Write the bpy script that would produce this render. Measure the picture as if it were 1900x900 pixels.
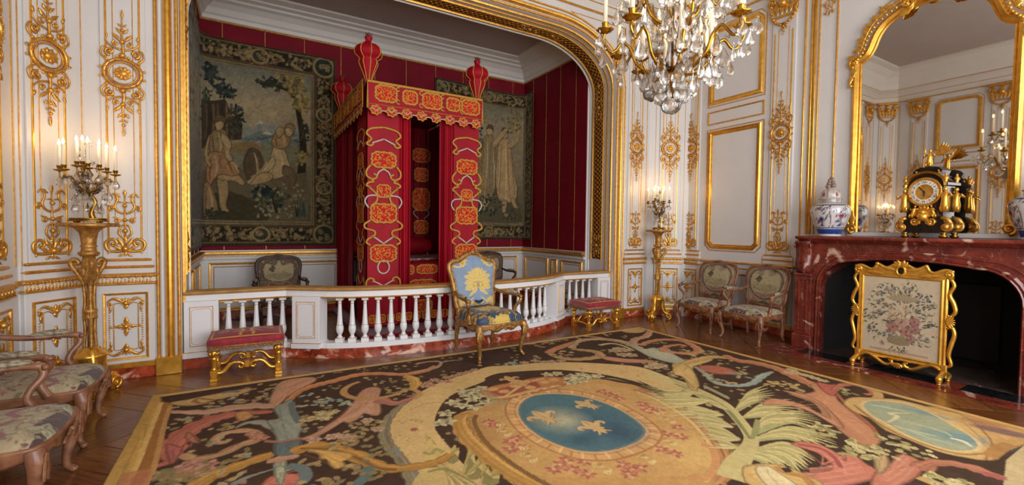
import bpy, bmesh, math, random
import numpy as np
from mathutils import Vector, Matrix
random.seed(7)
PI = math.pi
scene = bpy.context.scene
C = scene.collection
for o in list(bpy.data.objects): bpy.data.objects.remove(o)

# ---------------------------------------------------------------- camera
FPX = 834.66; CAMH = 1.45
_y, _p, _r = (math.radians(a) for a in (30.519, 1.837, -0.7125))
_f = np.array([math.sin(_y)*math.cos(_p), math.cos(_y)*math.cos(_p), -math.sin(_p)])
_rt = np.array([math.cos(_y), -math.sin(_y), 0.0]); _dn = np.cross(_f, _rt)
_c, _s = math.cos(_r), math.sin(_r)
_rt, _dn = _c*_rt+_s*_dn, -_s*_rt+_c*_dn
cam = bpy.data.cameras.new('camera'); camo = bpy.data.objects.new('camera', cam); C.objects.link(camo)
cam.sensor_width = 36.0; cam.lens = FPX/1900*36.0; cam.clip_start = 0.05; cam.clip_end = 100
camo.matrix_world = Matrix(((_rt[0], -_dn[0], -_f[0], 0), (_rt[1], -_dn[1], -_f[1], 0), (_rt[2], -_dn[2], -_f[2], CAMH), (0, 0, 0, 1)))
scene.camera = camo
def ray(u, v): return _f+(u-950)/FPX*_rt+(v-450)/FPX*_dn
def onz(u, v, z=0.0):
    d = ray(u, v); t = (z-CAMH)/d[2]; return (d[0]*t, d[1]*t)

# ---------------------------------------------------------------- light, exposure
vs = scene.view_settings
scene.display_settings.display_device = 'sRGB'
vs.view_transform = 'Standard'; vs.look = 'None'; vs.gamma = 1.0; vs.exposure = 0.2; vs.use_curve_mapping = False
world = bpy.data.worlds.new('world'); scene.world = world; world.use_nodes = True
_bg = world.node_tree.nodes['Background']; _bg.inputs[0].default_value = (0.72, 0.83, 1.0, 1); _bg.inputs[1].default_value = 1.0
WINX = (0.35, 2.45, 4.55)
DAY = 112.0
for _x in WINX:                                    # daylight entering by the tall windows behind the camera
    L = bpy.data.lights.new('window_daylight', 'AREA'); L.shape = 'RECTANGLE'; L.size = 1.45; L.size_y = 3.7
    L.energy = DAY; L.color = (0.95, 0.975, 1.0)
    lo = bpy.data.objects.new('window_daylight', L); C.objects.link(lo)
    lo.location = (_x, -1.62, 2.45); lo.rotation_euler = (PI/2, 0, 0)

# ---------------------------------------------------------------- helpers
def lin(c):
    if isinstance(c, str):
        c = c.lstrip('#'); c = [int(c[i:i+2], 16)/255 for i in (0, 2, 4)]
    return tuple(x/12.92 if x <= 0.04045 else ((x+0.055)/1.055)**2.4 for x in c)
def mat(name, col, rough=0.5, metal=0.0, var=0.12, scale=6.0, bump=0.0, bscale=40.0, col2=None, spec=None, sheen=0.0, coat=0.0, stretch=None, detail=4.0, emit=None, estr=0.0, attr=None, contrast=None):
    m = bpy.data.materials.new(name); m.use_nodes = True
    nt = m.node_tree; N = nt.nodes; Lk = nt.links; b = N['Principled BSDF']
    c1 = lin(col); c2 = lin(col2) if col2 is not None else tuple(x*(1-var) for x in c1)
    tc = N.new('ShaderNodeTexCoord'); mp = N.new('ShaderNodeMapping'); Lk.new(tc.outputs['Object'], mp.inputs[0])
    if stretch: mp.inputs['Scale'].default_value = stretch
    nz = N.new('ShaderNodeTexNoise'); nz.inputs['Scale'].default_value = scale; nz.inputs['Detail'].default_value = detail
    Lk.new(mp.outputs[0], nz.inputs['Vector'])
    rp = N.new('ShaderNodeValToRGB'); lo_, hi_ = contrast or (0.3, 0.7)
    rp.color_ramp.elements[0].position = lo_; rp.color_ramp.elements[1].position = hi_
    rp.color_ramp.elements[0].color = (*c2, 1); rp.color_ramp.elements[1].color = (*c1, 1)
    Lk.new(nz.outputs['Fac'], rp.inputs[0])
    if attr:
        at = N.new('ShaderNodeAttribute'); at.attribute_name = attr
        mx = N.new('ShaderNodeMix'); mx.data_type = 'RGBA'; mx.blend_type = 'MULTIPLY'; mx.inputs[0].default_value = 1.0
        Lk.new(at.outputs['Color'], mx.inputs[6]); Lk.new(rp.outputs[0], mx.inputs[7]); Lk.new(mx.outputs[2], b.inputs['Base Color'])
    else: Lk.new(rp.outputs[0], b.inputs['Base Color'])
    b.inputs['Roughness'].default_value = rough; b.inputs['Metallic'].default_value = metal
    if spec is not None: b.inputs['Specular IOR Level'].default_value = spec
    if sheen: b.inputs['Sheen Weight'].default_value = sheen
    if coat: b.inputs['Coat Weight'].default_value = coat; b.inputs['Coat Roughness'].default_value = 0.15
    if bump:
        bn = N.new('ShaderNodeTexNoise'); bn.inputs['Scale'].default_value = bscale; bn.inputs['Detail'].default_value = 3
        Lk.new(mp.outputs[0], bn.inputs['Vector'])
        bp = N.new('ShaderNodeBump'); bp.inputs['Strength'].default_value = bump; bp.inputs['Distance'].default_value = 0.01
        Lk.new(bn.outputs['Fac'], bp.inputs['Height']); Lk.new(bp.outputs[0], b.inputs['Normal'])
    if emit:
        b.inputs['Emission Color'].default_value = (*lin(emit), 1); b.inputs['Emission Strength'].default_value = estr
    return m

class MB:
    """collects shapes, builds one mesh object"""
    def __init__(s): s.v = []; s.f = []; s.sm = []; s.col = None
    def add(s, vs_, fs, smooth=False):
        o = len(s.v); s.v += [tuple(p) for p in vs_]; s.f += [tuple(i+o for i in f) for f in fs]; s.sm += [smooth]*len(fs); return s
    def box(s, x0, x1, y0, y1, z0, z1, c=0.0):
        if c <= 0:
            vs_ = [(x, y, z) for z in (z0, z1) for y in (y0, y1) for x in (x0, x1)]
            return s.add(vs_, [(0, 2, 3, 1), (4, 5, 7, 6), (0, 1, 5, 4), (2, 6, 7, 3), (0, 4, 6, 2), (1, 3, 7, 5)])
        pl = [(x0+c, y0), (x1-c, y0), (x1, y0+c), (x1, y1-c), (x1-c, y1), (x0+c, y1), (x0, y1-c), (x0, y0+c)]
        q = [(x0+c, y0+c), (x1-c, y0+c), (x1-c, y0+c), (x1-c, y1-c), (x1-c, y1-c), (x0+c, y1-c), (x0+c, y1-c), (x0+c, y0+c)]
        vs_ = [(*p, z0) for p in q]+[(*p, z0+c) for p in pl]+[(*p, z1-c) for p in pl]+[(*p, z1) for p in q]
        fs = [(7, 6, 5, 4, 3, 2, 1, 0), tuple(range(24, 32))]
        for k in range(3):
            for i in range(8): j = (i+1) % 8; fs.append((k*8+i, k*8+j, k*8+8+j, k*8+8+i))
        return s.add(vs_, fs)
    def prism(s, poly, a, b, axis='y', smooth=False):
        """extrude 2D poly (ccw) from a to b along axis; poly coords are the other two axes in order"""
        n = len(poly)
        def P(p, t): return (p[0], t, p[1]) if axis == 'y' else (p[0], p[1], t) if axis == 'z' else (t, p[0], p[1])
        vs_ = [P(p, a) for p in poly]+[P(p, b) for p in poly]
        fs = [tuple(range(n)), tuple(range(2*n-1, n-1, -1))]+[(i, i+n, (i+1) % n+n, (i+1) % n) for i in range(n)]
        return s.add(vs_, fs, smooth)
    def lathe(s, prof, n=16, c=(0, 0, 0), lobes=0, amp=0.0, caps=True, sx=1.0, sy=1.0):
        vs_ = []; fs = []
        for r, z in prof:
            for i in range(n):
                a = 2*PI*i/n; rr = r*(1+amp*math.cos(lobes*a)) if lobes else r
                vs_.append((c[0]+rr*math.cos(a)*sx, c[1]+rr*math.sin(a)*sy, c[2]+z))
        for k in range(len(prof)-1):
            for i in range(n): j = (i+1) % n; fs.append((k*n+i, k*n+j, k*n+n+j, k*n+n+i))
        if caps: fs.append(tuple(range(n-1, -1, -1))); fs.append(tuple((len(prof)-1)*n+i for i in range(n)))
        return s.add(vs_, fs, True)
    def tube(s, pts, r, n=8, flat=1.0, closed=False, up=None, caps=True):
        """tube along pts, r number or list; flat scales the 2nd axis"""
        pts = [Vector(p) for p in pts]; m = len(pts); rs = r if hasattr(r, '__len__') else [r]*m
        vs_ = []; fs = []; prev = None
        for i, p in enumerate(pts):
            if closed: t = pts[(i+1) % m]-pts[i-1]
            else: t = pts[min(i+1, m-1)]-pts[max(i-1, 0)]
            if t.length < 1e-9: t = Vector((0, 0, 1))
            t.normalize()
            if up is not None:
                a = Vector(up).cross(t)
                if a.length < 1e-4: a = t.orthogonal()
            elif prev is None: a = t.orthogonal()
            else:
                a = prev-t*prev.dot(t)
                if a.length < 1e-4: a = t.orthogonal()
            a.normalize(); prev = a; b = t.cross(a)
            for k in range(n):
                q = 2*PI*k/n; vs_.append(p+(a*math.cos(q)+b*(math.sin(q)*flat))*rs[i])
        for i in range(m if closed else m-1):
            for k in range(n):
                l = (k+1) % n; i2 = (i+1) % m; fs.append((i*n+k, i*n+l, i2*n+l, i2*n+k))
        if not closed and caps: fs.append(tuple(range(n-1, -1, -1))); fs.append(tuple((m-1)*n+k for k in range(n)))
        return s.add(vs_, fs, True)
    def sweep(s, path, prof, closed=False, plane='xz', smooth=False):
        """profile (a: outward in plane to the right of travel, b: towards room) along 2D path; plane xz puts b along -y, plane xy puts b along z"""
        m = len(path); n = len(prof); vs_ = []; fs = []
        P = [Vector(p) for p in path]
        for i in range(m):
            if closed: d0 = (P[i]-P[i-1]).normalized(); d1 = (P[(i+1) % m]-P[i]).normalized()
            else:
                d0 = (P[i]-P[i-1]).normalized() if i else (P[1]-P[0]).normalized()
                d1 = (P[i+1]-P[i]).normalized() if i < m-1 else d0
            n0 = Vector((d0.y, -d0.x)); n1 = Vector((d1.y, -d1.x)); nn = n0+n1
            if nn.length < 1e-6: nn = n0
            nn.normalize(); k = 1/max(0.35, nn.dot(n0))
            for a, b in prof:
                q = P[i]+nn*(a*k)
                vs_.append((q.x, -b, q.y) if plane == 'xz' else (q.x, q.y, b))
        for i in range(m if closed else m-1):
            i2 = (i+1) % m
            for k in range(n-1): fs.append((i*n+k, i*n+k+1, i2*n+k+1, i2*n+k))
        if not closed:
            fs.append(tuple(range(n))); fs.append(tuple((m-1)*n+k for k in range(n-1, -1, -1)))
        return s.add(vs_, fs, smooth)
    def grid(s, G, smooth=True, wrapu=False):
        """G[i][j] points"""
        m = len(G); n = len(G[0]); vs_ = [p for r_ in G for p in r_]; fs = []
        for i in range(m-1):
            for j in range(n if wrapu else n-1): k = (j+1) % n; fs.append((i*n+j, i*n+k, i*n+n+k, i*n+n+j))
        return s.add(vs_, fs, smooth)
    def ball(s, c, r, n=8, m=6, sz=None):
        rz = r if sz is None else sz
        pr = [(max(r*math.sin(PI*i/m), r*0.02), -rz*math.cos(PI*i/m)) for i in range(m+1)]
        return s.lathe(pr, n, c)
    def xf(s, M):
        s.v = [tuple(M @ Vector(p)) for p in s.v]; return s
    def join(s, o, M=None):
        k = len(s.v); s.v += [tuple(M @ Vector(p)) for p in o.v] if M is not None else list(o.v)
        s.f += [tuple(i+k for i in f) for f in o.f]; s.sm += o.sm; return s
    def mesh(s, name, m=None, weld=False):
        me = bpy.data.meshes.new(name); me.from_pydata(s.v, [], s.f)
        me.polygons.foreach_set('use_smooth', s.sm)
        bm = bmesh.new(); bm.from_mesh(me)
        if weld: bmesh.ops.remove_doubles(bm, verts=bm.verts, dist=1e-5)
        bmesh.ops.recalc_face_normals(bm, faces=bm.faces); bm.to_mesh(me); bm.free()
        if m is not None: me.materials.append(m)
        return me
    def build(s, name, m, parent=None, **k): return link(name, s.mesh(name, m), parent, **k)

def link(name, me, parent=None, loc=None, rot=None, sc=None, label=None, kind=None):
    o = bpy.data.objects.new(name, me); C.objects.link(o)
    if parent is not None: o.parent = parent
    if loc is not None: o.location = loc
    if rot is not None: o.rotation_euler = rot
    if sc is not None: o.scale = sc
    if label: o['label'] = label
    if kind: o['kind'] = kind
    return o
def thing(name, label, cat, loc=(0, 0, 0), rz=0.0, group=None):
    o = bpy.data.objects.new(name, None); C.objects.link(o); o.location = loc; o.rotation_euler = (0, 0, rz)
    o.empty_display_size = 0.1; tag(o, label, cat, group); return o
def tag(o, label, cat, group=None):
    o['label'] = label; o['category'] = cat
    if group: o['group'] = group
    return o
def struct(o, label=None, cat=None):
    o['kind'] = 'structure'
    if label: o['label'] = label
    if cat: o['category'] = cat
    return o
def dup(root, loc, rz=0.0, label=None, group=None):
    def cp(o, par):
        c = o.copy(); C.objects.link(c)
        if par is not None: c.parent = par; c.matrix_parent_inverse = o.matrix_parent_inverse.copy()
        for ch in kids.get(o.name, []): cp(ch, c)
        return c
    kids = {}
    for o in bpy.data.objects:
        if o.parent is not None: kids.setdefault(o.parent.name, []).append(o)
    r = cp(root, None); r.location = loc; r.rotation_euler = (0, 0, rz)
    if label: r['label'] = label
    if group: r['group'] = group
    return r
def arc(cx, cy, r, a0, a1, n=12, ry=None):
    ry = r if ry is None else ry
    return [(cx+r*math.cos(a0+(a1-a0)*i/n), cy+ry*math.sin(a0+(a1-a0)*i/n)) for i in range(n+1)]
def spiral(cx, cy, r0, r1, a0, a1, n=18):
    return [(cx+(r0+(r1-r0)*i/n)*math.cos(a0+(a1-a0)*i/n), cy+(r0+(r1-r0)*i/n)*math.sin(a0+(a1-a0)*i/n)) for i in range(n+1)]
def smooth_path(P, k=6, closed=False):
    """Catmull-Rom through control points of any dimension"""
    P = np.array(P, float); n = len(P); out = []
    for i in range(n if closed else n-1):
        if closed: a, b, c, d = P[i-1], P[i], P[(i+1) % n], P[(i+2) % n]
        else: a, b, c, d = P[max(i-1, 0)], P[i], P[i+1], P[min(i+2, n-1)]
        for j in range(k):
            t = j/k; out.append(0.5*((2*b)+(c-a)*t+(2*a-5*b+4*c-d)*t*t+(3*b-a-3*c+d)*t**3))
    if not closed: out.append(P[-1])
    return [tuple(p) for p in out]
def circ(r, n=10, cx=0, cy=0): return [(cx+r*math.cos(2*PI*i/n), cy+r*math.sin(2*PI*i/n)) for i in range(n)]

# ---------------------------------------------------------------- materials
MW = mat('white_paint', '#d9d6d3', 0.42, var=0.05, scale=3, bump=0.03, bscale=120)
MGOLD = mat('gilding', '#e9b456', 0.36, 0.72, scale=25, col2='#c98a34', bump=0.12, bscale=160)
MGOLD2 = mat('bright_gilding', '#f3be55', 0.28, 0.8, scale=18, col2='#d99c38', bump=0.06, bscale=90)
MGOLDM = mat('matt_gilding', '#d0a055', 0.48, 0.6, scale=30, col2='#9a6426', bump=0.2, bscale=120)
MBRASS = mat('brass', '#b98f3f', 0.28, 1.0, scale=12, col2='#8a6526')
MRED = mat('crimson_silk', '#7a0a1e', 0.65, var=0.22, scale=3, bump=0.05, bscale=300, spec=0.2)
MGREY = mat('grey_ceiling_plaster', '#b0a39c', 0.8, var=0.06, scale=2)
MCORN = mat('stone_white_plaster', '#d9d4cc', 0.6, var=0.05, scale=3)
MMIR = mat('mirror_glass', '#d5d0ca', 0.02, 1.0, var=0.02, scale=2)
def marble(name, base, c2, vein, scale=3.0, amount=0.62):
    m = mat(name, base, 0.16, col2=c2, scale=scale*2, detail=8, spec=0.5)
    nt = m.node_tree; N = nt.nodes; Lk = nt.links; b = N['Principled BSDF']
    src = b.inputs['Base Color'].links[0].from_socket; tc = [n for n in N if n.type == 'TEX_COORD'][0]
    n1 = N.new('ShaderNodeTexNoise'); n1.inputs['Scale'].default_value = scale; n1.inputs['Detail'].default_value = 9; n1.inputs['Distortion'].default_value = 1.6
    Lk.new(tc.outputs['Object'], n1.inputs['Vector'])
    r1 = N.new('ShaderNodeValToRGB'); e = r1.color_ramp.elements
    e[0].position = amount; e[0].color = (0, 0, 0, 1); e[1].position = amount+0.09; e[1].color = (1, 1, 1, 1)
    Lk.new(n1.outputs['Fac'], r1.inputs[0])
    n2 = N.new('ShaderNodeTexNoise'); n2.inputs['Scale'].default_value = scale*1.3; n2.inputs['Detail'].default_value = 6; n2.inputs['Distortion'].default_value = 2.5
    Lk.new(tc.outputs['Object'], n2.inputs['Vector'])
    r2 = N.new('ShaderNodeValToRGB'); e = r2.color_ramp.elements
    e[0].position = 0.492; e[0].color = (0, 0, 0, 1); e[1].position = 0.5; e[1].color = (0.3, 0.3, 0.3, 1); e2 = r2.color_ramp.elements.new(0.508); e2.color = (0, 0, 0, 1)
    Lk.new(n2.outputs['Fac'], r2.inputs[0])
    mxx = N.new('ShaderNodeMath'); mxx.operation = 'MAXIMUM'; Lk.new(r1.outputs[0], mxx.inputs[0]); Lk.new(r2.outputs[0], mxx.inputs[1])
    mx = N.new('ShaderNodeMix'); mx.data_type = 'RGBA'; mx.inputs[7].default_value = (*lin(vein), 1)
    Lk.new(mxx.outputs[0], mx.inputs[0]); Lk.new(src, mx.inputs[6]); Lk.new(mx.outputs[2], b.inputs['Base Color'])
    return m
MMARB = marble('red_marble', '#84382a', '#581d17', '#c9a48f', 3.4, 0.575)
MMARB2 = marble('plinth_marble', '#b85030', '#6e2417', '#dcae98', 5.0, 0.56)
MMARBK = marble('black_marble', '#1b1d1f', '#0d0e10', '#6f6a64', 3.0, 0.68)
# ================================================================ woven and embroidered designs, painted per vertex
class Canvas:
    """w x h samples over the unit rectangle given by (x0,x1,y0,y1); colours kept linear"""
    def __init__(s, x0, x1, y0, y1, w, h, col):
        s.x0, s.x1, s.y0, s.y1, s.w, s.h = x0, x1, y0, y1, w, h
        s.a = np.empty((h, w, 3), np.float32); s.a[:] = lin(col)
        s.px = w/(x1-x0); s.py = h/(y1-y0)
    def _box(s, P, pad=0.0):
        i0 = max(0, int((P[:, 0].min()-pad-s.x0)*s.px)-1); i1 = min(s.w, int((P[:, 0].max()+pad-s.x0)*s.px)+2)
        j0 = max(0, int((P[:, 1].min()-pad-s.y0)*s.py)-1); j1 = min(s.h, int((P[:, 1].max()+pad-s.y0)*s.py)+2)
        return i0, i1, j0, j1
    def _put(s, j0, j1, i0, i1, m, col, al):
        c = np.array(lin(col), np.float32) if isinstance(col, str) else np.array(col, np.float32)
        m = (m*al)[..., None].astype(np.float32); s.a[j0:j1, i0:i1] = s.a[j0:j1, i0:i1]*(1-m)+c*m
    def poly(s, P, col, al=1.0):
        P = np.array(P, float); i0, i1, j0, j1 = s._box(P)
        if i1 <= i0 or j1 <= j0: return
        xs = s.x0+(np.arange(i0, i1)+0.5)/s.px; ys = s.y0+(np.arange(j0, j1)+0.5)/s.py
        m = np.zeros((j1-j0, i1-i0), bool); Q = np.roll(P, -1, 0)
        for (ax, ay), (bx, by) in zip(P, Q):
            if ay == by: continue
            lo, hi = (ay, by) if ay < by else (by, ay)
            r = (ys >= lo) & (ys < hi)
            if not r.any(): continue
            xc = ax+(ys[r]-ay)*(bx-ax)/(by-ay)
            m[r] ^= xs[None, :] > xc[:, None]
        s._put(j0, j1, i0, i1, m.astype(np.float32), col, al)
    def ell(s, cx, cy, rx, ry=None, col='#000000', al=1.0, soft=0.15, ang=0.0):
        ry = rx if ry is None else ry; R = max(rx, ry); i0, i1, j0, j1 = s._box(np.array([[cx-R, cy-R], [cx+R, cy+R]]))
        if i1 <= i0 or j1 <= j0: return
        xs = s.x0+(np.arange(i0, i1)+0.5)/s.px-cx; ys = s.y0+(np.arange(j0, j1)+0.5)/s.py-cy
        X, Y = np.meshgrid(xs, ys); ca, sa = math.cos(ang), math.sin(ang)
        d = np.sqrt(((X*ca+Y*sa)/rx)**2+((-X*sa+Y*ca)/ry)**2)
        s._put(j0, j1, i0, i1, np.clip((1-d)/max(soft, 1e-3), 0, 1), col, al)
    def stroke(s, P, w, col, al=1.0, k=6, smooth=True):
        """ribbon along P; w: number or list of widths (full width) interpolated along the path"""
        Q = np.array(smooth_path(P, k) if smooth and len(P) > 2 else P, float); n = len(Q)
        W = np.interp(np.linspace(0, 1, n), np.linspace(0, 1, len(w)), w) if hasattr(w, '__len__') else np.full(n, w)
        d = np.gradient(Q, axis=0); l = np.hypot(d[:, 0], d[:, 1])+1e-9; nx, ny = -d[:, 1]/l, d[:, 0]/l
        A = Q+np.c_[nx, ny]*W[:, None]/2; B = Q-np.c_[nx, ny]*W[:, None]/2
        for i in range(n-1):    # quads avoid even-odd holes on tight curls
            s.poly([A[i], A[i+1], B[i+1], B[i]], col, al)
    def leaf(s, x, y, ang, L, W, col, vein=None, lobes=0, al=1.0, bend=0.0):
        n = 14; A = []; B = []; M = []
        for i in range(n+1):
            t = i/n; w = W*math.sin(PI*min(1, t*0.93+0.05))*(0.7+0.3*abs(math.sin(PI*lobes*t)) if lobes else 1)
            a = ang+bend*t; px, py = x+L*t*math.cos(ang+bend*t/2), y+L*t*math.sin(ang+bend*t/2)
            A.append((px-w*math.sin(a), py+w*math.cos(a))); B.append((px+w*math.sin(a), py-w*math.cos(a))); M.append((px, py))
        s.poly(A+B[::-1], col, al)
        if vein: s.stroke(M[1:-1], [W*0.22, W*0.1], vein, al, smooth=False)
    def flower(s, x, y, r, cols, n=6, a0=0.0):
        for k in range(n):
            a = a0+2*PI*k/n; s.ell(x+r*0.55*math.cos(a), y+r*0.55*math.sin(a), r*0.5, r*0.36, cols[k % 2], 1, 0.2, a)
        s.ell(x, y, r*0.33, r*0.33, cols[-1], 1, 0.4)
    def noise(s, amp, cell, seed=0):
        rg = np.random.default_rng(seed); n1, n2 = max(2, int(s.h/cell)+2), max(2, int(s.w/cell)+2)
        g = rg.random((n1, n2)); yi = np.linspace(0, n1-1.001, s.h); xi = np.linspace(0, n2-1.001, s.w)
        y0, x0 = yi.astype(int), xi.astype(int); fy, fx = (yi-y0)[:, None], (xi-x0)[None]
        v = (g[y0][:, x0]*(1-fy)+g[y0+1][:, x0]*fy)*(1-fx)+(g[y0][:, x0+1]*(1-fy)+g[y0+1][:, x0+1]*fy)*fx
        s.a *= (1+amp*(v-0.5)*2)[..., None].astype(np.float32)
    def grad(s, P, stops, al=1.0):
        """vertical gradient fill inside polygon bounding box, clipped to polygon"""
        P = np.array(P, float); lo, hi = P[:, 1].min(), P[:, 1].max(); i0, i1, j0, j1 = s._box(P); keep = s.a[j0:j1, i0:i1].copy()
        s.poly(P, (1e6, 0, 0)); m = s.a[j0:j1, i0:i1, 0] > 1e5
        ys = (s.y0+(np.arange(j0, j1)+0.5)/s.py-lo)/(hi-lo); t = [q[0] for q in stops]; cc = np.array([lin(q[1]) for q in stops])
        col = np.stack([np.interp(ys, t, cc[:, k]) for k in range(3)], 1)[:, None, :]
        s.a[j0:j1, i0:i1] = np.where(m[..., None], keep*(1-al)+col*al, keep)
    def sample(s, nx, ny):
        """box-averaged colours at an nx x ny vertex lattice"""
        c = np.pad(s.a.cumsum(0).cumsum(1), ((1, 0), (1, 0), (0, 0)))
        def idx(n, m):
            t = np.arange(n)/(n-1)*m; h = max(0.5, m/(n-1)/2); a = np.clip(np.round(t-h).astype(int), 0, m-1); b = np.clip(np.round(t+h).astype(int), 1, m); return a, np.maximum(b, a+1)
        xa, xb = idx(nx, s.w); ya, yb = idx(ny, s.h)
        S = c[yb][:, xb]-c[ya][:, xb]-c[yb][:, xa]+c[ya][:, xa]
        return (S/((yb-ya)[:, None]*(xb-xa)[None])[..., None]).astype(np.float32)
def painted_mesh(name, pos, cols, m, thick=None):
    """pos: (ny,nx,3) array, cols: (ny,nx,3) linear"""
    ny, nx = pos.shape[:2]; V = pos.reshape(-1, 3); Cc = cols.reshape(-1, 3)
    i = np.arange(ny*nx).reshape(ny, nx); Q = np.stack([i[:-1, :-1], i[:-1, 1:], i[1:, 1:], i[1:, :-1]], -1).reshape(-1, 4)
    if thick is not None:      # closed slab: back face coarse rim
        rim = np.concatenate([i[0, :], i[1:, -1], i[-1, -2::-1], i[-2:0:-1, 0]]); b0 = len(V)
        V = np.concatenate([V, V[rim]+np.array(thick)]); Cc = np.concatenate([Cc, Cc[rim]*0.8]); k = len(rim); r = np.arange(k)
        Q = np.concatenate([Q, np.stack([rim[r], b0+r, b0+(r+1) % k, rim[(r+1) % k]], -1)])
    me = bpy.data.meshes.new(name); nq = len(Q)
    me.vertices.add(len(V)); me.vertices.foreach_set('co', V.astype(np.float32).ravel())
    me.loops.add(nq*4); me.loops.foreach_set('vertex_index', Q.astype(np.int32).ravel())
    me.polygons.add(nq); me.polygons.foreach_set('loop_start', (np.arange(nq)*4).astype(np.int32))
    me.polygons.foreach_set('use_smooth', np.ones(nq, bool)); me.update(calc_edges=True)
    at = me.color_attributes.new('design', 'FLOAT_COLOR', 'POINT')
    at.data.foreach_set('color', np.c_[np.clip(Cc, 0, 1), np.ones(len(Cc))].astype(np.float32).ravel())
    me.materials.append(m); me.validate(); return me
def woven(name, rough=0.9, bump=0.25, bscale=900, sheen=0.15, scale=60, var=0.12):
    return mat(name, '#ffffff', rough, var=var, scale=scale, bump=bump, bscale=bscale, sheen=sheen, attr='design', spec=0.2)
def canvas_at(cv, X, Y):
    i = np.clip((X-cv.x0)*cv.px-0.5, 0, cv.w-1.001); j = np.clip((Y-cv.y0)*cv.py-0.5, 0, cv.h-1.001)
    a, b = i.astype(int), j.astype(int); fx, fy = (i-a)[..., None], (j-b)[..., None]; A = cv.a
    return (A[b, a]*(1-fx)+A[b, a+1]*fx)*(1-fy)+(A[b+1, a]*(1-fx)+A[b+1, a+1]*fx)*fy
def scatter_foliage(cv, box, n, cols, L=(0.02, 0.05), seed=1, vein=None, ratio=0.32, stems=None):
    rg = random.Random(seed)
    for _ in range(n):
        x, y = rg.uniform(box[0], box[1]), rg.uniform(box[2], box[3]); a = rg.uniform(0, 2*PI); l = rg.uniform(*L)
        if stems and rg.random() < 0.35: cv.stroke([(x, y), (x+l*1.2*math.cos(a), y+l*1.2*math.sin(a)), (x+l*2*math.cos(a+0.7), y+l*2*math.sin(a+0.7))], l*0.16, rg.choice(stems), k=3)
        cv.leaf(x, y, a, l, l*ratio, rg.choice(cols), vein, lobes=rg.choice((0, 2, 3)), bend=rg.uniform(-0.8, 0.8))
def paint_lotus(cv, cx, cy, s, c1, c2, bg):
    """big damask flower, s = half height"""
    for g in (1, -1):
        for k in range(6):
            a = PI/2-g*(0.5+0.42*k); L = s*(0.72 if k < 4 else 0.5)*(1.0+0.12*(k % 2)); cv.leaf(cx+g*s*0.05, cy-s*0.12, a, L, s*0.15, c1, c2, 3, bend=-g*0.6)
        for k in range(4): cv.leaf(cx+g*s*0.04, cy-s*0.15, -PI/2+g*(0.25+0.4*k), s*(0.85-0.1*k), s*0.11, c1, c2, 3, bend=g*0.9)
    cv.ell(cx, cy+s*0.22, s*0.27, s*0.34, c1, 1, 0.1)
    for k in range(-2, 3): cv.leaf(cx+k*s*0.09, cy-s*0.05, PI/2-k*0.1, s*0.62, s*0.09, c1, c2)
    cv.ell(cx, cy-s*0.28, s*0.13, s*0.18, c2, 0.7, 0.3); cv.ell(cx, cy-s*0.3, s*0.06, s*0.09, bg, 0.9, 0.3)
    for g in (1, -1): cv.ell(cx+g*s*0.24, cy-s*0.33, s*0.05, s*0.05, bg, 0.9, 0.3); cv.stroke([(cx, cy-s*0.1), (cx+g*s*0.2, cy-s*0.16), (cx+g*s*0.3, cy-s*0.34)], s*0.03, c2, k=4)
# ================================================================ the room
XL, XR, YF, YB = -1.55, 6.40, 5.42, -1.65      # left wall, fireplace wall, alcove wall, window wall
CL, CR = -1.24, 5.86                           # where the canted corners meet the alcove wall
CY = 5.0                                       # where they meet the side walls
ZC = 5.5
OX0, OX1, OZ, OSP, ORX = -0.555, 5.10, 4.47, 3.72, 1.15    # alcove opening
def empty_wall(name, loc, rz):
    o = bpy.data.objects.new(name, None); C.objects.link(o); o.location = loc; o.rotation_euler = (0, 0, rz); o['kind'] = 'structure'; return o
# --- floor slab
MSUB = mat('floor_joint', '#2a160b', 0.5, scale=4)
floor = struct(MB().box(-1.9, 7.1, -1.9, 8.4, -0.12, -0.006).build('floor', MSUB))
def plank_mat(name, c1, c2, ang):
    m = mat(name, c1, 0.24, col2=c2, scale=5, stretch=(0.8, 9, 9), detail=6, spec=0.5, bump=0.02, bscale=9)
    oi = m.node_tree.nodes.new('ShaderNodeObjectInfo'); N = m.node_tree.nodes; Lk = m.node_tree.links
    b = N['Principled BSDF']; src = b.inputs['Base Color'].links[0].from_socket
    hs = N.new('ShaderNodeHueSaturation'); ma = N.new('ShaderNodeMapRange'); ma.inputs[3].default_value = 0.72; ma.inputs[4].default_value = 1.3
    Lk.new(oi.outputs['Random'], ma.inputs[0]); Lk.new(ma.outputs[0], hs.inputs['Value']); Lk.new(src, hs.inputs['Color']); Lk.new(hs.outputs[0], b.inputs['Base Color'])
    return m
MPLANK = plank_mat('oak_plank', '#835029', '#5c341a', 0)
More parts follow.
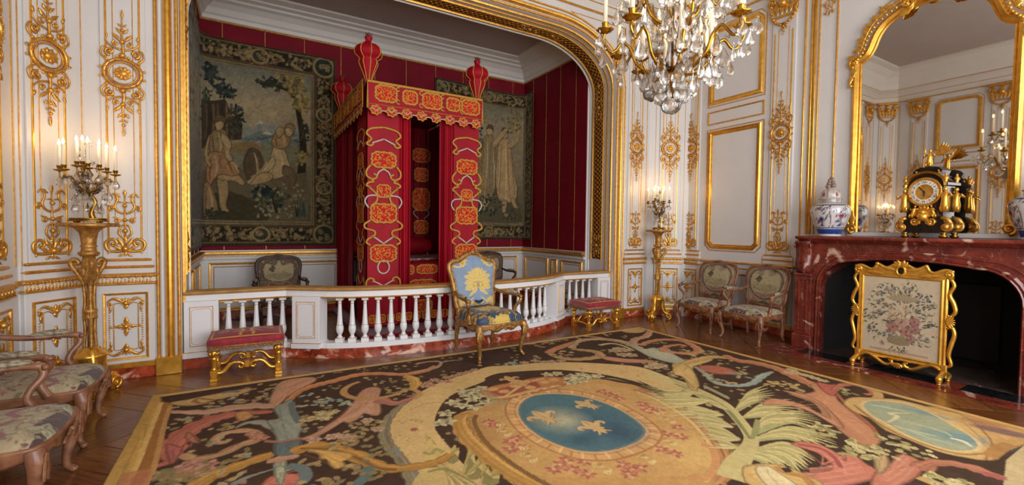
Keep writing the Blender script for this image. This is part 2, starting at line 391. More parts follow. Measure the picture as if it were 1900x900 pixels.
# diagonal parquet: long boards in a basket lattice, only where the boards can be told apart
def parquet():
    L, W = 0.96, 0.24; t = 0.012; g = 0.0025
    me = MB().box(-L/2+g, L/2-g, -W/2+g, W/2-g, -t, 0.0, 0.0016).mesh('plank', MPLANK)
    base = math.radians(45); ca, sa = math.cos(base), math.sin(base); n = 0; far = MB()
    cells = []
    for i in range(-12, 22):
        for j in range(-12, 22):
            cx, cy = i*L, j*L; X, Y = cx*ca-cy*sa+0.2, cx*sa+cy*ca+0.1
            if not(-1.9 < X < 7.0 and -1.9 < Y < 8.3): continue
            hor = (i+j) % 2 == 0
            for k in range(4):
                o = (k-1.5)*W; lx, ly = (0, o) if hor else (o, 0)
                x, y = X+lx*ca-ly*sa, Y+lx*sa+ly*ca
                if not(-1.6 < x < 6.55 and -1.7 < y < 8.15): continue
                vis = (y > 2.3 and y < 8.1 and (x < -0.35 or y > 4.4 or x > 4.75)) or (x > 4.8 and y > 0.3)
                cells.append((0 if vis else 1, x, y, base+(0 if hor else PI/2)))
    cells.sort(key=lambda c: c[0]); cnt = 0
    for v, x, y, a in cells:
        if v == 0 and cnt < 300: link('plank', me, floor, (x, y, 0), (0, 0, a)); cnt += 1
        else:
            far.join(MB().box(-L/2+g, L/2-g, -W/2+g, W/2-g, -t, 0.0), Matrix.Translation((x, y, 0)) @ Matrix.Rotation(a, 4, 'Z'))
    far.build('far_planks', MPLANK, floor, kind='stuff')
parquet()
# --- alcove wall with the arched opening
def opening_path(d=0.0, z0=0.0, n=14):
    """from left foot, up, across, down; d outwards from the opening edge"""
    x0, x1, rx, ry = OX0-d, OX1+d, ORX+d, OZ-OSP+d
    return [(x0, z0)]+[(x0+rx-rx*math.cos(PI/2*i/n), OSP+ry*math.sin(PI/2*i/n)) for i in range(n+1)]+[(x1-rx+rx*math.sin(PI/2*i/n), OSP+ry*math.cos(PI/2*i/n)) for i in range(n+1)]+[(x1, z0)]
wa = struct(MB().prism([(CL-0.3, 0)]+opening_path()+[(CR+0.3, 0), (CR+0.3, ZC), (CL-0.3, ZC)], YF, 6.05).build('wall_alcove', MW), 'white panelled wall with arched bed alcove and gilded mouldings')
def half_round(w, h, n=6, o=0.0): return [(o+w/2-w/2*math.cos(PI*i/n), h*math.sin(PI*i/n)) for i in range(n+1)]
def off(pr, y): return [(a, b-y) for a, b in pr]
def mould(path, prof, y, name, m, parent, closed=False):
    return MB().sweep(path, off(prof, y), closed).build(name, m, parent)
# mouldings round the opening (a<0 lies on the wall outside the opening)
for d, w, h, m_, nm in ((-0.035, 0.032, 0.022, MGOLD, 'bead_moulding'), (-0.052, 0.014, 0.012, MW, 'fillet'), (-0.125, 0.07, 0.05, MGOLD2, 'arch_moulding'), (-0.165, 0.036, 0.022, MW, 'fillet'), (-0.195, 0.028, 0.026, MGOLD, 'outer_bead')):
    mould(opening_path(0, 0.17), half_round(w, h, 6, d), YF, nm, m_, wa)
for x0, x1 in ((OX0-0.2, OX0+0.004), (OX1-0.004, OX1+0.2)):
    MB().box(x0, x1, YF-0.065, YF+0.02, 0, 0.17, 0.006).build('moulding_foot', MGOLD2, wa)
# reveal: panel mouldings and lattice relief
for y, w, h, m_ in ((5.50, 0.03, 0.02, MGOLD), (5.60, 0.02, 0.018, MGOLD), (5.70, 0.025, 0.022, MGOLD), (5.955, 0.025, 0.022, MGOLD), (6.03, 0.03, 0.02, MW)):
    MB().sweep(opening_path(-0.004, 0.93 if 5.6 < y < 6.0 else 0.0), [(0, -y-w/2), (h, -y-w/4), (h, -y+w/4), (0, -y+w/2)]).build('reveal_moulding', m_, wa)
MLAT = mat('gilded_lattice_ground', '#8a5a1c', 0.5, 0.7, scale=40, col2='#5d380f')
MB().sweep(opening_path(-0.003, 0.95), [(0, -5.93), (0.004, -5.93), (0.004, -5.72), (0, -5.72)]).build('lattice_ground', MLAT, wa)
def lattice():
    mb = MB(); P = opening_path(-0.008, 0.98, 20)
    S = [0.0]
    for i in range(1, len(P)): S.append(S[-1]+math.dist(P[i], P[i-1]))
    def at(s):
        s = min(max(s, 0), S[-1]-1e-6); i = max(k for k in range(len(S)-1) if S[k] <= s)
        t = (s-S[i])/(S[i+1]-S[i]); return (P[i][0]+(P[i+1][0]-P[i][0])*t, P[i][1]+(P[i+1][1]-P[i][1])*t)
    step = 0.075; n = int(S[-1]/step)
    for k in range(n):
        s = k*step
        for dir_ in (1, -1):
            pts = []
            for q in range(4):
                x, z = at(s+step*2*q/3); y = 5.825+dir_*(q/3-0.5)*0.19; pts.append((x, y, z))
            mb.tube(pts, 0.0065, 4)
        x, z = at(s+step); mb.ball((x, 5.825, z), 0.013, 6, 4)
    return mb.build('gilded_lattice', MGOLD, wa, kind='stuff')
lattice()
# carved leafy ends on the reveal at the springing and crown corner
def reveal_ornament(s0x, s0z, nx, nz, tx, tz):
    mb = MB()
    def P(a, b, h=0.012): return (s0x+tx*a+nx*h, 5.825+b, s0z+tz*a+nz*h)
    for sg in (1, -1):
        mb.tube([P(*p) for p in spiral(0.0, sg*0.05, 0.045, 0.012, -sg*1.4, sg*3.8)], 0.011, 5)
        mb.tube([P(*p) for p in smooth_path([(0.06, sg*0.015), (0.12, sg*0.06), (0.2, sg*0.05), (0.24, sg*0.01)], 4)], [0.012]*6+[0.008]*7, 5)
        mb.tube([P(*p) for p in smooth_path([(-0.05, sg*0.02), (-0.1, sg*0.06), (-0.16, sg*0.04)], 4)], 0.01, 5)
        for k in range(4): mb.ball(P(0.03+k*0.06, sg*(0.075-k*0.008)), 0.014, 6, 4)
    mb.ball(P(0.02, 0), 0.035, 8, 5); mb.ball(P(0.12, 0), 0.024, 8, 5); mb.ball(P(-0.09, 0), 0.022, 8, 5)
    mb.build('acanthus_carving', MGOLDM, wa)
for X, nx, sx in ((OX0, 1, 1), (OX1, -1, -1)):
    reveal_ornament(X, 3.5, nx, 0, 0, -1); reveal_ornament(X, 3.82, nx, 0, 0, 1); reveal_ornament(X, 1.2, nx, 0, 0, -1)
    reveal_ornament(X+nx*1.0, OZ, 0, -1, -nx*0.97, -0.12); reveal_ornament(X+nx*1.38, OZ, 0, -1, nx, 0)
    reveal_ornament(X+nx*0.25, OSP+0.5, nx*0.6, -0.8, nx*0.75, 0.65)
# spandrel trims and frieze lines above the arch
for sg, xc in ((1, OX0), (-1, OX1)):
    P = [(xc-sg*0.16, 4.68), (xc-sg*0.16, 4.1)]+[(xc-sg*0.13+sg*(ORX+0.18)*(1-math.cos(a)), 3.95+0.66*math.sin(a)) for a in [PI/2*i/8 for i in range(1, 7)]]+[(xc+sg*0.95, 4.68)]
    mould(P, half_round(0.016, 0.012), YF, 'spandrel_moulding', MGOLD, wa, True)
# --- canted corners, side walls, rear wall
def cant(name, a, b, lab):
    d = Vector((b[0]-a[0], b[1]-a[1])); L = d.length
    o = struct(MB().box(0, L, 0, 0.25, 0, ZC).build(name, MW), lab); o.location = (a[0], a[1], 0); o.rotation_euler = (0, 0, math.atan2(d.y, d.x)); return o, L
wcl, LCL = cant('wall_corner_left', (XL, CY), (CL, YF), 'canted white corner with gilded pilaster behind the left torchere')
wcr, LCR = cant('wall_corner_right', (CR, YF), (XR, CY), 'canted white corner with gilded pilaster behind the right torchere')
# fireplace wall, local x = 5 - Y so that it starts near the corner
FY0, FY1, FZ = 1.12, 2.80, 1.20
mbw = MB(); R0 = CY+0.3
def rx(y): return R0-y
for a, b, z0, z1 in ((rx(CY+0.25), rx(FY1), 0, ZC), (rx(FY1), rx(FY0), FZ, ZC), (rx(FY0), rx(YB), 0, ZC)): mbw.box(a, b, 0, 0.12, z0, z1)
wr = struct(mbw.build('wall_right', MW), 'white and gold panelled wall carrying the marble chimneypiece'); wr.location = (XR, R0, 0); wr.rotation_euler = (0, 0, -PI/2)
def lx(y): return y-YB
wl = struct(MB().box(0, lx(CY+0.25), 0, 0.12, 0, ZC).build('wall_left', MW), 'white and gold panelled wall facing the fireplace'); wl.location = (XL, YB, 0); wl.rotation_euler = (0, 0, PI/2)
mbr = MB(); xs = [XL-0.1]
for w in WINX: xs += [w-0.72, w+0.72]
xs.append(XR+0.1)
for i in range(0, len(xs), 2): mbr.box(xs[i], xs[i+1], YB-0.3, YB, 0, ZC)
for w in WINX: mbr.box(w-0.72, w+0.72, YB-0.3, YB, 0, 0.55); mbr.box(w-0.72, w+0.72, YB-0.3, YB, 4.35, ZC)
wb = struct(mbr.build('wall_rear', MW), 'white wall with three tall windows behind the viewer')
MPANE = mat('window_glass', '#ffffff', 0.05, var=0.0); MPANE.node_tree.nodes['Principled BSDF'].inputs['Transmission Weight'].default_value = 1.0
for i, w in enumerate(WINX):
    f = MB()
    for a, b in ((w-0.72, w-0.66), (w+0.66, w+0.72), (w-0.04, w+0.04)): f.box(a, b, YB-0.12, YB-0.05, 0.55, 4.35)
    for z in (0.55, 1.45, 2.3, 3.15, 4.27): f.box(w-0.72, w+0.72, YB-0.12, YB-0.05, z, z+0.07)
    wo = struct(f.build('window_%d' % (i+1), MW))
    MB().box(w-0.66, w+0.66, YB-0.09, YB-0.085, 0.6, 4.3).build('pane', MPANE, wo)
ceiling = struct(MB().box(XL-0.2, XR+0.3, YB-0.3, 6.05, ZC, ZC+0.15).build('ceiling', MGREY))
# cornice all round the main room
PER = [(XL, YB), (XL, CY), (CL, YF), (CR, YF), (XR, CY), (XR, YB)]
def ring(prof, name, m, path=PER, parent=None):
    o = MB().sweep([(p[0], p[1]) for p in path], prof, plane='xy').build(name, m, parent); return o
corn = struct(ring([(0, 4.76), (0.02, 4.76), (0.035, 4.80), (0.035, 4.86), (0.07, 4.93), (0.14, 4.99), (0.2, 5.02), (0.2, 5.06), (0.25, 5.16), (0.36, 5.32), (0.5, 5.43), (0.62, 5.46), (0.62, 5.50), (0, 5.50)], 'trim_1', MCORN), 'white moulded cornice with gold lines under the ceiling')
for a, z, w in ((0.03, 4.775, 0.03), (0.05, 4.90, 0.02), (0.19, 5.04, 0.035), (0.60, 5.47, 0.03)):
    ring([(a-0.01, z-w/2), (a+0.012, z-w/4), (a+0.012, z+w/4), (a-0.01, z+w/2)], 'gilt_line', MGOLD, parent=corn)
# ================================================================ gilded wall decoration
def T2(mb, pts, r, y=-0.012, n=6, flat=0.7):
    mb.tube([(p[0], y, p[1]) for p in pts], r, n, flat, up=(0, 1, 0))
def taper(n, a, b, c=None):
    """radius list a -> b -> c"""
    if c is None: return [a+(b-a)*i/(n-1) for i in range(n)]
    h = (n-1)/2; return [a+(b-a)*i/h if i <= h else b+(c-b)*(i-h)/h for i in range(n)]
def leaf2(mb, x, z, ang, L, W, y=-0.01, lobes=3):
    """carved leaf in the wall plane"""
    ca, sa = math.cos(ang), math.sin(ang); n = 4*lobes
    top = []; 
    for i in range(n+1):
        t = i/n; w = W*math.sin(PI*min(t*0.92+0.06, 1))*(0.72+0.28*abs(math.sin(PI*lobes*t)))
        top.append((t*L, w))
    vs_ = []
    for t, w in top: vs_ += [(t, -w, 0.0), (t, -w*0.45, -0.010), (t, 0, -0.006), (t, w*0.45, -0.010), (t, w, 0.0)]
    V = [(x+a*ca-b*sa, y+c, z+a*sa+b*ca) for a, b, c in vs_]
    F = [(i*5+k, i*5+k+1, i*5+k+6, i*5+k+5) for i in range(n) for k in range(4)]
    mb.add(V, F, True)
def volute(mb, x, z, r, sg, up=1, th=0.013, turns=1.4, y=-0.012):
    P = spiral(x, z, r, r*0.18, (-PI/2 if up > 0 else PI/2), (-PI/2 if up > 0 else PI/2)+sg*up*turns*2*PI, 22)
    T2(mb, P, taper(23, th, th*0.8), y, 6); mb.ball((x, y-0.006, z), r*0.34, 8, 5)
def make_medallion():
    mb = MB()
    R = 0.112
    mb.tube([(R*math.cos(a), -0.012, R*math.sin(a)) for a in [2*PI*i/28 for i in range(28)]], 0.014, 6, closed=True)
    mb.tube([(0.086*math.cos(a), -0.010, 0.086*math.sin(a)) for a in [2*PI*i/24 for i in range(24)]], 0.006, 5, closed=True)
    for k in range(16):
        a = 2*PI*k/16; mb.ball((R*math.cos(a), -0.024, R*math.sin(a)), 0.0085, 6, 4)
    for k in range(12):
        a = 2*PI*(k+0.5)/12; leaf2(mb, 0.125*math.cos(a), 0.125*math.sin(a), a, 0.022, 0.013)
    # rosette
    for k in range(10):
        a = 2*PI*k/10; leaf2(mb, 0.012*math.cos(a), 0.012*math.sin(a), a, 0.046, 0.013, -0.012, 1)
    M = Matrix.Rotation(PI/2, 4, 'X'); t = MB().lathe([(0.05, 0.002), (0.05, 0.012), (0.042, 0.016), (0.036, 0.010), (0.03, 0.012), (0.024, 0.022), (0.012, 0.026), (0.001, 0.027)], 18); mb.join(t, M)
    # crown above and pendant below
    for s in (1, -1):
        T2(mb, smooth_path([(0, s*0.125), (0.004, s*0.2), (-0.003, s*0.3), (0, s*0.46)], 6), taper(19, 0.012, 0.009, 0.003))
        mb.ball((0, -0.018, s*0.142), 0.022, 8, 5); mb.ball((0, -0.016, s*0.25), 0.019, 8, 5); mb.ball((0, -0.014, s*0.345), 0.013, 8, 5)
        for g in (1, -1):
            volute(mb, g*0.075, s*0.165, 0.032, g, s, 0.010, 1.2)
            T2(mb, smooth_path([(g*0.01, s*0.19), (g*0.06, s*0.205), (g*0.095, s*0.24), (g*0.098, s*0.28)], 5), taper(16, 0.009, 0.004))
            volute(mb, g*0.04, s*0.235, 0.022, g, -s, 0.007, 1.1)
            leaf2(mb, g*0.012, s*0.26, PI/2*s-g*s*0.7, 0.075, 0.015); leaf2(mb, g*0.008, s*0.32, PI/2*s-g*s*0.6, 0.05, 0.011)
            leaf2(mb, g*0.005, s*0.375, PI/2*s-g*s*0.8, 0.03, 0.008); leaf2(mb, g*0.09, s*0.275, PI/2*s-g*s*0.2, 0.04, 0.010)
            T2(mb, smooth_path([(g*0.1, s*0.1), (g*0.128, s*0.14), (g*0.118, s*0.19), (g*0.1, s*0.2)], 4), taper(13, 0.008, 0.005))
        leaf2(mb, 0, s*0.44, PI/2*s, 0.07, 0.010)
    mb.ball((0, -0.014, -0.42), 0.014, 8, 5)
    return mb.mesh('medallion_carving', MGOLD)
def make_lower():
    """z 0 .. 0.58"""
    mb = MB()
    for g in (1, -1):
        T2(mb, smooth_path([(0, 0.03), (g*0.06, 0.02), (g*0.125, 0.035), (g*0.138, 0.1), (g*0.09, 0.135), (g*0.06, 0.1), (g*0.08, 0.07), (g*0.1, 0.085)], 5), taper(36, 0.013, 0.013, 0.008))
        mb.ball((g*0.09, -0.016, 0.093), 0.014, 8, 5)
        leaf2(mb, g*0.11, 0.03, -PI/2+g*0.4, 0.035, 0.011); leaf2(mb, g*0.02, 0.03, PI/2-g*1.0, 0.08, 0.018)
        leaf2(mb, g*0.012, 0.06, PI/2-g*0.45, 0.1, 0.018); leaf2(mb, g*0.01, 0.0, -PI/2+g*1.0, 0.05, 0.012)
        T2(mb, smooth_path([(g*0.01, 0.14), (g*0.045, 0.19), (g*0.03, 0.25), (0, 0.27)], 5), taper(16, 0.010, 0.007))
        volute(mb, g*0.05, 0.30, 0.022, g, -1, 0.007, 1.1); leaf2(mb, g*0.01, 0.3, PI/2-g*1.1, 0.085, 0.012)
        T2(mb, smooth_path([(g*0.01, 0.37), (g*0.05, 0.39), (g*0.07, 0.44), (g*0.05, 0.5), (g*0.075, 0.55), (g*0.1, 0.52)], 5), taper(26, 0.010, 0.009, 0.006))
        volute(mb, g*0.09, 0.42, 0.026, g, 1, 0.008, 1.2); leaf2(mb, g*0.03, 0.52, PI/2-g*0.9, 0.06, 0.014)
        T2(mb, [(0, 0.47), (g*0.05, 0.475)], 0.006)
    T2(mb, [(0, 0.0), (0, 0.3), (0, 0.57)], [0.008, 0.008, 0.005])
    mb.ball((0, -0.02, 0.045), 0.03, 8, 6); mb.ball((0, -0.018, 0.21), 0.022, 8, 5); mb.ball((0, -0.016, 0.31), 0.018, 8, 5); mb.ball((0, -0.016, 0.44), 0.018, 8, 5)
    leaf2(mb, 0, 0.09, PI/2, 0.08, 0.018); leaf2(mb, 0, 0.53, PI/2, 0.06, 0.016); leaf2(mb, 0, 0.02, -PI/2, 0.045, 0.014)
    return mb.mesh('foot_carving', MGOLD)
def make_dado():
    """inside a dado frame, half width .135, z +-.29"""
    mb = MB(); hw, hh = 0.088, 0.21
    for s in (1, -1):
        z = s*hh
        for g in (1, -1):
            T2(mb, smooth_path([(g*hw, 0), (g*hw, z*0.9), (g*hw*0.98, z), (g*hw*0.6, z*1.04), (g*0.03, z*0.98), (0, z*0.86)], 5), 0.0045, -0.006, 5)
            T2(mb, smooth_path([(g*0.012, z*1.1), (g*0.05, z*1.16), (g*0.09, z*1.24), (g*0.125, z*1.12), (g*0.118, z*0.98)], 5), taper(21, 0.011, 0.009, 0.005))
            volute(mb, g*0.11, z*1.0, 0.018, g, s, 0.007, 1.1)
            leaf2(mb, g*0.03, z*1.14, (0 if g > 0 else PI)+s*g*0.5, 0.07, 0.014); leaf2(mb, g*0.11, z*0.92, -PI/2*s, 0.06, 0.011)
            for k in range(6): mb.ball((g*0.118, -0.008, s*(0.02+k*0.022)), 0.0075-k*0.0004, 6, 4)
        for k in range(5): leaf2(mb, 0, z*1.02, PI/2*s+(k-2)*0.55, 0.055, 0.012)
        mb.ball((0, -0.018, z*1.03), 0.024, 8, 5); leaf2(mb, 0, z*1.0, -PI/2*s, 0.05, 0.02)
        leaf2(mb, 0, s*0.012, PI/2*s, 0.078, 0.02)
    for g in (1, -1):
        leaf2(mb, g*0.01, 0, 0 if g > 0 else PI, 0.078, 0.018); leaf2(mb, g*0.085, 0, 0 if g > 0 else PI, 0.04, 0.012)
        for s in (1, -1): leaf2(mb, 0, 0, s*PI/2-g*s*0.8, 0.045, 0.014)
    mb.ball((0, -0.016, 0), 0.024, 8, 5)
    return mb.mesh('dado_carving', MGOLD)
def make_capital():
    """composite capital, z 0 (bottom of pendant) .. .62, half width .2"""
    mb = MB()
    for g in (1, -1):
        volute(mb, g*0.15, 0.5, 0.06, g, 1, 0.02, 1.5, -0.04)
        for k in range(3): leaf2(mb, g*(0.03+0.055*k), 0.3, PI/2-g*0.12*k, 0.2, 0.035, -0.03)
        T2(mb, smooth_path([(g*0.17, 0.42), (g*0.17, 0.3), (g*0.1, 0.2), (0, 0.17)], 5), 0.014, -0.02)
        for k in range(7):
            t = k/6; mb.ball((g*(0.17-0.17*t**1.5), -0.03, 0.36-0.2*math.sin(t*PI/2)), 0.02, 6, 5)
        leaf2(mb, g*0.01, 0.15, -PI/2+g*0.5, 0.06, 0.015)
    for k in range(6): mb.ball(((-1)**k*0.008, -0.02, 0.17-0.028*k), 0.02-0.002*k, 6, 4)
    mb.ball((0, -0.06, 0.44), 0.055, 10, 6); leaf2(mb, 0, 0.48, PI/2, 0.1, 0.05, -0.05)
    mb.box(-0.21, 0.21, -0.09, 0, 0.575, 0.62, 0.01); mb.box(-0.17, 0.17, -0.035, 0, 0.26, 0.29, 0.006)
    return mb.mesh('capital', MGOLD)
ME_MED, ME_LOW, ME_DADO, ME_CAP = make_medallion(), make_lower(), make_dado(), make_capital()
def rect(x0, x1, z0, z1, cut=0.0, top=True, bot=True):
    """counter-clockwise so that outside lies to the right of travel"""
    P = []
    def corner(cx, cz, sx, sz, on, first):
        if not(cut and on): return [(cx, cz)]
        a = [(cx, cz-sz*cut), (cx-sx*cut, cz)]
        return a if first else a[::-1]
    P += corner(x0, z0, -1, -1, bot, True); P += corner(x1, z0, 1, -1, bot, False)
    P += corner(x1, z1, 1, 1, top, True); P += corner(x0, z1, -1, 1, top, False)
    return P
def make_egg(w):
    mb = MB(); n = max(2, int(round(w/0.055))); st = w/n
    for k in range(n):
        x = -w/2+st*(k+0.5)
        leaf2(mb, x, 0.93, -PI/2, 0.03, 0.012, -0.055); leaf2(mb, x-st/2, 0.945, -PI/2, 0.045, 0.007, -0.055); mb.ball((x, -0.055, 0.945), 0.009, 6, 4)
        mb.ball((x-st/2, -0.07, 0.965), 0.010, 6, 4); mb.ball((x, -0.07, 0.965), 0.010, 6, 4)
    return mb
FLAT_RAIL = [(0, 0), (0.02, 0), (0.025, 0.008), (0.025, 0.02), (0.012, 0.03), (0, 0.03)]
def bar(wall, x0, x1, y, z0, z1, d, name, m, c=0.004):
    return MB().box(x0, x1, y-d, y+0.004, z0, z1, c).build(name, m, wall)
def pilaster(wall, x, w, y=0.0, ped=None, capital=True, dado=True):
    ped = ped or w; hp = ped/2
    bar(wall, x-hp, x+hp, y, 0.15, 0.885, 0.04, 'pedestal', MW, 0.006)
    bar(wall, x-hp-0.01, x+hp+0.01, y, 0.10, 0.15, 0.05, 'gilt_plinth', MGOLD2, 0.008)
    bar(wall, x-hp-0.012, x+hp+0.012, y, 0, 0.10, 0.045, 'marble_plinth', MMARB2, 0.004)
    if dado:
        hd = min(0.163, hp-0.035)
        f = mould(rect(x-hd, x+hd, 0.184, 0.809), [(-0.022, 0), (-0.018, 0.012), (-0.004, 0.016), (0, 0)], y-0.04, 'dado_moulding', MGOLD, wall, True)
        link('dado_carving', ME_DADO, wall, (x, y-0.04, 0.4965), sc=(min(1, (hd-0.02)/0.143), 1, 1))
    # rail with egg ornament
    bar(wall, x-hp-0.03, x+hp+0.03, y, 0.952, 0.985, 0.075, 'gilt_rail', MGOLD, 0.012)
    bar(wall, x-hp-0.01, x+hp+0.01, y, 0.905, 0.952, 0.055, 'rail_frieze', MW, 0.004)
    bar(wall, x-hp-0.016, x+hp+0.016, y, 0.882, 0.905, 0.062, 'gilt_rail', MGOLD, 0.008)
    e = make_egg(ped); e.build('egg_and_dart', MGOLD, wall, loc=(x, y, 0), kind='stuff')
    bar(wall, x-hp+0.005, x+hp-0.005, y, 0.985, 1.10, 0.03, 'pilaster_base', MW, 0.004)
    bar(wall, x-hp-0.0, x+hp+0.0, y, 1.035, 1.06, 0.05, 'gilt_band', MGOLD, 0.011)
    bar(wall, x-hp+0.02, x+hp-0.02, y, 1.10, 1.122, 0.043, 'gilt_band', MGOLD, 0.010)
    hs = hp-0.05
    bar(wall, x-hs, x+hs, y, 1.122, 4.76, 0.022, 'shaft', MW, 0.004)
    yy = y-0.022
    for s in (1, -1):
        bar(wall, x+s*0.118-0.007, x+s*0.118+0.007, yy, 1.2, 4.2, 0.010, 'gilt_fillet', MGOLD2, 0.003)
        bar(wall, x+s*0.07-0.003, x+s*0.07+0.003, yy, 1.5, 4.25, 0.006, 'gilt_fillet', MGOLD, 0.002)
    link('medallion_carving', ME_MED, wall, (x, yy, 2.815), sc=(1.18, 1.2, 1.12))
    link('foot_carving', ME_LOW, wall, (x, yy, 1.17))
    if capital: link('capital', ME_CAP, wall, (x, yy, 4.13))
XPL = (CL+OX0-0.2)/2
pilaster(wa, -0.967, 0.42, YF); pilaster(wa, 5.545, 0.46, YF)
pilaster(wcl, LCL/2-0.04, 0.42); pilaster(wcr, LCR/2, 0.44)
for yc in (5.0-0.02, 3.52, 0.38, -1.08): pilaster(wr, rx(yc), 0.42)
for yc in (4.56, 3.14): pilaster(wl, lx(yc), 0.42, capital=True)
# plain gold lines on the strips beside the pilasters
def vline(wall, x, y, z0, z1, w=0.012, d=0.012, m=None): bar(wall, x-w/2, x+w/2, y, z0, z1, d, 'gilt_fillet', m or MGOLD2, min(0.004, w*0.3))
# big wall panels
PROF_P = [(-0.07, 0), (-0.066, 0.012), (-0.05, 0.012), (-0.04, 0.03), (-0.015, 0.034), (0, 0.016), (0, 0)]
def wall_panel(wall, x0, x1, z0, z1, cut, top, bot, y=0.0, big=True):
    P = rect(x0, x1, z0, z1, cut, top, bot)
    if big:
        mould(rect(x0+0.03, x1-0.03, z0+0.03, z1-0.03, cut, top, bot), PROF_P, y, 'panel_moulding', MGOLD2, wall, True)
        mould(P, [(-0.008, 0), (-0.006, 0.008), (0.004, 0.008), (0.006, 0)], y, 'gilt_line', MGOLD, wall, True)
    else: mould(P, [(-0.024, 0), (-0.02, 0.012), (-0.006, 0.016), (0, 0)], y, 'panel_moulding', MGOLD, wall, True)
def side_panels(wall, fx, y0, y1):
    a, b = sorted((fx(y0), fx(y1)))
    wall_panel(wall, a, b, 1.135, 3.052, 0.085, False, True)
    wall_panel(wall, a, b, 3.127, 3.337, 0, True, True, big=False)
    wall_panel(wall, a, b, 3.41, 4.65, 0.085, True, False)
    wall_panel(wall, a+0.03, b-0.03, 0.24, 0.80, 0, True, True, big=False)
    mould([(a-0.08, 0.955), (b+0.08, 0.955)][::-1], FLAT_RAIL, 0, 'gilt_rail', MGOLD, wall)
    mould([(a-0.06, 0.87), (b+0.06, 0.87)][::-1], [(0, 0), (0.01, 0.012), (0.02, 0)], 0, 'gilt_line', MGOLD, wall)
    bar(wall, a-0.07, b+0.07, 0, 0.10, 0.14, 0.03, 'gilt_plinth', MGOLD2, 0.006); bar(wall, a-0.07, b+0.07, 0, 0, 0.10, 0.025, 'marble_plinth', MMARB2, 0.003)
side_panels(wr, rx, 4.695, 3.775); side_panels(wr, rx, 0.125, -0.795)
side_panels(wl, lx, 4.27, 3.43); side_panels(wl, lx, 2.85, 1.4); side_panels(wl, lx, 0.9, -0.9)
# strips left of the chimney breast
for yy_, w_, m_ in ((3.245, 0.016, MGOLD2), (3.165, 0.026, MGOLD2), (3.125, 0.03, MGOLD2), (3.075, 0.012, MGOLD), (2.87, 0.014, MGOLD)):
    vline(wr, rx(yy_), 0, 1.02 if yy_ > 3.2 else 1.42, 4.72, w_, 0.02, m_)
for yy_ in (1.02, 0.8, 0.75): vline(wr, rx(yy_), 0, 1.42, 4.72, 0.02, 0.02, MGOLD2)
link('pendant_carving', ME_LOW, wr, (rx(2.97), 0, 4.75), sc=(0.62, 1, -0.95))
mould([(rx(3.3), 0.955), (rx(3.08), 0.955)][::-1], FLAT_RAIL, 0, 'gilt_rail', MGOLD, wr)
bar(wr, rx(3.3), rx(3.04), 0, 0.0, 0.10, 0.03, 'marble_plinth', MMARB2); bar(wr, rx(3.3), rx(3.04), 0, 0.10, 0.15, 0.035, 'gilt_plinth', MGOLD2)
# lines flanking the alcove wall pilasters
for x_ in (5.27, 5.80): vline(wa, x_, YF, 1.1, 4.7, 0.008, 0.010, MGOLD)
for s in (-1, 1):
    for wall, c_, yf in ((wcl, LCL/2, 0), (wcr, LCR/2, 0)): vline(wall, c_+s*0.235, yf, 1.1, 4.7, 0.006, 0.008, MGOLD)
vline(wl, lx(4.95), 0, 1.1, 4.7, 0.006, 0.008, MGOLD)
bar(wl, lx(4.93), lx(5.0), 0, 0.952, 0.985, 0.02, 'gilt_rail', MGOLD); bar(wl, lx(4.5), lx(5.0), 0, 0, 0.1, 0.02, 'marble_plinth', MMARB2)

# ================================================================ inside of the alcove
AX0, AX1, AY, AZ = -0.60, 5.04, 8.10, 4.82
def alcove_wall(name, loc, rz, L, xs_fab, pans, lab):
    o = struct(MB().box(0, L, 0, 0.1, 0, AZ).build(name, MW), lab); o.location = loc; o.rotation_euler = (0, 0, rz)
    g = 0.004
    for a, b in zip(xs_fab[:-1], xs_fab[1:]): MB().box(a+g, b-g, -0.012, 0, 1.06, 4.47, 0.003).build('silk_panel', MRED, o)
    for a in xs_fab[1:-1]: MB().box(a-0.005, a+0.005, -0.018, 0, 1.06, 4.47).build('gilt_fillet', MGOLDM, o)
    for z, h_, d in ((4.452, 0.03, 0.03), (1.0, 0.04, 0.07), (0.965, 0.02, 0.045)): MB().box(0, L, -d, 0, z, z+h_, 0.006).build('gilt_rail', MGOLDM if z > 2 else MGOLD, o)
    MB().box(0, L, -0.035, 0, 0.92, 0.965, 0.003).build('chair_rail', MW, o)
    MB().box(0, L, -0.012, 0, 0.16, 0.185, 0.004).build('gilt_line', MGOLD, o)
    MB().box(0, L, -0.02, 0, 0, 0.13, 0.003).build('marble_plinth', MMARB2, o); MB().box(0, L, -0.028, 0, 0.13, 0.16, 0.005).build('gilt_plinth', MGOLD, o)
    for a, b in pans:
        mould(rect(a, b, 0.26, 0.87), [(-0.035, 0), (-0.03, 0.016), (-0.01, 0.02), (0, 0)], 0, 'panel_moulding', MGOLD, o, True)
        mould(rect(a+0.06, b-0.06, 0.32, 0.81), [(-0.012, 0), (-0.01, 0.008), (0, 0)], 0, 'gilt_line', MGOLD, o, True)
    return o
Lb = AX1-AX0
wab = alcove_wall('wall_alcove_back', (AX0, AY, 0), 0, Lb, [0, 0.30, 0.86, 1.42, 1.98, 2.54, 3.1, 3.66, 4.22, 4.78, 5.34, Lb], [(0.1, 1.05), (1.2, 1.95), (3.3, 4.35), (4.5, 5.5)], 'crimson silk wall above white panelled dado behind the bed')
wal = alcove_wall('wall_alcove_left', (AX0, 6.05, 0), PI/2, AY-6.05, [0, 0.5, 1.02, 1.54, AY-6.05], [(0.15, 0.9), (1.05, 1.9)], 'crimson silk side wall of the alcove behind the hunting tapestry')
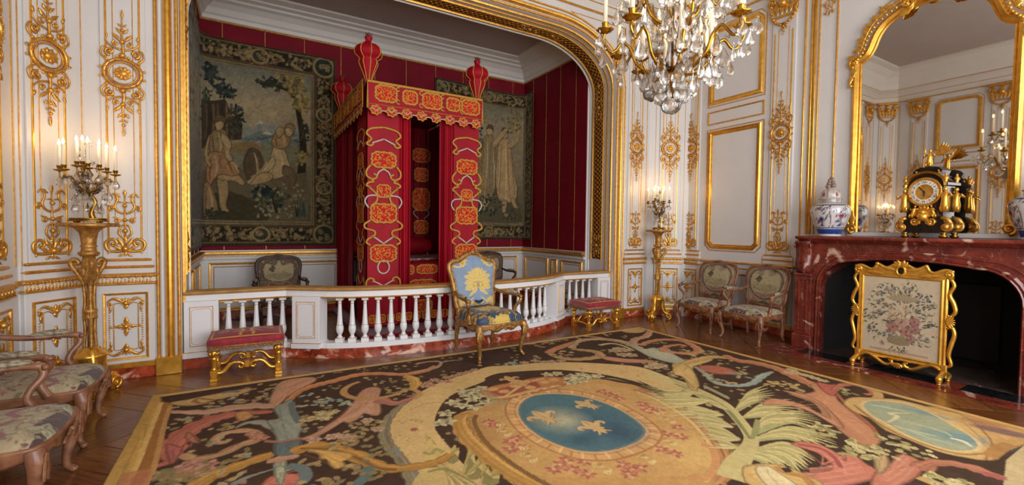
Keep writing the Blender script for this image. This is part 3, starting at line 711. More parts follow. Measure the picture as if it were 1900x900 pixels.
war = alcove_wall('wall_alcove_right', (AX1, AY, 0), -PI/2, AY-6.05, [0, 0.36, 0.82, 1.28, 1.74, AY-6.05], [(0.1, 0.95), (1.05, 1.25), (1.36, 1.98)], 'crimson silk side wall of the alcove with thin gold seams')
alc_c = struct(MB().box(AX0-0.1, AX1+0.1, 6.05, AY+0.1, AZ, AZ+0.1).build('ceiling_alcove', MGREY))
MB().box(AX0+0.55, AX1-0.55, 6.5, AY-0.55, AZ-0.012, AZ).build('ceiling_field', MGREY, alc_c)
ac = struct(ring([(0, 4.47), (0.05, 4.48), (0.06, 4.53), (0.09, 4.55), (0.13, 4.62), (0.2, 4.68), (0.26, 4.70), (0.26, 4.73), (0.34, 4.745), (0.34, 4.77), (0.46, 4.79), (0.46, 4.83), (0, 4.83)], 'trim_2', MCORN, [(AX0, 6.05), (AX0, AY), (AX1, AY), (AX1, 6.05)]), 'white moulded cornice above the crimson silk')
# ================================================================ balustrade
def plan(pts, k=8): return [(p[0], p[1]) for p in smooth_path(pts, k)]
BOW = plan([(0.74, 5.22), (1.05, 5.09), (1.6, 4.99), (2.27, 4.955), (2.94, 4.99), (3.49, 5.09), (3.80, 5.22)], 10)
BAL = thing('balustrade', 'white bowed balustrade with gilt lines on red marble plinth before the bed alcove', 'balustrade', (2.27, 5.48, 0))
def bsub(mb, name, m, parent=None, **k):
    mb.v = [(x-2.27, y-5.48, z) for x, y, z in mb.v]; return mb.build(name, m, parent or BAL, **k)
SEGS = [[(-0.55, 5.475), (0.36, 5.475)], BOW, [(4.18, 5.475), (5.095, 5.475)]]
PIERS = [([(0.36, 5.475), (0.74, 5.22)]), ([(3.80, 5.22), (4.18, 5.475)])]
FULL = [(-0.55, 5.475), (0.36, 5.475)]+BOW+[(4.18, 5.475), (5.095, 5.475)]
# front of the rail lies to the right of travel (towards the room); centre line is 0.08 behind the plinth front
def run(path, prof, name, m, **k): return bsub(MB().sweep(path, prof, plane='xy'), name, m, **k)
CUTS = [[(-0.55, 5.475), (0.36, 5.475)], PIERS[0], BOW, PIERS[1], [(4.18, 5.475), (5.095, 5.475)]]
for s_ in CUTS: run(s_, [(0, 0), (0.0, 0.106), (-0.2, 0.106), (-0.2, 0)], 'marble_plinth', MMARB2)
MWB = mat('balustrade_white', '#e4e4e6', 0.35, var=0.04, scale=4)
run(FULL, [(-0.02, 0.104), (-0.02, 0.15), (-0.03, 0.158), (-0.17, 0.158), (-0.18, 0.15), (-0.18, 0.104)], 'base_rail', MWB)
run(FULL, [(-0.025, 0.672), (-0.025, 0.735), (-0.175, 0.735), (-0.175, 0.672)], 'frieze', MWB)
run(FULL, [(-0.018, 0.660), (-0.012, 0.667), (-0.018, 0.674), (-0.182, 0.674), (-0.188, 0.667), (-0.182, 0.660)], 'gilt_line', MGOLD)
run(FULL, [(-0.02, 0.733), (0.0, 0.742), (0.008, 0.755), (-0.004, 0.768), (-0.05, 0.778), (-0.15, 0.778), (-0.196, 0.768), (-0.208, 0.755), (-0.2, 0.742), (-0.18, 0.733)], 'handrail', mat('gilt_handrail', '#d3aa6c', 0.4, 0.35, scale=9, col2='#bd8c4c'))
def baluster_meshes():
    b = MB(); b.box(-0.042, 0.042, -0.042, 0.042, 0.158, 0.20, 0.003); b.box(-0.036, 0.036, -0.036, 0.036, 0.625, 0.662, 0.003)
    b.lathe([(0.03, 0.2), (0.034, 0.206), (0.026, 0.218), (0.019, 0.228), (0.019, 0.240), (0.026, 0.252), (0.037, 0.275), (0.041, 0.305), (0.038, 0.335), (0.034, 0.345), (0.034, 0.352), (0.031, 0.36), (0.024, 0.46), (0.0185, 0.575), (0.018, 0.59), (0.021, 0.596), (0.018, 0.602), (0.018, 0.612), (0.026, 0.626)], 14)
    g = [MB().tube([(r*math.cos(a), r*math.sin(a), z) for a in [2*PI*i/14 for i in range(14)]], 0.0028, 4, closed=True).mesh('gilt_ring', MGOLD) for z, r in ((0.207, 0.033), (0.349, 0.0345), (0.593, 0.0205), (0.620, 0.024))]
    return b.mesh('baluster', MWB), g
BME, BRI = baluster_meshes()
def place_balusters(path, n):
    P = [Vector(p) for p in path]; S = [0]
    for i in range(1, len(P)): S.append(S[-1]+(P[i]-P[i-1]).length)
    for k in range(n):
        s = S[-1]*(k+0.5)/n; i = max(j for j in range(len(S)-1) if S[j] <= s); t = (s-S[i])/(S[i+1]-S[i]); d = (P[i+1]-P[i]).normalized()
        q = P[i].lerp(P[i+1], t)+Vector((-d.y, d.x))*0.1
        o = link('baluster', BME, BAL, (q.x-2.27, q.y-5.48, 0), (0, 0, math.atan2(d.y, d.x))); [link('gilt_ring', r_, o) for r_ in BRI]
place_balusters([(-0.235, 5.475), (0.40, 5.475)], 5)
place_balusters(BOW[2:-2], 21)
place_balusters([(4.14, 5.475), (4.80, 5.475)], 5)
def pier(a, b, wide):
    d = Vector((b[0]-a[0], b[1]-a[1])); L = d.length; d.normalize(); n = Vector((-d.y, d.x))
    c = (Vector(a)+Vector(b))/2
    h = wide/2; mb = MB().box(-h, h, -0.012, 0.19, 0.15, 0.674, 0.003); mb.box(-h-0.01, h+0.01, -0.022, 0.2, 0.106, 0.165, 0.004)
    M = Matrix.Translation((c.x, c.y, 0)) @ Matrix.Rotation(math.atan2(d.y, d.x), 4, 'Z')
    p = bsub(mb.xf(M), 'pier', MWB)
    f = MB().sweep(rect(-h+0.045, h-0.045, 0.22, 0.62), off([(-0.007, 0), (-0.0035, 0.005), (0, 0)], -0.012), True); 
    bsub(f.xf(M), 'pier_gilt_line', MGOLD, p)
    f = MB().sweep(rect(-h+0.06, h-0.06, 0.24, 0.60, 0.02), off([(-0.004, 0), (-0.002, 0.004), (0, 0)], -0.012), True); bsub(f.xf(M), 'pier_gilt_line', MGOLD, p)
    l = MB().box(-h-0.011, h+0.011, -0.024, 0.0, 0.164, 0.169); bsub(l.xf(M), 'pier_gilt_line', MGOLD, p)
pier((0.42, 5.42), (0.68, 5.255), 0.30); pier((3.86, 5.255), (4.12, 5.42), 0.30)
pier((-0.55, 5.475), (-0.25, 5.475), 0.29); pier((4.82, 5.475), (5.09, 5.475), 0.26)

# ================================================================ chimneypiece
FC = 1.95
CH = thing('chimneypiece', 'red veined marble chimneypiece with arched opening and black hearth', 'fireplace', (XR, FC, 0), -PI/2)
fr = -0.42                       # front plane
def arch_half(hw=0.83, z0=0.80, zt=1.165):
    return [(-hw, 0.0), (-hw, z0)]+[(-hw+0.30*(1-math.cos(a)), z0+(zt-0.045-z0)*math.sin(a)) for a in [PI/2*i/8 for i in range(1, 9)]]+[(-0.25, zt-0.01), (0, zt)]
AH = arch_half(); INN = AH+[(-x, z) for x, z in AH[::-1][1:]]
MB().prism(INN+[(1.07, 0), (1.07, 1.34), (-1.07, 1.34), (-1.07, 0)], fr, 0.0).build('surround', MMARB, CH)
# raised mouldings following the opening
MB().sweep(INN, off([(-0.05, 0), (-0.05, 0.012), (-0.03, 0.03), (-0.01, 0.022), (0.0, 0.03), (0.012, 0.012), (0.012, 0)], fr)).build('opening_moulding', MMARB, CH)
MB().sweep([(x*1.09, min(z*1.0+0.07, 1.26)) for x, z in INN if z > 0.75], off([(-0.02, 0), (-0.015, 0.012), (0, 0.012), (0.005, 0)], fr)).build('frieze_moulding', MMARB, CH)
def shelf_outline(d):
    L = [(-1.14-d, 0.0), (-1.14-d, fr+0.04), (-1.10-d, fr-0.05-d), (-0.98, fr-0.085-d), (-0.80, fr-0.06-d), (-0.5, fr-0.055-d), (-0.2, fr-0.075-d), (0, fr-0.08-d)]
    P = [(p[0], p[1]) for p in smooth_path(L[2:], 5)]
    return [L[0], L[1]]+P+[(-x, y) for x, y in P[::-1][1:]]+[(1.14+d, fr+0.04), (1.14+d, 0)]
mb = MB(); lv = [(0.0, 1.32), (-0.045, 1.325), (-0.03, 1.34), (-0.015, 1.352), (0.0, 1.36), (0.008, 1.372), (0.008, 1.388), (0.0, 1.398), (-0.02, 1.40)]
rows = [[(x, y, z) for x, y in shelf_outline(d)] for d, z in lv]; mb.grid(rows, False); n_ = len(rows[0])
mb.add([(x, y, 1.40) for x, y in shelf_outline(-0.02)], [tuple(range(n_))]); mb.build('mantel_shelf', MMARB, CH)
for s in (-1, 1):
    # scrolled console on each jamb
    prof = smooth_path([(fr, 0.93), (fr-0.045, 0.98), (fr-0.055, 1.06), (fr-0.035, 1.15), (fr-0.05, 1.25), (fr-0.07, 1.33), (fr, 1.34)], 5)
    mb = MB(); x0, x1 = sorted((s*1.10, s*0.93)); mb.prism([(y, z) for y, z in prof]+[(fr+0.05, 1.34), (fr+0.05, 0.93)], x0, x1, 'x', True)
    j = mb.build('console', MMARB, CH)
    for xx in (x0-0.006, x1+0.006): MB().tube([(xx, y, z) for y, z in spiral(fr-0.035, 1.29, 0.04, 0.01, -PI*0.4, -PI*2.6, 20)], 0.011, 6).build('volute', MMARB, j)
    MB().box(x0-0.02, x1+0.02, fr-0.05, fr+0.1, 0.905, 0.935, 0.008).build('jamb_cap', MMARB, CH)
    MB().box(x0-0.03, x1+0.03, fr-0.045, fr+0.1, 0.0, 0.17, 0.01).build('jamb_base', MMARB, CH)
    mb = MB().box(x0-0.01, x1+0.01, fr-0.025, fr+0.1, 0.17, 0.905, 0.006).build('jamb', MMARB, CH)
    MB().sweep(rect(x0+0.03, x1-0.03, 0.22, 0.86), off([(-0.018, 0), (-0.01, 0.012), (0, 0)], fr-0.025), True).build('jamb_moulding', MMARB, CH)
MSOOT = mat('sooted_firebrick', '#15110f', 0.9, scale=8, col2='#0a0808', bump=0.4, bscale=25)
fb = MB()
fb.add([(-0.83, fr+0.12, -0.05), (-0.6, 0.55, -0.05), (0.6, 0.55, -0.05), (0.83, fr+0.12, -0.05), (-0.83, fr+0.12, 1.2), (-0.6, 0.55, 1.2), (0.6, 0.55, 1.2), (0.83, fr+0.12, 1.2)], [(0, 1, 5, 4), (1, 2, 6, 5), (2, 3, 7, 6), (4, 5, 6, 7)])
fb.build('firebox', MSOOT, CH)
MB().box(-0.5, 0.5, 0.5, 0.54, 0.05, 0.9, 0.01).build('fireback', mat('iron_fireback', '#171310', 0.6, 0.4), CH)
# hearth of red and black marble slabs
hz = 0.006
def hslab(a, b, c, d, m): MB().box(XR+c, XR+d, FC-b, FC-a, -0.004, hz, 0.001).build('hearth_slab', m, floor)
for a, b, c, d in ((-1.30, 1.12, -0.93, -0.725), (-1.30, -0.95, -0.72, -0.44), (0.9, 1.12, -0.72, -0.44), (-0.42, -0.25, -0.72, -0.44), (0.36, 0.5, -0.72, -0.44)): hslab(a, b, c, d, MMARB)
for a, b, c, d in ((-0.945, -0.425, -0.72, -0.44), (-0.245, 0.355, -0.72, -0.44), (0.505, 0.895, -0.72, -0.44)): hslab(a, b, c, d, MMARBK)
for k in range(4): hslab(-0.83+k*0.415+0.002, -0.83+(k+1)*0.415-0.002, -0.435, 0.5, marble('slate_marble', '#54463f', '#382d29', '#8d7468', 3.5, 0.62) if k == 0 else bpy.data.materials['slate_marble'])

# ================================================================ overmantel mirror
MI = thing('overmantel_mirror', 'tall overmantel mirror in carved gilt frame with shell crest', 'mirror', (XR, FC+0.015, 1.44), -PI/2)
def mpath(d=0.0):
    H = [(-0.615, 0.015), (-0.625, 2.03), (-0.58, 2.055), (-0.53, 2.10), (-0.485, 2.19), (-0.445, 2.30), (-0.38, 2.39), (-0.28, 2.455), (-0.16, 2.50), (0, 2.515)]
    P = H[:2]+[(p[0], p[1]) for p in smooth_path(H[2:], 5)]
    return P+[(-x, z) for x, z in P[::-1][1:]]
MP = mpath()
MB().prism(MP, -0.012, -0.008).build('glass', MMIR, MI)
MB().sweep(MP, [(0.0, 0.0), (0.0, 0.018), (-0.012, 0.024), (-0.02, 0.016), (-0.03, 0.04), (-0.06, 0.055), (-0.085, 0.04), (-0.09, 0.0)]).build('frame', MGOLD2, MI)
mb = MB()
for g in (1, -1):
    # leafy scroll running along the shoulder
    Q = [(-0.70, 2.12), (-0.63, 2.2), (-0.59, 2.33), (-0.52, 2.46), (-0.40, 2.56), (-0.26, 2.62), (-0.1, 2.64)]
    T2(mb, [(g*-x*-1, z) for x, z in smooth_path(Q, 5)], taper(31, 0.008, 0.016, 0.022), -0.05)
    for k, (x, z) in enumerate(smooth_path(Q, 3)):
        leaf2(mb, g*x, z-0.02, (PI/2-0.9 if g < 0 else PI/2+0.9)+0.5*math.sin(k*2.4), 0.085, 0.026, -0.055)
        mb.ball((g*x*0.97, -0.06, z-0.05), 0.02, 6, 4)
    main = mb; mb = MB()
    # slender outer sprig
    T2(mb, smooth_path([(g*-0.66, 2.18), (g*-0.64, 2.36), (g*-0.56, 2.5), (g*-0.44, 2.62), (g*-0.3, 2.70)], 5), 0.007, -0.02)
    for k in range(5): leaf2(mb, g*(-0.645+0.05*k), 2.25+0.09*k, PI/2+g*0.6, 0.05, 0.012, -0.02)
    mb.build('sprig', MGOLD2, MI); mb = MB()
    # ears at the corners
    volute(mb, g*-0.70, 2.06, 0.055, -g, 1, 0.02, 1.3, -0.05); leaf2(mb, g*-0.70, 2.02, -PI/2, 0.14, 0.035, -0.05); leaf2(mb, g*-0.715, 1.93, -PI/2-g*0.25, 0.13, 0.025, -0.045); mb.ball((g*-0.73, -0.04, 1.79), 0.022, 8, 5)
    mb.build('corner_carving', MGOLD2, MI); mb = MB()
    # feet
    volute(mb, g*-0.655, 0.06, 0.055, -g, 1, 0.02, 1.3, -0.06); leaf2(mb, g*-0.665, 0.08, PI/2, 0.2, 0.04, -0.05); leaf2(mb, g*-0.71, 0.05, PI/2, 0.1, 0.03, -0.05)
    mb.build('foot_carving', MGOLD2, MI); mb = main
    for k in range(4): leaf2(mb, g*0.02, 2.60, PI/2-g*(0.25+0.42*k), 0.20-0.02*k, 0.05, -0.07)
    volute(mb, g*-0.20, 2.56, 0.06, g, 1, 0.022, 1.3, -0.07); leaf2(mb, g*-0.14, 2.52, -PI/2-g*1.0, 0.16, 0.045, -0.07)
mb.ball((0, -0.08, 2.58), 0.07, 12, 8)
mb.build('crest_carving', MGOLD2, MI)
MB().box(-0.72, 0.72, -0.03, 0.0, -0.035, 0.012, 0.004).build('base_strip', MW, MI)
# ================================================================ tabourets
def make_tabouret(label):
    t = thing('tabouret', label, 'stool', group=None)
    W, D = 0.31, 0.215
    def leg(x, y):
        mb = MB(); 
        mb.box(x-0.032, x+0.032, y-0.032, y+0.032, 0, 0.03, 0.004); mb.box(x-0.026, x+0.026, y-0.026, y+0.026, 0.03, 0.05, 0.006); mb.box(x-0.031, x+0.031, y-0.031, y+0.031, 0.05, 0.10, 0.005)
        mb.lathe([(0.026, 0.10), (0.03, 0.105), (0.022, 0.118), (0.021, 0.125), (0.026, 0.2), (0.03, 0.215), (0.024, 0.22), (0.03, 0.228), (0.042, 0.255), (0.044, 0.275), (0.034, 0.29)], 8, (x, y, 0))
        for k in range(8): mb.ball((x+0.038*math.cos(k*PI/4), y+0.038*math.sin(k*PI/4), 0.258), 0.012, 5, 4, 0.02)
        return mb.build('leg', MGOLD2, t)
    lx_, ly_ = W-0.045, D-0.045
    for sx in (-1, 1):
        for sy in (-1, 1): leg(sx*lx_, sy*ly_)
    def stretcher(y):
        mb = MB()
        for s in (-1, 1):
            P = smooth_path([(s*lx_, y, 0.075), (s*(lx_-0.07), y, 0.075), (s*0.13, y, 0.145), (s*0.07, y, 0.155), (s*0.03, y, 0.13), (s*0.035, y, 0.105), (s*0.06, y, 0.10), (s*0.068, y, 0.12)], 5)
            mb.tube(P, taper(len(P), 0.02, 0.017, 0.010), 6, up=(0, 1, 0)); leaf2(mb, s*0.1, 0.155, 0 if s < 0 else PI, 0.06, 0.015, y-0.02)
        mb.box(-0.02, 0.02, y-0.02, y+0.02, 0.1, 0.165, 0.004); return mb.build('stretcher', MGOLD2, t)
    stretcher(-ly_); stretcher(ly_)
    for s in (-1, 1): MB().tube(smooth_path([(s*lx_, -ly_, 0.075), (s*lx_, -0.06, 0.09), (s*lx_, 0.06, 0.09), (s*lx_, ly_, 0.075)], 4), 0.016, 6).build('side_stretcher', MGOLD2, t)
    mb = MB().box(-W+0.02, W-0.02, -D+0.02, D-0.02, 0.285, 0.325, 0.004); mb.build('seat_rail', MGOLDM, t)
    # cushion with embroidered ribbon
    nx, ny = 64, 44; Cn = Canvas(-W, W, -D, D, nx*3, ny*3, '#8d1128'); Cn.noise(0.22, 12, 3)
    gd, gl = '#d8a24c', '#c47a3c'
    Cn.stroke([(-W+.028, -D+.028), (W-.028, -D+.028), (W-.028, D-.028), (-W+.028, D-.028), (-W+.028, -D+.028)], 0.017, gd, smooth=False)
    for sx in (-1, 1):
        Cn.stroke([(sx*0.03, -0.02), (sx*0.055, -0.10), (sx*0.05, -0.165)], 0.02, gd, smooth=False); Cn.stroke([(sx*0.055, 0.165), (sx*0.06, 0.1), (sx*0.03, 0.02), (sx*0.03, -0.02)], 0.02, gd, smooth=False)
        Cn.stroke([(sx*0.03, 0.0), (sx*0.12, 0.06), (sx*0.16, 0.13)], 0.016, gd); Cn.stroke([(sx*0.03, 0), (sx*0.12, -0.06)], 0.014, gd)
        Cn.stroke(spiral(sx*0.19, 0.02, 0.045, 0.012, PI, PI-sx*2.6*PI/1.2), 0.014, gd, smooth=False); Cn.stroke([(sx*0.16, 0.13), (sx*0.24, 0.14)], 0.018, gl)
    Cn.poly([(-0.1, 0.12), (0.1, 0.12), (0.06, 0.17), (-0.06, 0.17)], gl); Cn.stroke([(-0.06, -0.1), (0, -0.07), (0.06, -0.1)], 0.014, gl)
    U = np.linspace(-1, 1, nx); V = np.linspace(-1, 1, ny); UU, VV = np.meshgrid(U, V)
    dome = 0.39+0.032*(1-UU**4)*(1-VV**4); pos = np.stack([UU*W*1.0, VV*D*1.0, dome], -1)
    link('cushion_top', painted_mesh('cushion_top', pos, Cn.sample(nx, ny), MCUSH), t)
    MV = MVEL; mb = MB()
    R = [(-W, -D), (W, -D), (W, D), (-W, D)]
    rows = []
    for z, o in ((0.325, -0.006), (0.335, 0.004), (0.36, 0.008), (0.382, 0.005), (0.3905, 0.0)):
        row = []
        for i in range(4):
            a, b = R[i], R[(i+1) % 4]
            for k in range(8):
                q = k/8; x, y = a[0]+(b[0]-a[0])*q, a[1]+(b[1]-a[1])*q; row.append((x+o*np.sign(x)*(abs(x) > W-.001), y+o*np.sign(y)*(abs(y) > D-.001), z))
        rows.append(row)
    mb.grid(rows, True, True); mb.build('cushion_side', MV, t)
    g = MB()
    for i in range(4):
        a, b = R[i], R[(i+1) % 4]; g.tube([(a[0], a[1], 0.325), (b[0], b[1], 0.325)], 0.008, 6)
    for k in range(10): g.ball((-W+W*2*(k+0.5)/10, -D-0.006, 0.325), 0.008, 6, 4)
    g.build('braid', MGOLDM, t)
    f = MB(); rg = random.Random(2)
    for i in range(4):
        a, b = R[i], R[(i+1) % 4]; L = math.dist(a, b); n = int(L/0.009)
        for k in range(n):
            q = k/n; x, y = a[0]+(b[0]-a[0])*q, a[1]+(b[1]-a[1])*q; h = 0.034+0.012*rg.random(); d = rg.uniform(-.004, .004)
            f.tube([(x, y, 0.32), (x+d, y+d, 0.32-h)], [0.0035, 0.002], 3)
    f.build('fringe', mat('fringe_thread', '#a98f78', 0.9, var=0.4, scale=60, col2='#6d2a2c') if 'fringe_thread' not in bpy.data.materials else bpy.data.materials['fringe_thread'], t, kind='stuff')
    return t
MCUSH = woven('embroidered_velvet', 0.75); MVEL = mat('crimson_velvet', '#a8132f', 0.7, var=0.3, scale=14, sheen=0.5, col2='#6d0a1e')
tb = make_tabouret('crimson and gilt tabouret standing before the balustrade beneath the hunting tapestry')
tb.location = (0.0, 5.10, 0); tb.rotation_euler = (0, 0, -0.03)
dup(tb, (4.46, 5.10, 0), 0.0, 'crimson and gilt tabouret standing before the balustrade next to the torchere')
# ================================================================ armchairs
MGILTW = mat('worn_giltwood', '#b98d4e', 0.42, 0.55, scale=22, col2='#7d5428', bump=0.2, bscale=110)
MWALN = mat('carved_walnut', '#9a6a4c', 0.4, scale=14, col2='#6a3f2a', coat=0.15, bump=0.12, bscale=70, spec=0.5)
MDAMASK = woven('silk_damask', 0.5, 0.08, 700, 0.1, 80, 0.06); MTAPUP = woven('tapestry_upholstery', 0.9, 0.3, 600)
def seat_map(U, V, hw_f, hw_b, hd, k=6):
    """square -> rounded seat plan; V=-1 front"""
    t = (V+1)/2; hw = hw_f+(hw_b-hw_f)*t
    x = U*hw*np.sqrt(np.clip(1-0.10*np.abs(V)**k, 0, 1)); y = V*hd*np.sqrt(np.clip(1-0.12*np.abs(U)**k, 0, 1)); y = y-0.028*(1-U**2)*(V < 0)*np.abs(V)
    return x, y
def make_chair(name, label, P, frame, upm, seat_cv, back_cv, arm_cols, group=None):
    t = thing(name, label, 'armchair', group=group)
    hwf, hwb, hd, zs = P['hwf'], P['hwb'], P['hd'], P['zs']
    # legs
    for sx in (-1, 1):
        mb = MB(); x, y = sx*(hwf-0.03), -hd+0.03
        pts = smooth_path([(x, y, zs-0.01), (x+sx*0.012, y-0.015, zs-0.08), (x+sx*0.012, y-0.012, zs-0.15), (x-sx*0.012, y+0.008, 0.12), (x-sx*0.016, y+0.010, 0.055), (x, y-0.012, 0.018), (x+sx*0.006, y-0.02, 0.02)], 5)
        mb.tube(pts, list(np.interp(np.linspace(0, 1, len(pts)), [0, .14, .3, .55, .75, .9, 1], [.036, .042, .034, .021, .017, .021, .016])), 8)
        mb.ball((x+sx*0.002, y-0.016, 0.016), 0.021, 8, 5, 0.015)
        for k in range(3): leaf2(mb, x+sx*0.012, zs-0.03, -PI/2+(k-1)*0.35, 0.13, 0.02, y-0.05+0.003*abs(k-1))
        mb.build('leg', frame, t)
        mb = MB(); x, y = sx*(hwb-0.03), hd-0.03
        pts = smooth_path([(x, y, zs+0.02), (x, y, zs-0.1), (x+sx*0.005, y+0.012, 0.2), (x-sx*0.004, y+0.02, 0.08), (x+sx*0.006, y+0.045, 0.012)], 5)
        mb.tube(pts, taper(len(pts), 0.03, 0.023, 0.018), 8); mb.build('leg', frame, t)
    # serpentine seat rail
    n = 64; A = np.linspace(0, 2*PI, n, endpoint=False); U0, V0 = np.cos(A), np.sin(A); m = np.maximum(abs(U0), abs(V0)); U0, V0 = U0/m, V0/m
    x, y = seat_map(U0, V0, hwf, hwb, hd); wav = 0.018*np.cos(3*PI*U0)*(abs(V0) > 0.99)+0.014*np.cos(2*PI*V0)*(abs(U0) > 0.99)
    rows = []
    for sc, z, ww in ((0.9, zs-0.055, 1), (0.99, zs-0.068, 1), (1.012, zs-0.05, .7), (1.0, zs-0.03, .3), (1.02, zs-0.008, 0), (1.015, zs+0.004, 0), (0.97, zs+0.006, 0)):
        rows.append([(x[i]*sc, y[i]*sc, z+wav[i]*ww) for i in range(n)])
    rail = MB().grid(rows, True, True).build('seat_rail', frame, t)
    mb = MB(); 
    for g in (1, -1):
        leaf2(mb, g*0.008, zs-0.035, 0 if g > 0 else PI, 0.08, 0.022, -hd-0.045); leaf2(mb, g*0.06, zs-0.04, (0 if g > 0 else PI)-g*0.2, 0.08, 0.015, -hd-0.042)
    for k in range(3): leaf2(mb, 0, zs-0.03, -PI/2+(k-1)*0.6, 0.04, 0.014, -hd-0.048)
    mb.ball((0, -hd-0.045, zs-0.03), 0.016, 8, 5); mb.build('rail_carving', frame, rail)
    # seat upholstery
    nx, ny = 110, 100; U, V = np.meshgrid(np.linspace(-1, 1, nx), np.linspace(-1, 1, ny)); x, y = seat_map(U, V, hwf-0.006, hwb-0.006, hd-0.006)
    def loft(U, V): return (1-np.abs(U)**8)*(1-np.abs(V)**8)
    z = zs+0.006+P['cush']*np.clip(loft(U, V), 0, 1)**0.6+0.02*(1-U**2)*(1-V**2)
    link('seat', painted_mesh('seat', np.stack([x, y, z], -1), canvas_at(seat_cv, x, y), upm), t)
    if P.get('loose'):   # loose squab above the fixed seat
        x2, y2 = x*0.96, y*0.955-0.002; zz = zs+P['cush']*0.75+0.075*np.clip(loft(U, V), 0, 1)**0.45+0.018*(1-U**2)*(1-V**2)
        link('cushion', painted_mesh('cushion', np.stack([x2, y2, zz], -1), canvas_at(seat_cv, x, y), upm), t)
    # back: plane leaning back
    zb, lean, yb = P['zb'], P['lean'], hd-0.035
    def BP(X, Z, out=0.0): return (X, yb+(Z-zs)*lean-out, Z)
    O = P['outline']; H = smooth_path(O, 6); ring_ = [(-a, b) for a, b in H]+[(a, b) for a, b in H[::-1][1:]]
    ring_ = ring_[:-1] if ring_[0] == ring_[-1] else ring_
    mb = MB(); mb.tube([BP(a, b) for a, b in ring_], P['fr'], 8, 0.8, closed=True, up=(0, 1, 0))
    mb.tube([BP(a*0.93, zb+(b-zb)*0.94+0.012, 0.018) for a, b in ring_], P['fr']*0.42, 6, closed=True, up=(0, 1, 0))
    bf = mb.build('back_frame', frame, t)
    mb = MB(); zt = max(b for a, b in H)
    cr = P['crest']
    for g in (1, -1):
        volute(mb, g*cr*0.45, zt-cr*0.10, cr*0.22, g, 1, cr*0.08, 1.2, 0); leaf2(mb, g*cr*0.1, zt, (0 if g > 0 else PI)+g*(-0.25), cr*1.3, cr*0.22, 0); leaf2(mb, 0, zt-cr*0.05, PI/2-g*0.5, cr*0.55, cr*0.16, -0.005)
        if P.get('loose'):
            for k in range(4): leaf2(mb, g*(0.12+0.045*k), zt-0.055-0.022*k, PI/2-g*0.9, 0.05, 0.014, 0)
            leaf2(mb, g*0.30, zt-0.14, PI/2-g*0.3, 0.06, 0.018, 0)
    leaf2(mb, 0, zt-cr*0.1, PI/2, cr*0.65, cr*0.2, -0.01); mb.ball((0, -0.01, zt), cr*0.18, 8, 5)
    mb.v = [(a, b+yb+(zt-zs)*lean-0.02, c) for a, b, c in mb.v]; mb.build('crest_carving', frame, bf)
    # back pad
    Hs = np.array(H); zmid = P['zmid']; side = Hs[Hs[:, 1].argsort()]
    # half width by height on the side part, top height by x on the crown part
    iw = np.argmax(Hs[:, 0]); zsh = P['zsh']
    lowp = Hs[[i for i in range(len(Hs)) if Hs[i, 1] <= zsh and i >= 1]]; o_ = lowp[:, 1].argsort(); lowp = lowp[o_]
    crown = Hs[[i for i in range(len(Hs)) if Hs[i, 1] >= zsh-0.002]]; o_ = crown[:, 0].argsort(); crown = crown[o_]
    nx, ny = 90, 100; U, V = np.meshgrid(np.linspace(-1, 1, nx), np.linspace(0, 1, ny))
    wsh = np.interp(zsh, lowp[:, 1], lowp[:, 0])
    ztop = np.interp(np.abs(U)*wsh, crown[:, 0], crown[:, 1]); Z = zb+(ztop-zb)*V
    X = U*np.interp(np.minimum(Z, zsh), lowp[:, 1], lowp[:, 0]); X = X*0.95; Z = zb+0.012+(Z-zb)*0.955
    pad = P['pad']*np.clip((1-np.abs(U)**5)*(1-np.abs(2*V-1)**6), 0, 1)**0.7
    pos = np.stack([X, yb+(Z-zs)*lean-0.012-pad, Z], -1)
    link('backrest', painted_mesh('backrest', pos, canvas_at(back_cv, X, Z), upm), t)
    pos = np.stack([X, yb+(Z-zs)*lean+0.014+0*pad, Z], -1)[::3, ::3]
    link('back_cover', painted_mesh('back_cover', pos, canvas_at(back_cv, X, Z)[::3, ::3]*0.6, upm), t)
    # uprights from seat to back
    mb = MB()
    for s in (-1, 1): MB().tube([(s*(hwb-0.04), hd-0.035, zs), BP(s*(hwb-0.05), zb+0.06)], 0.022, 8).build('upright', frame, t)
    # arms
    za = P['za']
    for s in (-1, 1):
        a0 = BP(s*np.interp(za+0.03, lowp[:, 1], lowp[:, 0]), za+0.03)
        pts = smooth_path([a0, (s*(hwf-0.01), hd*0.45, za), (s*(hwf+0.03), -0.02, za-0.005), (s*(hwf+0.035), -hd*0.36, za-0.012), (s*(hwf+0.045), -hd*0.46, za-0.02)], 6)
        ar = MB().tube(pts, taper(len(pts), 0.02, 0.021, 0.024), 8)
        ar.tube([(s*(hwf+0.028)+s*0.02*math.cos(a), -hd*0.44+0.02*math.sin(a)*-1, za-0.02) for a in (0, 0.8, 1.6, 2.4)], 0.018, 6)
        sp = smooth_path([(s*(hwf+0.04), -hd*0.44, za-0.02), (s*(hwf+0.03), -hd*0.46, za-0.07), (s*(hwf-0.005), -hd*0.30, zs+0.12), (s*(hwf-0.012), -hd*0.28, zs+0.06), (s*(hwf+0.0), -hd*0.42, zs-0.01)], 6)
        ar.tube(sp, taper(len(sp), 0.022, 0.018, 0.027), 8)
        ao = ar.build('armrest', frame, t)
        k = 12; nn = 14; g_ = []
        for i in range(k+1):
            q = i/k; yy = hd*0.42+(-0.30*hd-hd*0.42)*q; xx = s*np.interp(q, [0, .5, 1], [hwf-0.005, hwf+0.022, hwf+0.034]); r_ = 0.032*math.sin(PI*(0.04+0.92*q))**0.45
            g_.append([(xx+r_*1.0*math.cos(2*PI*j/nn), yy, za+0.018+r_*0.75*math.sin(2*PI*j/nn)) for j in range(nn)])
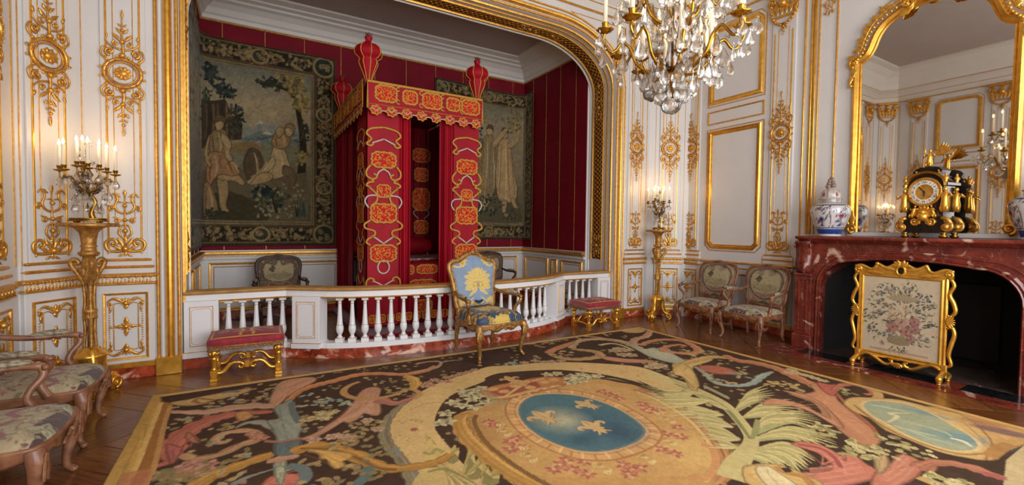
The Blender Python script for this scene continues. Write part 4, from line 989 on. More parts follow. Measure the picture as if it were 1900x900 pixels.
        g_.append(g_[0]); pos = np.array(g_[:-1]); rg = np.random.default_rng(5); cc = np.array([lin(c) for c in arm_cols])
        cols = cc[rg.integers(0, len(cc), pos.shape[:2])]
        pos2 = np.concatenate([pos, pos[:, :1]], 1); cols = np.concatenate([cols, cols[:, :1]], 1)
        link('arm_pad', painted_mesh('arm_pad', pos2, cols, upm), ao)
    return t
# --- throne chair in blue and gold damask
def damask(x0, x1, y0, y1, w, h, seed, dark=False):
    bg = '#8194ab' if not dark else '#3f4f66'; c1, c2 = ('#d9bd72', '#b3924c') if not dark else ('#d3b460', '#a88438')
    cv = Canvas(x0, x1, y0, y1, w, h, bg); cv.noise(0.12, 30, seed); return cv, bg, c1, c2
cb, bg, c1, c2 = damask(-0.36, 0.36, 0.40, 1.25, 360, 420, 1)
paint_lotus(cb, 0.02, 0.83, 0.24, c1, c2, '#8d8c72')
for g in (1, -1):
    for k in range(6): cb.leaf(g*0.20, 1.07, PI/2+g*(0.3+0.5*k), 0.11, 0.025, c1, c2, 2)
    cb.stroke([(g*0.30, 1.0), (g*0.2, 0.98), (g*0.14, 1.08), (g*0.05, 1.1)], 0.018, c1); scatter_foliage(cb, (min(g*0.14, g*0.28), max(g*0.14, g*0.28), 0.98, 1.1), 8, [c1, c2], (0.03, 0.07), 3, c2)
    for k in range(5): cb.leaf(g*0.19, 0.56, PI*0.1+k*0.7, 0.07, 0.018, c1, c2, 2)
    cb.stroke([(g*0.05, 0.62), (g*0.15, 0.57), (g*0.27, 0.62)], 0.014, c1)
    for k in range(4): cb.leaf(g*0.06*k, 0.53, PI/2-g*0.4*k, 0.06, 0.02, c1, c2, 2)
scatter_foliage(cb, (-0.3, 0.3, 0.44, 0.55), 16, [c1, c2], (0.04, 0.08), 9, c2)
cb.ell(0.02, 0.56, 0.035, 0.03, '#1d2a3c', 0.9, 0.4); cb.leaf(0.02, 0.56, 0.3, 0.07, 0.018, '#22324a'); cb.leaf(0.02, 0.56, 2.8, 0.07, 0.018, '#22324a')
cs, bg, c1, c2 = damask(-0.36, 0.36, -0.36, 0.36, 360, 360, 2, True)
scatter_foliage(cs, (-0.33, 0.33, -0.33, 0.33), 170, [c1, c1, c2], (0.035, 0.075), 4, c2)
for g in (1, -1): scatter_foliage(cs, (min(g*.1, g*.3), max(g*.1, g*.3), -0.33, -0.05), 14, ['#1f2d42', '#2c3e57'], (0.03, 0.06), 6, None)
paint_lotus(cs, 0.0, 0.02, 0.19, c1, c2, '#31425a')
for k in range(7): cs.leaf(0, -0.36, 0.35+k*0.4, 0.11, 0.03, c1, c2, 2)
BLUE = dict(hwf=0.325, hwb=0.285, hd=0.285, zs=0.40, cush=0.035, loose=True, zb=0.50, lean=0.16, fr=0.030, crest=0.075, zmid=0.8, zsh=1.0, za=0.665, pad=0.05,
            outline=[(0, 0.475), (0.12, 0.478), (0.23, 0.49), (0.262, 0.56), (0.268, 0.68), (0.292, 0.84), (0.318, 0.95), (0.312, 1.01), (0.27, 1.04), (0.2, 1.045), (0.12, 1.09), (0.05, 1.125), (0, 1.13)])
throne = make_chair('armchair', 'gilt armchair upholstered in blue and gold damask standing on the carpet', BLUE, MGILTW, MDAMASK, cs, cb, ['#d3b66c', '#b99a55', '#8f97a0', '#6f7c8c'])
throne.location = (2.365, 4.52, 0.0135); throne.rotation_euler = (0, 0, 0.13)
# --- walnut chairs in tapestry
def tap_back(seed, base='#97866a'):
    cv = Canvas(-0.34, 0.34, 0.38, 1.06, 300, 300, base); cv.noise(0.15, 20, seed)
    scatter_foliage(cv, (-0.32, 0.32, 0.4, 1.03), 260, ['#a8966e', '#706648', '#8f7650', '#b8a57c', '#7d6450', '#94624f'], (0.015, 0.038), seed, '#5a5344')
    cv.stroke([(-0.17, 0.90), (-0.23, 0.8), (-0.2, 0.66), (-0.1, 0.56), (0, 0.53), (0.1, 0.56), (0.2, 0.66), (0.23, 0.8), (0.17, 0.90), (0, 0.94), (-0.17, 0.9)], 0.022, '#6a4f45')
    cv.poly(smooth_path([(-0.17, 0.87), (-0.2, 0.76), (-0.16, 0.65), (0, 0.61), (0.16, 0.65), (0.2, 0.76), (0.17, 0.87), (0.05, 0.84), (0, 0.92), (-0.05, 0.84)], 5, True), '#ab9c78')
    rg = random.Random(seed)
    cv.poly([(-0.18, 0.70), (-0.1, 0.735), (-0.02, 0.715), (0.08, 0.74), (0.18, 0.71), (0.16, 0.66), (0, 0.62), (-0.16, 0.66)], '#8a7d5c', 0.8)
    for k in range(60): x = rg.uniform(-0.16, 0.16); cv.ell(x, 0.70+rg.gauss(0, 0.045), rg.uniform(0.01, 0.028), rg.uniform(0.006, 0.014), rg.choice(['#7d7252', '#8f8260', '#6a5f45', '#b8a984', '#988a66']), 0.7, 0.7)
    clump_ = [(-0.09, 0.77), (-0.07, 0.80), (-0.11, 0.79), (-0.085, 0.82)]
    for cx_, cy_ in clump_:
        for q in range(9): cv.leaf(cx_, cy_, q*0.7, 0.03, 0.007, rg.choice(['#5f5840', '#6d6448', '#4f4836']))
    for k in range(8): cv.leaf(rg.uniform(-0.12, 0.12), 0.9+rg.uniform(0, 0.06), rg.uniform(0, PI), 0.06, 0.018, rg.choice(['#4d4441', '#5c5049', '#6e5a55']))
    for g in (1, -1): cv.stroke([(0, 0.56), (g*0.1, 0.60), (g*0.15, 0.55), (g*0.1, 0.50), (g*0.2, 0.47)], 0.02, '#95685c'); cv.stroke([(0, 0.5), (g*0.12, 0.44)], 0.02, '#5b4a44')
    return cv
def tap_seat(seed, warm=False):
    cv = Canvas(-0.36, 0.36, -0.36, 0.36, 420, 420, '#ac9a7a'); cv.noise(0.2, 25, seed)
    cv.poly([(-0.36, -0.36), (0.36, -0.36), (0.36, -0.24), (0.2, -0.20), (0.05, -0.25), (-0.12, -0.21), (-0.25, -0.25), (-0.36, -0.22)], '#54403c')
    scatter_foliage(cv, (-0.33, 0.33, -0.22, 0.33), 300, ['#b8a67c', '#94855e', '#c8b68c', '#7a7052', '#a98468', '#a06a58', '#bcae90'], (0.018, 0.05), seed, '#6b644f', stems=['#6f5a50', '#8d8a70'])
    for g in (1, -1):
        cv.stroke([(g*0.02, -0.12), (g*0.12, -0.06), (g*0.22, -0.13), (g*0.28, -0.02)], [0.03, 0.04, 0.01], '#94605e'); cv.stroke([(g*0.05, 0.1), (g*0.18, 0.16), (g*0.26, 0.05)], [0.035, 0.01], '#a88a76')
        for k in range(5): cv.leaf(g*0.16, -0.26, k*1.25, 0.07, 0.02, '#b3aa88' if k % 2 else '#96926f', '#5f5a45')
    scatter_foliage(cv, (-0.33, 0.33, -0.33, -0.15), 60, ['#a8966c', '#b09a74', '#7d5f52', '#8f8864'], (0.015, 0.04), seed+5, '#4f4b42')
    return cv
WOOD = dict(hwf=0.305, hwb=0.28, hd=0.28, zs=0.375, cush=0.045, zb=0.46, lean=0.17, fr=0.024, crest=0.035, zmid=0.7, zsh=0.84, za=0.635, pad=0.035,
            outline=[(0, 0.445), (0.14, 0.445), (0.235, 0.46), (0.268, 0.52), (0.275, 0.64), (0.292, 0.77), (0.297, 0.85), (0.265, 0.925), (0.19, 0.955), (0.1, 0.967), (0, 0.982)])
AC = ['#9b8f74', '#7d735c', '#b5a98a', '#6b5a50']
c0 = make_chair('armchair', 'walnut armchair in beige tapestry beside the chimneypiece jamb', WOOD, MWALN, MTAPUP, tap_seat(3), tap_back(3), AC)
c0.location = (5.80, 3.51, 0); c0.rotation_euler = (0, 0, -PI/2-0.04)
dup(c0, (5.83, 4.255, 0), -PI/2+0.04, 'walnut armchair in beige tapestry between its twin and the torchere')
c1_ = make_chair('armchair', 'walnut armchair in floral tapestry directly beside the torchere foot', WOOD, MWALN, MTAPUP, tap_seat(21), tap_back(21), AC)
c1_.location = (-1.19, 4.13, 0); c1_.rotation_euler = (0, 0, PI/2+0.03)
dup(c1_, (-1.14, 3.24, 0), PI/2+0.02, 'walnut armchair in floral tapestry one place away from the torchere')
MWALD = mat('dark_walnut', '#5d4030', 0.45, scale=14, col2='#38241a', bump=0.12, bscale=70)
c2_ = make_chair('armchair', 'dark tapestry armchair inside the alcove under the hunting tapestry', WOOD, MWALD, MTAPUP, tap_seat(31), tap_back(31, '#6e604d'), AC)
c2_.location = (0.42, 7.35, 0); c2_.rotation_euler = (0, 0, 0.02)
dup(c2_, (4.0, 7.35, 0), 0.0, 'dark tapestry armchair inside the alcove under the dancing figures tapestry')
# ================================================================ torcheres
def scroll3(pts, ang, mb, r, n=7, flat=1.0):
    """profile (radius, z) points swept at angle ang"""
    ca, sa = math.cos(ang), math.sin(ang); mb.tube([(p[0]*ca, p[0]*sa, p[1]) for p in pts], r, n, flat, up=(-sa, ca, 0))
def make_torchere(label):
    t = thing('torchere', label, 'candle stand')
    MB().lathe([(0.19, 1.418), (0.2, 1.424), (0.2, 1.436), (0.193, 1.45), (0.0, 1.45)], 28).build('top', MGOLDM, t)
    MB().lathe([(0.05, 1.17), (0.066, 1.185), (0.07, 1.2), (0.05, 1.215), (0.046, 1.245), (0.056, 1.255), (0.046, 1.265), (0.05, 1.32), (0.06, 1.37), (0.09, 1.405), (0.13, 1.42)], 12, lobes=6, amp=0.05).build('neck', MGOLDM, t)
    mb = MB()
    mb.lathe([(0.03, 0.93), (0.045, 0.98), (0.06, 1.03), (0.045, 1.07), (0.055, 1.1), (0.04, 1.17)], 12); 
    for k in range(6): mb.ball((0.05*math.cos(k*PI/3), 0.05*math.sin(k*PI/3), 1.04), 0.02, 6, 5, 0.04)
    mb.build('knop', MGOLDM, t)
    for k in range(3):
        a = -PI/2+2*PI*k/3+0.35; mb = MB()
        scroll3(smooth_path([(0.035, 0.93), (0.05, 0.98), (0.085, 1.04), (0.115, 1.09), (0.12, 1.125), (0.095, 1.145), (0.07, 1.125), (0.075, 1.105), (0.09, 1.11)], 5), a, mb, taper(41, 0.016, 0.02, 0.012))
        mb.build('bracket', MGOLDM, t)
        mb = MB(); scroll3(smooth_path([(0.04, 0.93), (0.032, 0.8), (0.04, 0.68), (0.034, 0.55), (0.045, 0.40)], 5), a, mb, 0.013, 6); mb.build('stem_rib', MGOLDM, t)
        mb = MB()
        P = smooth_path([(0.05, 0.38), (0.075, 0.34), (0.085, 0.27), (0.09, 0.19), (0.12, 0.12), (0.17, 0.10), (0.2, 0.075), (0.19, 0.04), (0.165, 0.035), (0.155, 0.06), (0.17, 0.075)], 5)
        scroll3(P, a, mb, taper(len(P), 0.03, 0.04, 0.02), 8); ca, sa = math.cos(a), math.sin(a)
        mb.box(-0.018, 0.018, -0.02, 0.02, 0, 0.012); mb.v[-8:] = [(0.185*ca+x, 0.185*sa+y, z) for x, y, z in mb.v[-8:]]
        for g in (-1, 1):
            sp = spiral(0.172, 0.062, 0.055, 0.012, -PI/2, 2*PI, 20); mb.tube([(p[0]*ca-g*0.036*sa, p[0]*sa+g*0.036*ca, p[1]) for p in sp], 0.012, 5)
        for q in range(4): mb.ball(((0.1+0.028*q)*ca, (0.1+0.028*q)*sa, 0.16-0.012*q), 0.03, 6, 5, 0.018)
        mb.build('scroll_foot', MGOLD2, t)
    MB().lathe([(0.02, 0.40), (0.02, 0.93)], 8).build('stem', MGOLDM, t)
    MB().lathe([(0.046, 0.645), (0.052, 0.66), (0.046, 0.675), (0.048, 0.70), (0.052, 0.715), (0.046, 0.73)], 12).build('stem_collar', MGOLDM, t)
    MB().lathe([(0.005, 0.11), (0.02, 0.12), (0.03, 0.15), (0.06, 0.19), (0.085, 0.26), (0.095, 0.31), (0.11, 0.33), (0.11, 0.345), (0.09, 0.36), (0.06, 0.38), (0.045, 0.41)], 16, lobes=3, amp=0.06).build('base_urn', MGOLD2, t)
    return t
# ================================================================ candles, crystal
MWAX = mat('ivory_wax', '#f3e6cf', 0.5, var=0.05, emit='#ffd9a0', estr=0.12)
MFLAME = mat('flame', '#ffffff', 0.5, var=0.0, emit='#ffd27a', estr=9.0)
def crystal(name, tint='#ffffff', al=0.35):
    m = bpy.data.materials.new(name); m.use_nodes = True; nt = m.node_tree; N = nt.nodes; Lk = nt.links; N.clear()
    out = N.new('ShaderNodeOutputMaterial'); gl = N.new('ShaderNodeBsdfGlossy'); gl.inputs['Roughness'].default_value = 0.04; gl.inputs['Color'].default_value = (1, 0.98, 0.95, 1)
    tr = N.new('ShaderNodeBsdfRefraction'); tr.inputs['IOR'].default_value = 1.5; tr.inputs['Roughness'].default_value = 0.0; tr.inputs['Color'].default_value = (*lin(tint), 1)
    tp = N.new('ShaderNodeBsdfTransparent'); tp.inputs['Color'].default_value = (0.94, 0.93, 0.92, 1)
    fr_ = N.new('ShaderNodeFresnel'); fr_.inputs['IOR'].default_value = 1.75
    nz = N.new('ShaderNodeTexNoise'); nz.inputs['Scale'].default_value = 30; bp = N.new('ShaderNodeBump'); bp.inputs['Strength'].default_value = 0.25; Lk.new(nz.outputs['Fac'], bp.inputs['Height']); Lk.new(bp.outputs[0], gl.inputs['Normal'])
    m1 = N.new('ShaderNodeMixShader'); m1.inputs[0].default_value = al; Lk.new(tp.outputs[0], m1.inputs[1]); Lk.new(tr.outputs[0], m1.inputs[2])
    m2 = N.new('ShaderNodeMixShader'); Lk.new(fr_.outputs[0], m2.inputs[0]); Lk.new(m1.outputs[0], m2.inputs[1]); Lk.new(gl.outputs[0], m2.inputs[2]); Lk.new(m2.outputs[0], out.inputs[0])
    return m
MCRY = crystal('cut_crystal')
def drop_mesh(L, R, n=6, name='crystal_drop'):
    """pear-shaped faceted pendant hanging from z=0"""
    mb = MB(); mb.lathe([(R*0.12, 0), (R*0.22, -L*0.08), (R*0.12, -L*0.16), (R*0.45, -L*0.38), (R*0.9, -L*0.62), (R, -L*0.76), (R*0.72, -L*0.92), (R*0.1, -L)], n, sy=0.55); mb.sm = [False]*len(mb.sm)
    return mb.mesh(name, MCRY)
def rosette_mesh(R, name='crystal_rosette'):
    mb = MB()
    for k in range(12):
        a = 2*PI*k/12; ca, sa = math.cos(a), math.sin(a); b = a+PI/24; w = 0.16*R
        mb.add([(0, 0.012, 0), (0.55*R*ca-w*sa, 0, 0.55*R*sa+w*ca), (R*ca, 0, R*sa), (0.55*R*ca+w*sa, 0, 0.55*R*sa-w*ca), (0, -0.012, 0)], [(0, 1, 2), (0, 2, 3), (4, 2, 1), (4, 3, 2)])
    mb.ball((0, -0.006, 0), R*0.25, 8, 5); return mb.mesh(name, MCRY)
def cup_mesh(r=0.03, lobes=0, name='drip_pan'):
    return MB().lathe([(0.006, -0.012), (r*1.0, -0.004), (r*1.25, 0.002), (r*1.22, 0.006), (r*0.5, 0.004), (0.012, 0.006), (0.012, 0.014), (0.016, 0.02), (0.017, 0.034), (0.021, 0.038), (0.0, 0.037)], 16 if not lobes else 24, lobes=lobes, amp=0.08 if lobes else 0).mesh(name, MBRASS)
def flame_mesh(h=0.05): return MB().lathe([(0.002, 0), (0.0085, h*0.2), (0.0105, h*0.36), (0.007, h*0.62), (0.0028, h*0.86), (0.0004, h)], 10).mesh('flame', MFLAME)
CUP = cup_mesh(); CANDLE = MB().lathe([(0.0115, 0), (0.0115, 0.165), (0.009, 0.17), (0, 0.17)], 12).mesh('candle', MWAX); FLM = flame_mesh(0.052)
D1, D2, RO = drop_mesh(0.105, 0.03, 7), drop_mesh(0.07, 0.021), rosette_mesh(0.034)
def make_candelabrum(label, loc):
    t = thing('candelabrum', label, 'candelabrum', loc)
    mb = MB(); mb.lathe([(0.125, 0.012), (0.13, 0.02), (0.12, 0.028), (0.08, 0.026), (0.075, 0.034), (0.0, 0.034)], 20, sx=1.0, sy=0.7)
    for k in range(4): mb.ball((0.1*math.cos(PI/4+k*PI/2), 0.06*math.sin(PI/4+k*PI/2), 0.010), 0.014, 6, 4, 0.010)
    mb.tube([(0.115*math.cos(a), 0.08*math.sin(a), 0.034) for a in [2*PI*i/24 for i in range(24)]], 0.007, 5, closed=True); mb.build('base', MBRASS, t)
    P = smooth_path([(0.03, 0, 0.035), (0.02, 0, 0.08), (0.035, 0, 0.13), (0.045, 0, 0.18), (0.02, 0, 0.23), (0, 0, 0.26), (0, 0, 0.42)], 5); MB().tube(P, taper(len(P), 0.022, 0.016, 0.008), 8).build('stem', MBRASS, t)
    MB().lathe([(0.01, 0.22), (0.06, 0.245), (0.09, 0.29), (0.085, 0.335), (0.03, 0.345), (0.02, 0.37), (0.035, 0.40), (0.02, 0.43), (0.008, 0.46), (0.012, 0.6), (0.0, 0.66)], 10, lobes=5, amp=0.1).build('crystal_body', MCRY, t)
    spots = [(0.175, 0.1, 0.41), (0.165, 0.95, 0.44), (0.17, 1.95, 0.43), (0.175, 3.05, 0.425), (0.17, 4.0, 0.42), (0.16, 4.95, 0.44), (0.08, 0.6, 0.455), (0.08, 2.7, 0.47), (0.085, 4.6, 0.46)]
    for i, (r, a, z) in enumerate(spots):
        x, y = r*math.cos(a), r*math.sin(a)
        P = smooth_path([(0.01*math.cos(a), 0.01*math.sin(a), 0.27), (r*0.4*math.cos(a), r*0.4*math.sin(a), 0.30), (r*0.7*math.cos(a), r*0.7*math.sin(a), 0.37), (r*0.95*math.cos(a), r*0.95*math.sin(a), z-0.06), (x, y, z-0.008)], 4)
        ar = MB().tube(P, 0.006, 6).build('arm', MBRASS, t)
        link('drip_pan', CUP, ar, (x, y, z))
        c = link('candle', CANDLE, t, (x, y, z+0.03)); link('flame', FLM, c, (0, 0, 0.172))
        for k in range(2 if r > 0.1 else 1):
            q = 0.92-0.42*k; link('crystal_drop', D1 if k == 0 else D2, t, (x*q*1.08, y*q*1.08, z-0.02-0.06*k), (0, 0, a+0.6*k))
        if r > 0.1: link('crystal_rosette', RO, t, (x*0.8, y*0.8, z-0.06), (0, 0, a+PI/2+0.4))
    for k in range(26):
        a = k*2.4; r = 0.035+0.10*((k*0.37) % 1); link('crystal_drop', D2 if k % 2 else D1, t, (r*math.cos(a), r*math.sin(a), 0.26+0.03*math.sin(k)-0.06*(k % 3 == 0)), (0, 0, a))
    for k in range(5): a = k*1.3; link('crystal_rosette', RO, t, (0.06*math.cos(a)*(1-k*0.12), 0.06*math.sin(a)*(1-k*0.12), 0.45+0.05*k), (0, 0, a+PI/2))
    L = bpy.data.lights.new('candle_glow', 'POINT'); L.energy = CANDLE_W; L.color = (1.0, 0.62, 0.28); L.shadow_soft_size = 0.03
    lo = bpy.data.objects.new('candle_glow', L); C.objects.link(lo); lo.parent = t; lo.location = (0, 0, 0.70)
    return t
CANDLE_W = 2.2
tl = make_torchere('gilt torchere in the canted corner behind the floral armchairs'); tl.location = (-1.137, 5.02, 0)
dup(tl, (5.735, 5.07, 0), 0.5, 'gilt torchere in the canted corner between a tabouret and the beige armchairs')
cl = make_candelabrum('crystal candelabrum with lit candles on the torchere behind the floral armchairs', (-1.137, 5.02, 1.4495))
dup(cl, (5.735, 5.07, 1.4495), 0.3, 'crystal candelabrum with lit candles on the torchere between tabouret and beige armchairs')
# ================================================================ mantel garniture
def make_vase(label, x):
    t = thing('porcelain_jar', label, 'vase', (XR-0.24, FC+x, 1.401), 0.4)
    prof = smooth_path([(0.125, 0.0), (0.13, 0.015), (0.125, 0.022), (0.14, 0.06), (0.155, 0.085), (0.185, 0.15), (0.215, 0.24), (0.222, 0.30), (0.205, 0.345), (0.16, 0.375), (0.12, 0.385), (0.118, 0.425)], 5)
    n, m = 120, len(prof); cv = Canvas(0, 2*PI, 0, 0.43, 700, 260, '#c8c2bf'); cv.noise(0.05, 20, 2)
    cv.poly([(0, 0.0), (2*PI, 0), (2*PI, 0.022), (0, 0.022)], '#d8d4d2'); cv.poly([(0, 0.022), (2*PI, 0.022), (2*PI, 0.085), (0, 0.085)], '#2b3f86')
    for k in range(60): cv.stroke([(k*0.105, 0.025), (k*0.105+0.05, 0.082)], 0.012, '#4a60a4', 0.8); cv.stroke([(k*0.105+0.05, 0.025), (k*0.105, 0.082)], 0.012, '#1d2e6c', 0.8)
    for q in range(6):
        x0 = q*2*PI/6
        cv.stroke([(x0, 0.09), (x0+0.06, 0.2), (x0-0.03, 0.3), (x0+0.05, 0.35)], 0.035, '#39405f'); cv.stroke([(x0+0.05, 0.1), (x0+0.5, 0.095), (x0+1.0, 0.1)], 0.01, '#3b4570')
        rg = random.Random(q)
        for k in range(16):
            a, b = x0+rg.uniform(0.15, 0.95), rg.uniform(0.11, 0.33); cv.ell(a, b, 0.09, 0.014, rg.choice(['#8c3f3a', '#a5584a', '#2f3b70', '#41508c', '#6d6a5a']), 0.9, 0.5); cv.stroke([(a, b), (a+0.1, b+0.02), (a+0.15, b-0.015)], 0.012, '#3c3f4c', k=3)
        cv.ell(x0+0.6, 0.2+0.03*(q % 2), 0.16, 0.028, '#94343a' if q % 2 else '#2c2f66', 1, 0.3); cv.ell(x0+0.45, 0.17, 0.1, 0.02, '#262b5c', 1, 0.3)
        cv.poly([(x0+0.4, 0.125), (x0+0.6, 0.14), (x0+0.8, 0.125), (x0+0.6, 0.11)], '#2d376f')
    cv.poly([(0, 0.345), (2*PI, 0.345), (2*PI, 0.362), (0, 0.362)], '#3c4056'); cv.poly([(0, 0.375), (2*PI, 0.375), (2*PI, 0.43), (0, 0.43)], '#a8a09a')
    for k in range(40): cv.ell(k*0.157, 0.40, 0.05, 0.012, '#6d4a48' if k % 2 else '#5a5f80', 0.8, 0.4)
    A = np.linspace(0, 2*PI, n+1); pos = np.array([[(r*math.cos(a), r*math.sin(a), z) for a in A] for r, z in prof]); zz = np.array([[z]*(n+1) for r, z in prof]); AA = np.tile(A, (m, 1))
    MP = mat('glazed_porcelain', '#ffffff', 0.12, var=0.03, attr='design', coat=0.5) if 'glazed_porcelain' not in bpy.data.materials else bpy.data.materials['glazed_porcelain']
    link('body', painted_mesh('body', pos, canvas_at(cv, AA, zz), MP), t)
    prof2 = smooth_path([(0.128, 0.425), (0.132, 0.432), (0.12, 0.44), (0.115, 0.46), (0.108, 0.5), (0.085, 0.53), (0.05, 0.55), (0.04, 0.56)], 4)
    cv2 = Canvas(0, 2*PI, 0.42, 0.57, 300, 80, '#b9aca4')
    for k in range(9): cv2.ell(k*0.7+0.3, 0.48, 0.22, 0.03, '#7d3b38' if k % 2 else '#c9c2ba', 0.9, 0.4); cv2.stroke([(k*0.7, 0.44), (k*0.7, 0.54)], 0.08, '#6a4a46', 0.8)
    A = np.linspace(0, 2*PI, 61); pos = np.array([[(r*math.cos(a), r*math.sin(a), z) for a in A] for r, z in prof2]); zz = np.array([[z]*61 for r, z in prof2])
    lid = link('lid', painted_mesh('lid', pos, canvas_at(cv2, np.tile(A, (len(prof2), 1)), zz), MP), t)
    mb = MB()
    for k in range(10): a = k*2.1; mb.ball((0.035*math.cos(a)*(1-k*0.07), 0.035*math.sin(a)*(1-k*0.07), 0.565+0.011*k), 0.036-0.0018*k, 7, 5, 0.03)
    mb.ball((0, 0, 0.67), 0.022, 8, 5); mb.build('lid_knob', mat('brown_glaze', '#9a8678', 0.25, scale=30, col2='#6b4a44') if 'brown_glaze' not in bpy.data.materials else bpy.data.materials['brown_glaze'], lid)
    t.scale = (0.93, 0.93, 1.05)
    return t
v1 = make_vase('lidded porcelain jar on the mantel end nearest the beige armchairs', 0.83)
dup(v1, (XR-0.24, FC-0.87, 1.401), 2.6, 'lidded porcelain jar on the mantel end away from the beige armchairs')
# --- boulle clock
MBOUL = mat('boulle_veneer', '#2c211a', 0.22, scale=26, col2='#100c0a', spec=0.6, coat=0.4)
MIVO = mat('enamel', '#e9e4d6', 0.25, var=0.03)
CK = thing('mantel_clock', 'dark brass-inlaid mantel clock with gilt figures before the mirror', 'clock', (XR-0.26, 1.845, 1.401), -PI/2-0.16)
def ck(mb, n, m, p=None): return mb.build(n, m, p or CK)
ck(MB().prism([(p[0], p[1]) for p in [(-0.17, 0.05), (0.17, 0.05), (0.19, 0.09), (0.185, 0.14), (0.165, 0.18), (0.16, 0.22), (-0.16, 0.22), (-0.165, 0.18), (-0.185, 0.14), (-0.19, 0.09)]], -0.10, 0.12), 'plinth', MBOUL)
arcp = [(-0.155, 0.22), (0.155, 0.22), (0.155, 0.53)]+arc(0, 0.53, 0.155, 0, PI, 14, 0.13)[1:-1]+[(-0.155, 0.53)]
ck(MB().prism(arcp, -0.085, 0.11), 'case', MBOUL)
arcq = [(0.155, 0.53)]+arc(0, 0.53, 0.155, 0, PI, 14, 0.13)[1:-1]+[(-0.155, 0.53)]
ck(MB().sweep(arcq[::-1], off([(-0.03, 0), (-0.03, 0.02), (-0.01, 0.03), (0.005, 0.01), (0.005, 0)], -0.085)), 'arch_moulding', MBRASS)
ck(MB().prism([(-0.19, 0.535), (-0.15, 0.525), (-0.15, 0.56), (-0.19, 0.56)], -0.1, 0.13), 'entablature', MBOUL); ck(MB().prism([(0.15, 0.525), (0.19, 0.535), (0.19, 0.56), (0.15, 0.56)], -0.1, 0.13), 'entablature', MBOUL)
dome = [(0.14, 0.62), (0.11, 0.65), (0.125, 0.69), (0.10, 0.72), (0.06, 0.735), (-0.06, 0.735), (-0.10, 0.72), (-0.125, 0.69), (-0.11, 0.65), (-0.14, 0.62)]
ck(MB().prism(dome[::-1], -0.06, 0.09), 'pediment', MBOUL)
dl = MB().lathe([(0.148, 0.0), (0.152, 0.012), (0.142, 0.022), (0.128, 0.014), (0.124, 0.012), (0.0, 0.012)], 40); dl.xf(Matrix.Translation((0, -0.088, 0.475)) @ Matrix.Rotation(PI/2, 4, 'X')); dial = ck(dl, 'dial', MGOLD)
NUM = ['XII', 'I', 'II', 'III', 'IIII', 'V', 'VI', 'VII', 'VIII', 'IX', 'X', 'XI']
MINK = mat('black_enamel', '#15130f', 0.4)
for k, s in enumerate(NUM):
    a = PI/2-2*PI*k/12; c0_, c1_a = 0.078, 0.118; w = 0.0235; ca, sa = math.cos(a), math.sin(a)
    def Q(r, w_): return (r*ca-w_*sa, -0.103, 0.475+r*sa+w_*ca)
    mb = MB().add([Q(c0_, -w*0.85), Q(c1_a, -w*1.15), Q(c1_a, w*1.15), Q(c0_, w*0.85)], [(0, 1, 2, 3)]); mb.v += [(x, y+0.004, z) for x, y, z in mb.v]; mb.f += [(4, 5, 6, 7), (0, 1, 5, 4), (1, 2, 6, 5), (2, 3, 7, 6), (3, 0, 4, 7)]; mb.sm += [False]*5
    pl = ck(mb, 'enamel_cartouche', MIVO, dial)
    fc = bpy.data.curves.new('numeral', 'FONT'); fc.body = s; fc.size = 0.032 if len(s) < 4 else 0.026; fc.align_x = 'CENTER'; fc.align_y = 'CENTER'; fc.extrude = 0.0006
    tmp = bpy.data.objects.new('numeral', fc); C.objects.link(tmp); me = bpy.data.meshes.new_from_object(tmp.evaluated_get(bpy.context.evaluated_depsgraph_get())); bpy.data.objects.remove(tmp)
    me.materials.clear(); me.materials.append(MINK); me.transform(Matrix.Rotation(a-PI/2, 4, 'Z')); me.transform(Matrix.Rotation(PI/2, 4, 'X')); me.transform(Matrix.Translation((0.098*ca, -0.1045, 0.475+0.098*sa)))
    link('numeral', me, dial)
for a, L, w in ((PI*0.72, 0.075, 0.006), (-PI/2, 0.05, 0.008)):
    mb = MB(); mb.tube([(-0.015*math.cos(a), -0.107, 0.475-0.015*math.sin(a)), (L*0.7*math.cos(a), -0.107, 0.475+L*0.7*math.sin(a)), (L*math.cos(a), -0.107, 0.475+L*math.sin(a))], [w*0.6, w, 0.001], 4, 0.3); ck(mb, 'clock_hand', MINK, dial)
def figure(mb, x, y, z, h, lean=0.0, arm=True):
    """small draped gilt figure"""
    mb.tube([(x, y, z), (x+lean*0.3, y, z+h*0.25), (x+lean*0.6, y-0.004, z+h*0.5), (x+lean*0.8, y, z+h*0.7), (x+lean, y, z+h*0.8)], [h*0.13, h*0.15, h*0.115, h*0.13, h*0.05], 8)
    mb.ball((x+lean*1.05, y-0.004, z+h*0.90), h*0.085, 8, 6, h*0.1)
    for g in (1, -1):
        if arm: mb.tube([(x+lean*0.8+g*h*0.11, y, z+h*0.7), (x+lean+g*h*0.26, y-0.012, z+h*0.58), (x+lean+g*h*0.2, y-0.03, z+h*0.72)], [h*0.045, h*0.04, h*0.03], 6)
        mb.tube([(x+g*h*0.06, y-0.01, z+h*0.3), (x+g*h*0.1, y-0.02, z+h*0.12), (x+g*h*0.08, y-0.012, z-h*0.02)], [h*0.07, h*0.05, h*0.03], 6)
mb = MB(); figure(mb, -0.02, 0.0, 0.735, 0.19, 0.01)
for k in range(5): leaf2(mb, 0.02, 0.86, 0.25+0.22*k, 0.14, 0.022, 0.02+0.006*k)
mb.tube([(-0.04, -0.02, 0.86), (-0.05, -0.03, 0.96)], 0.006, 5); ck(mb, 'crowning_figure', MGOLD2)
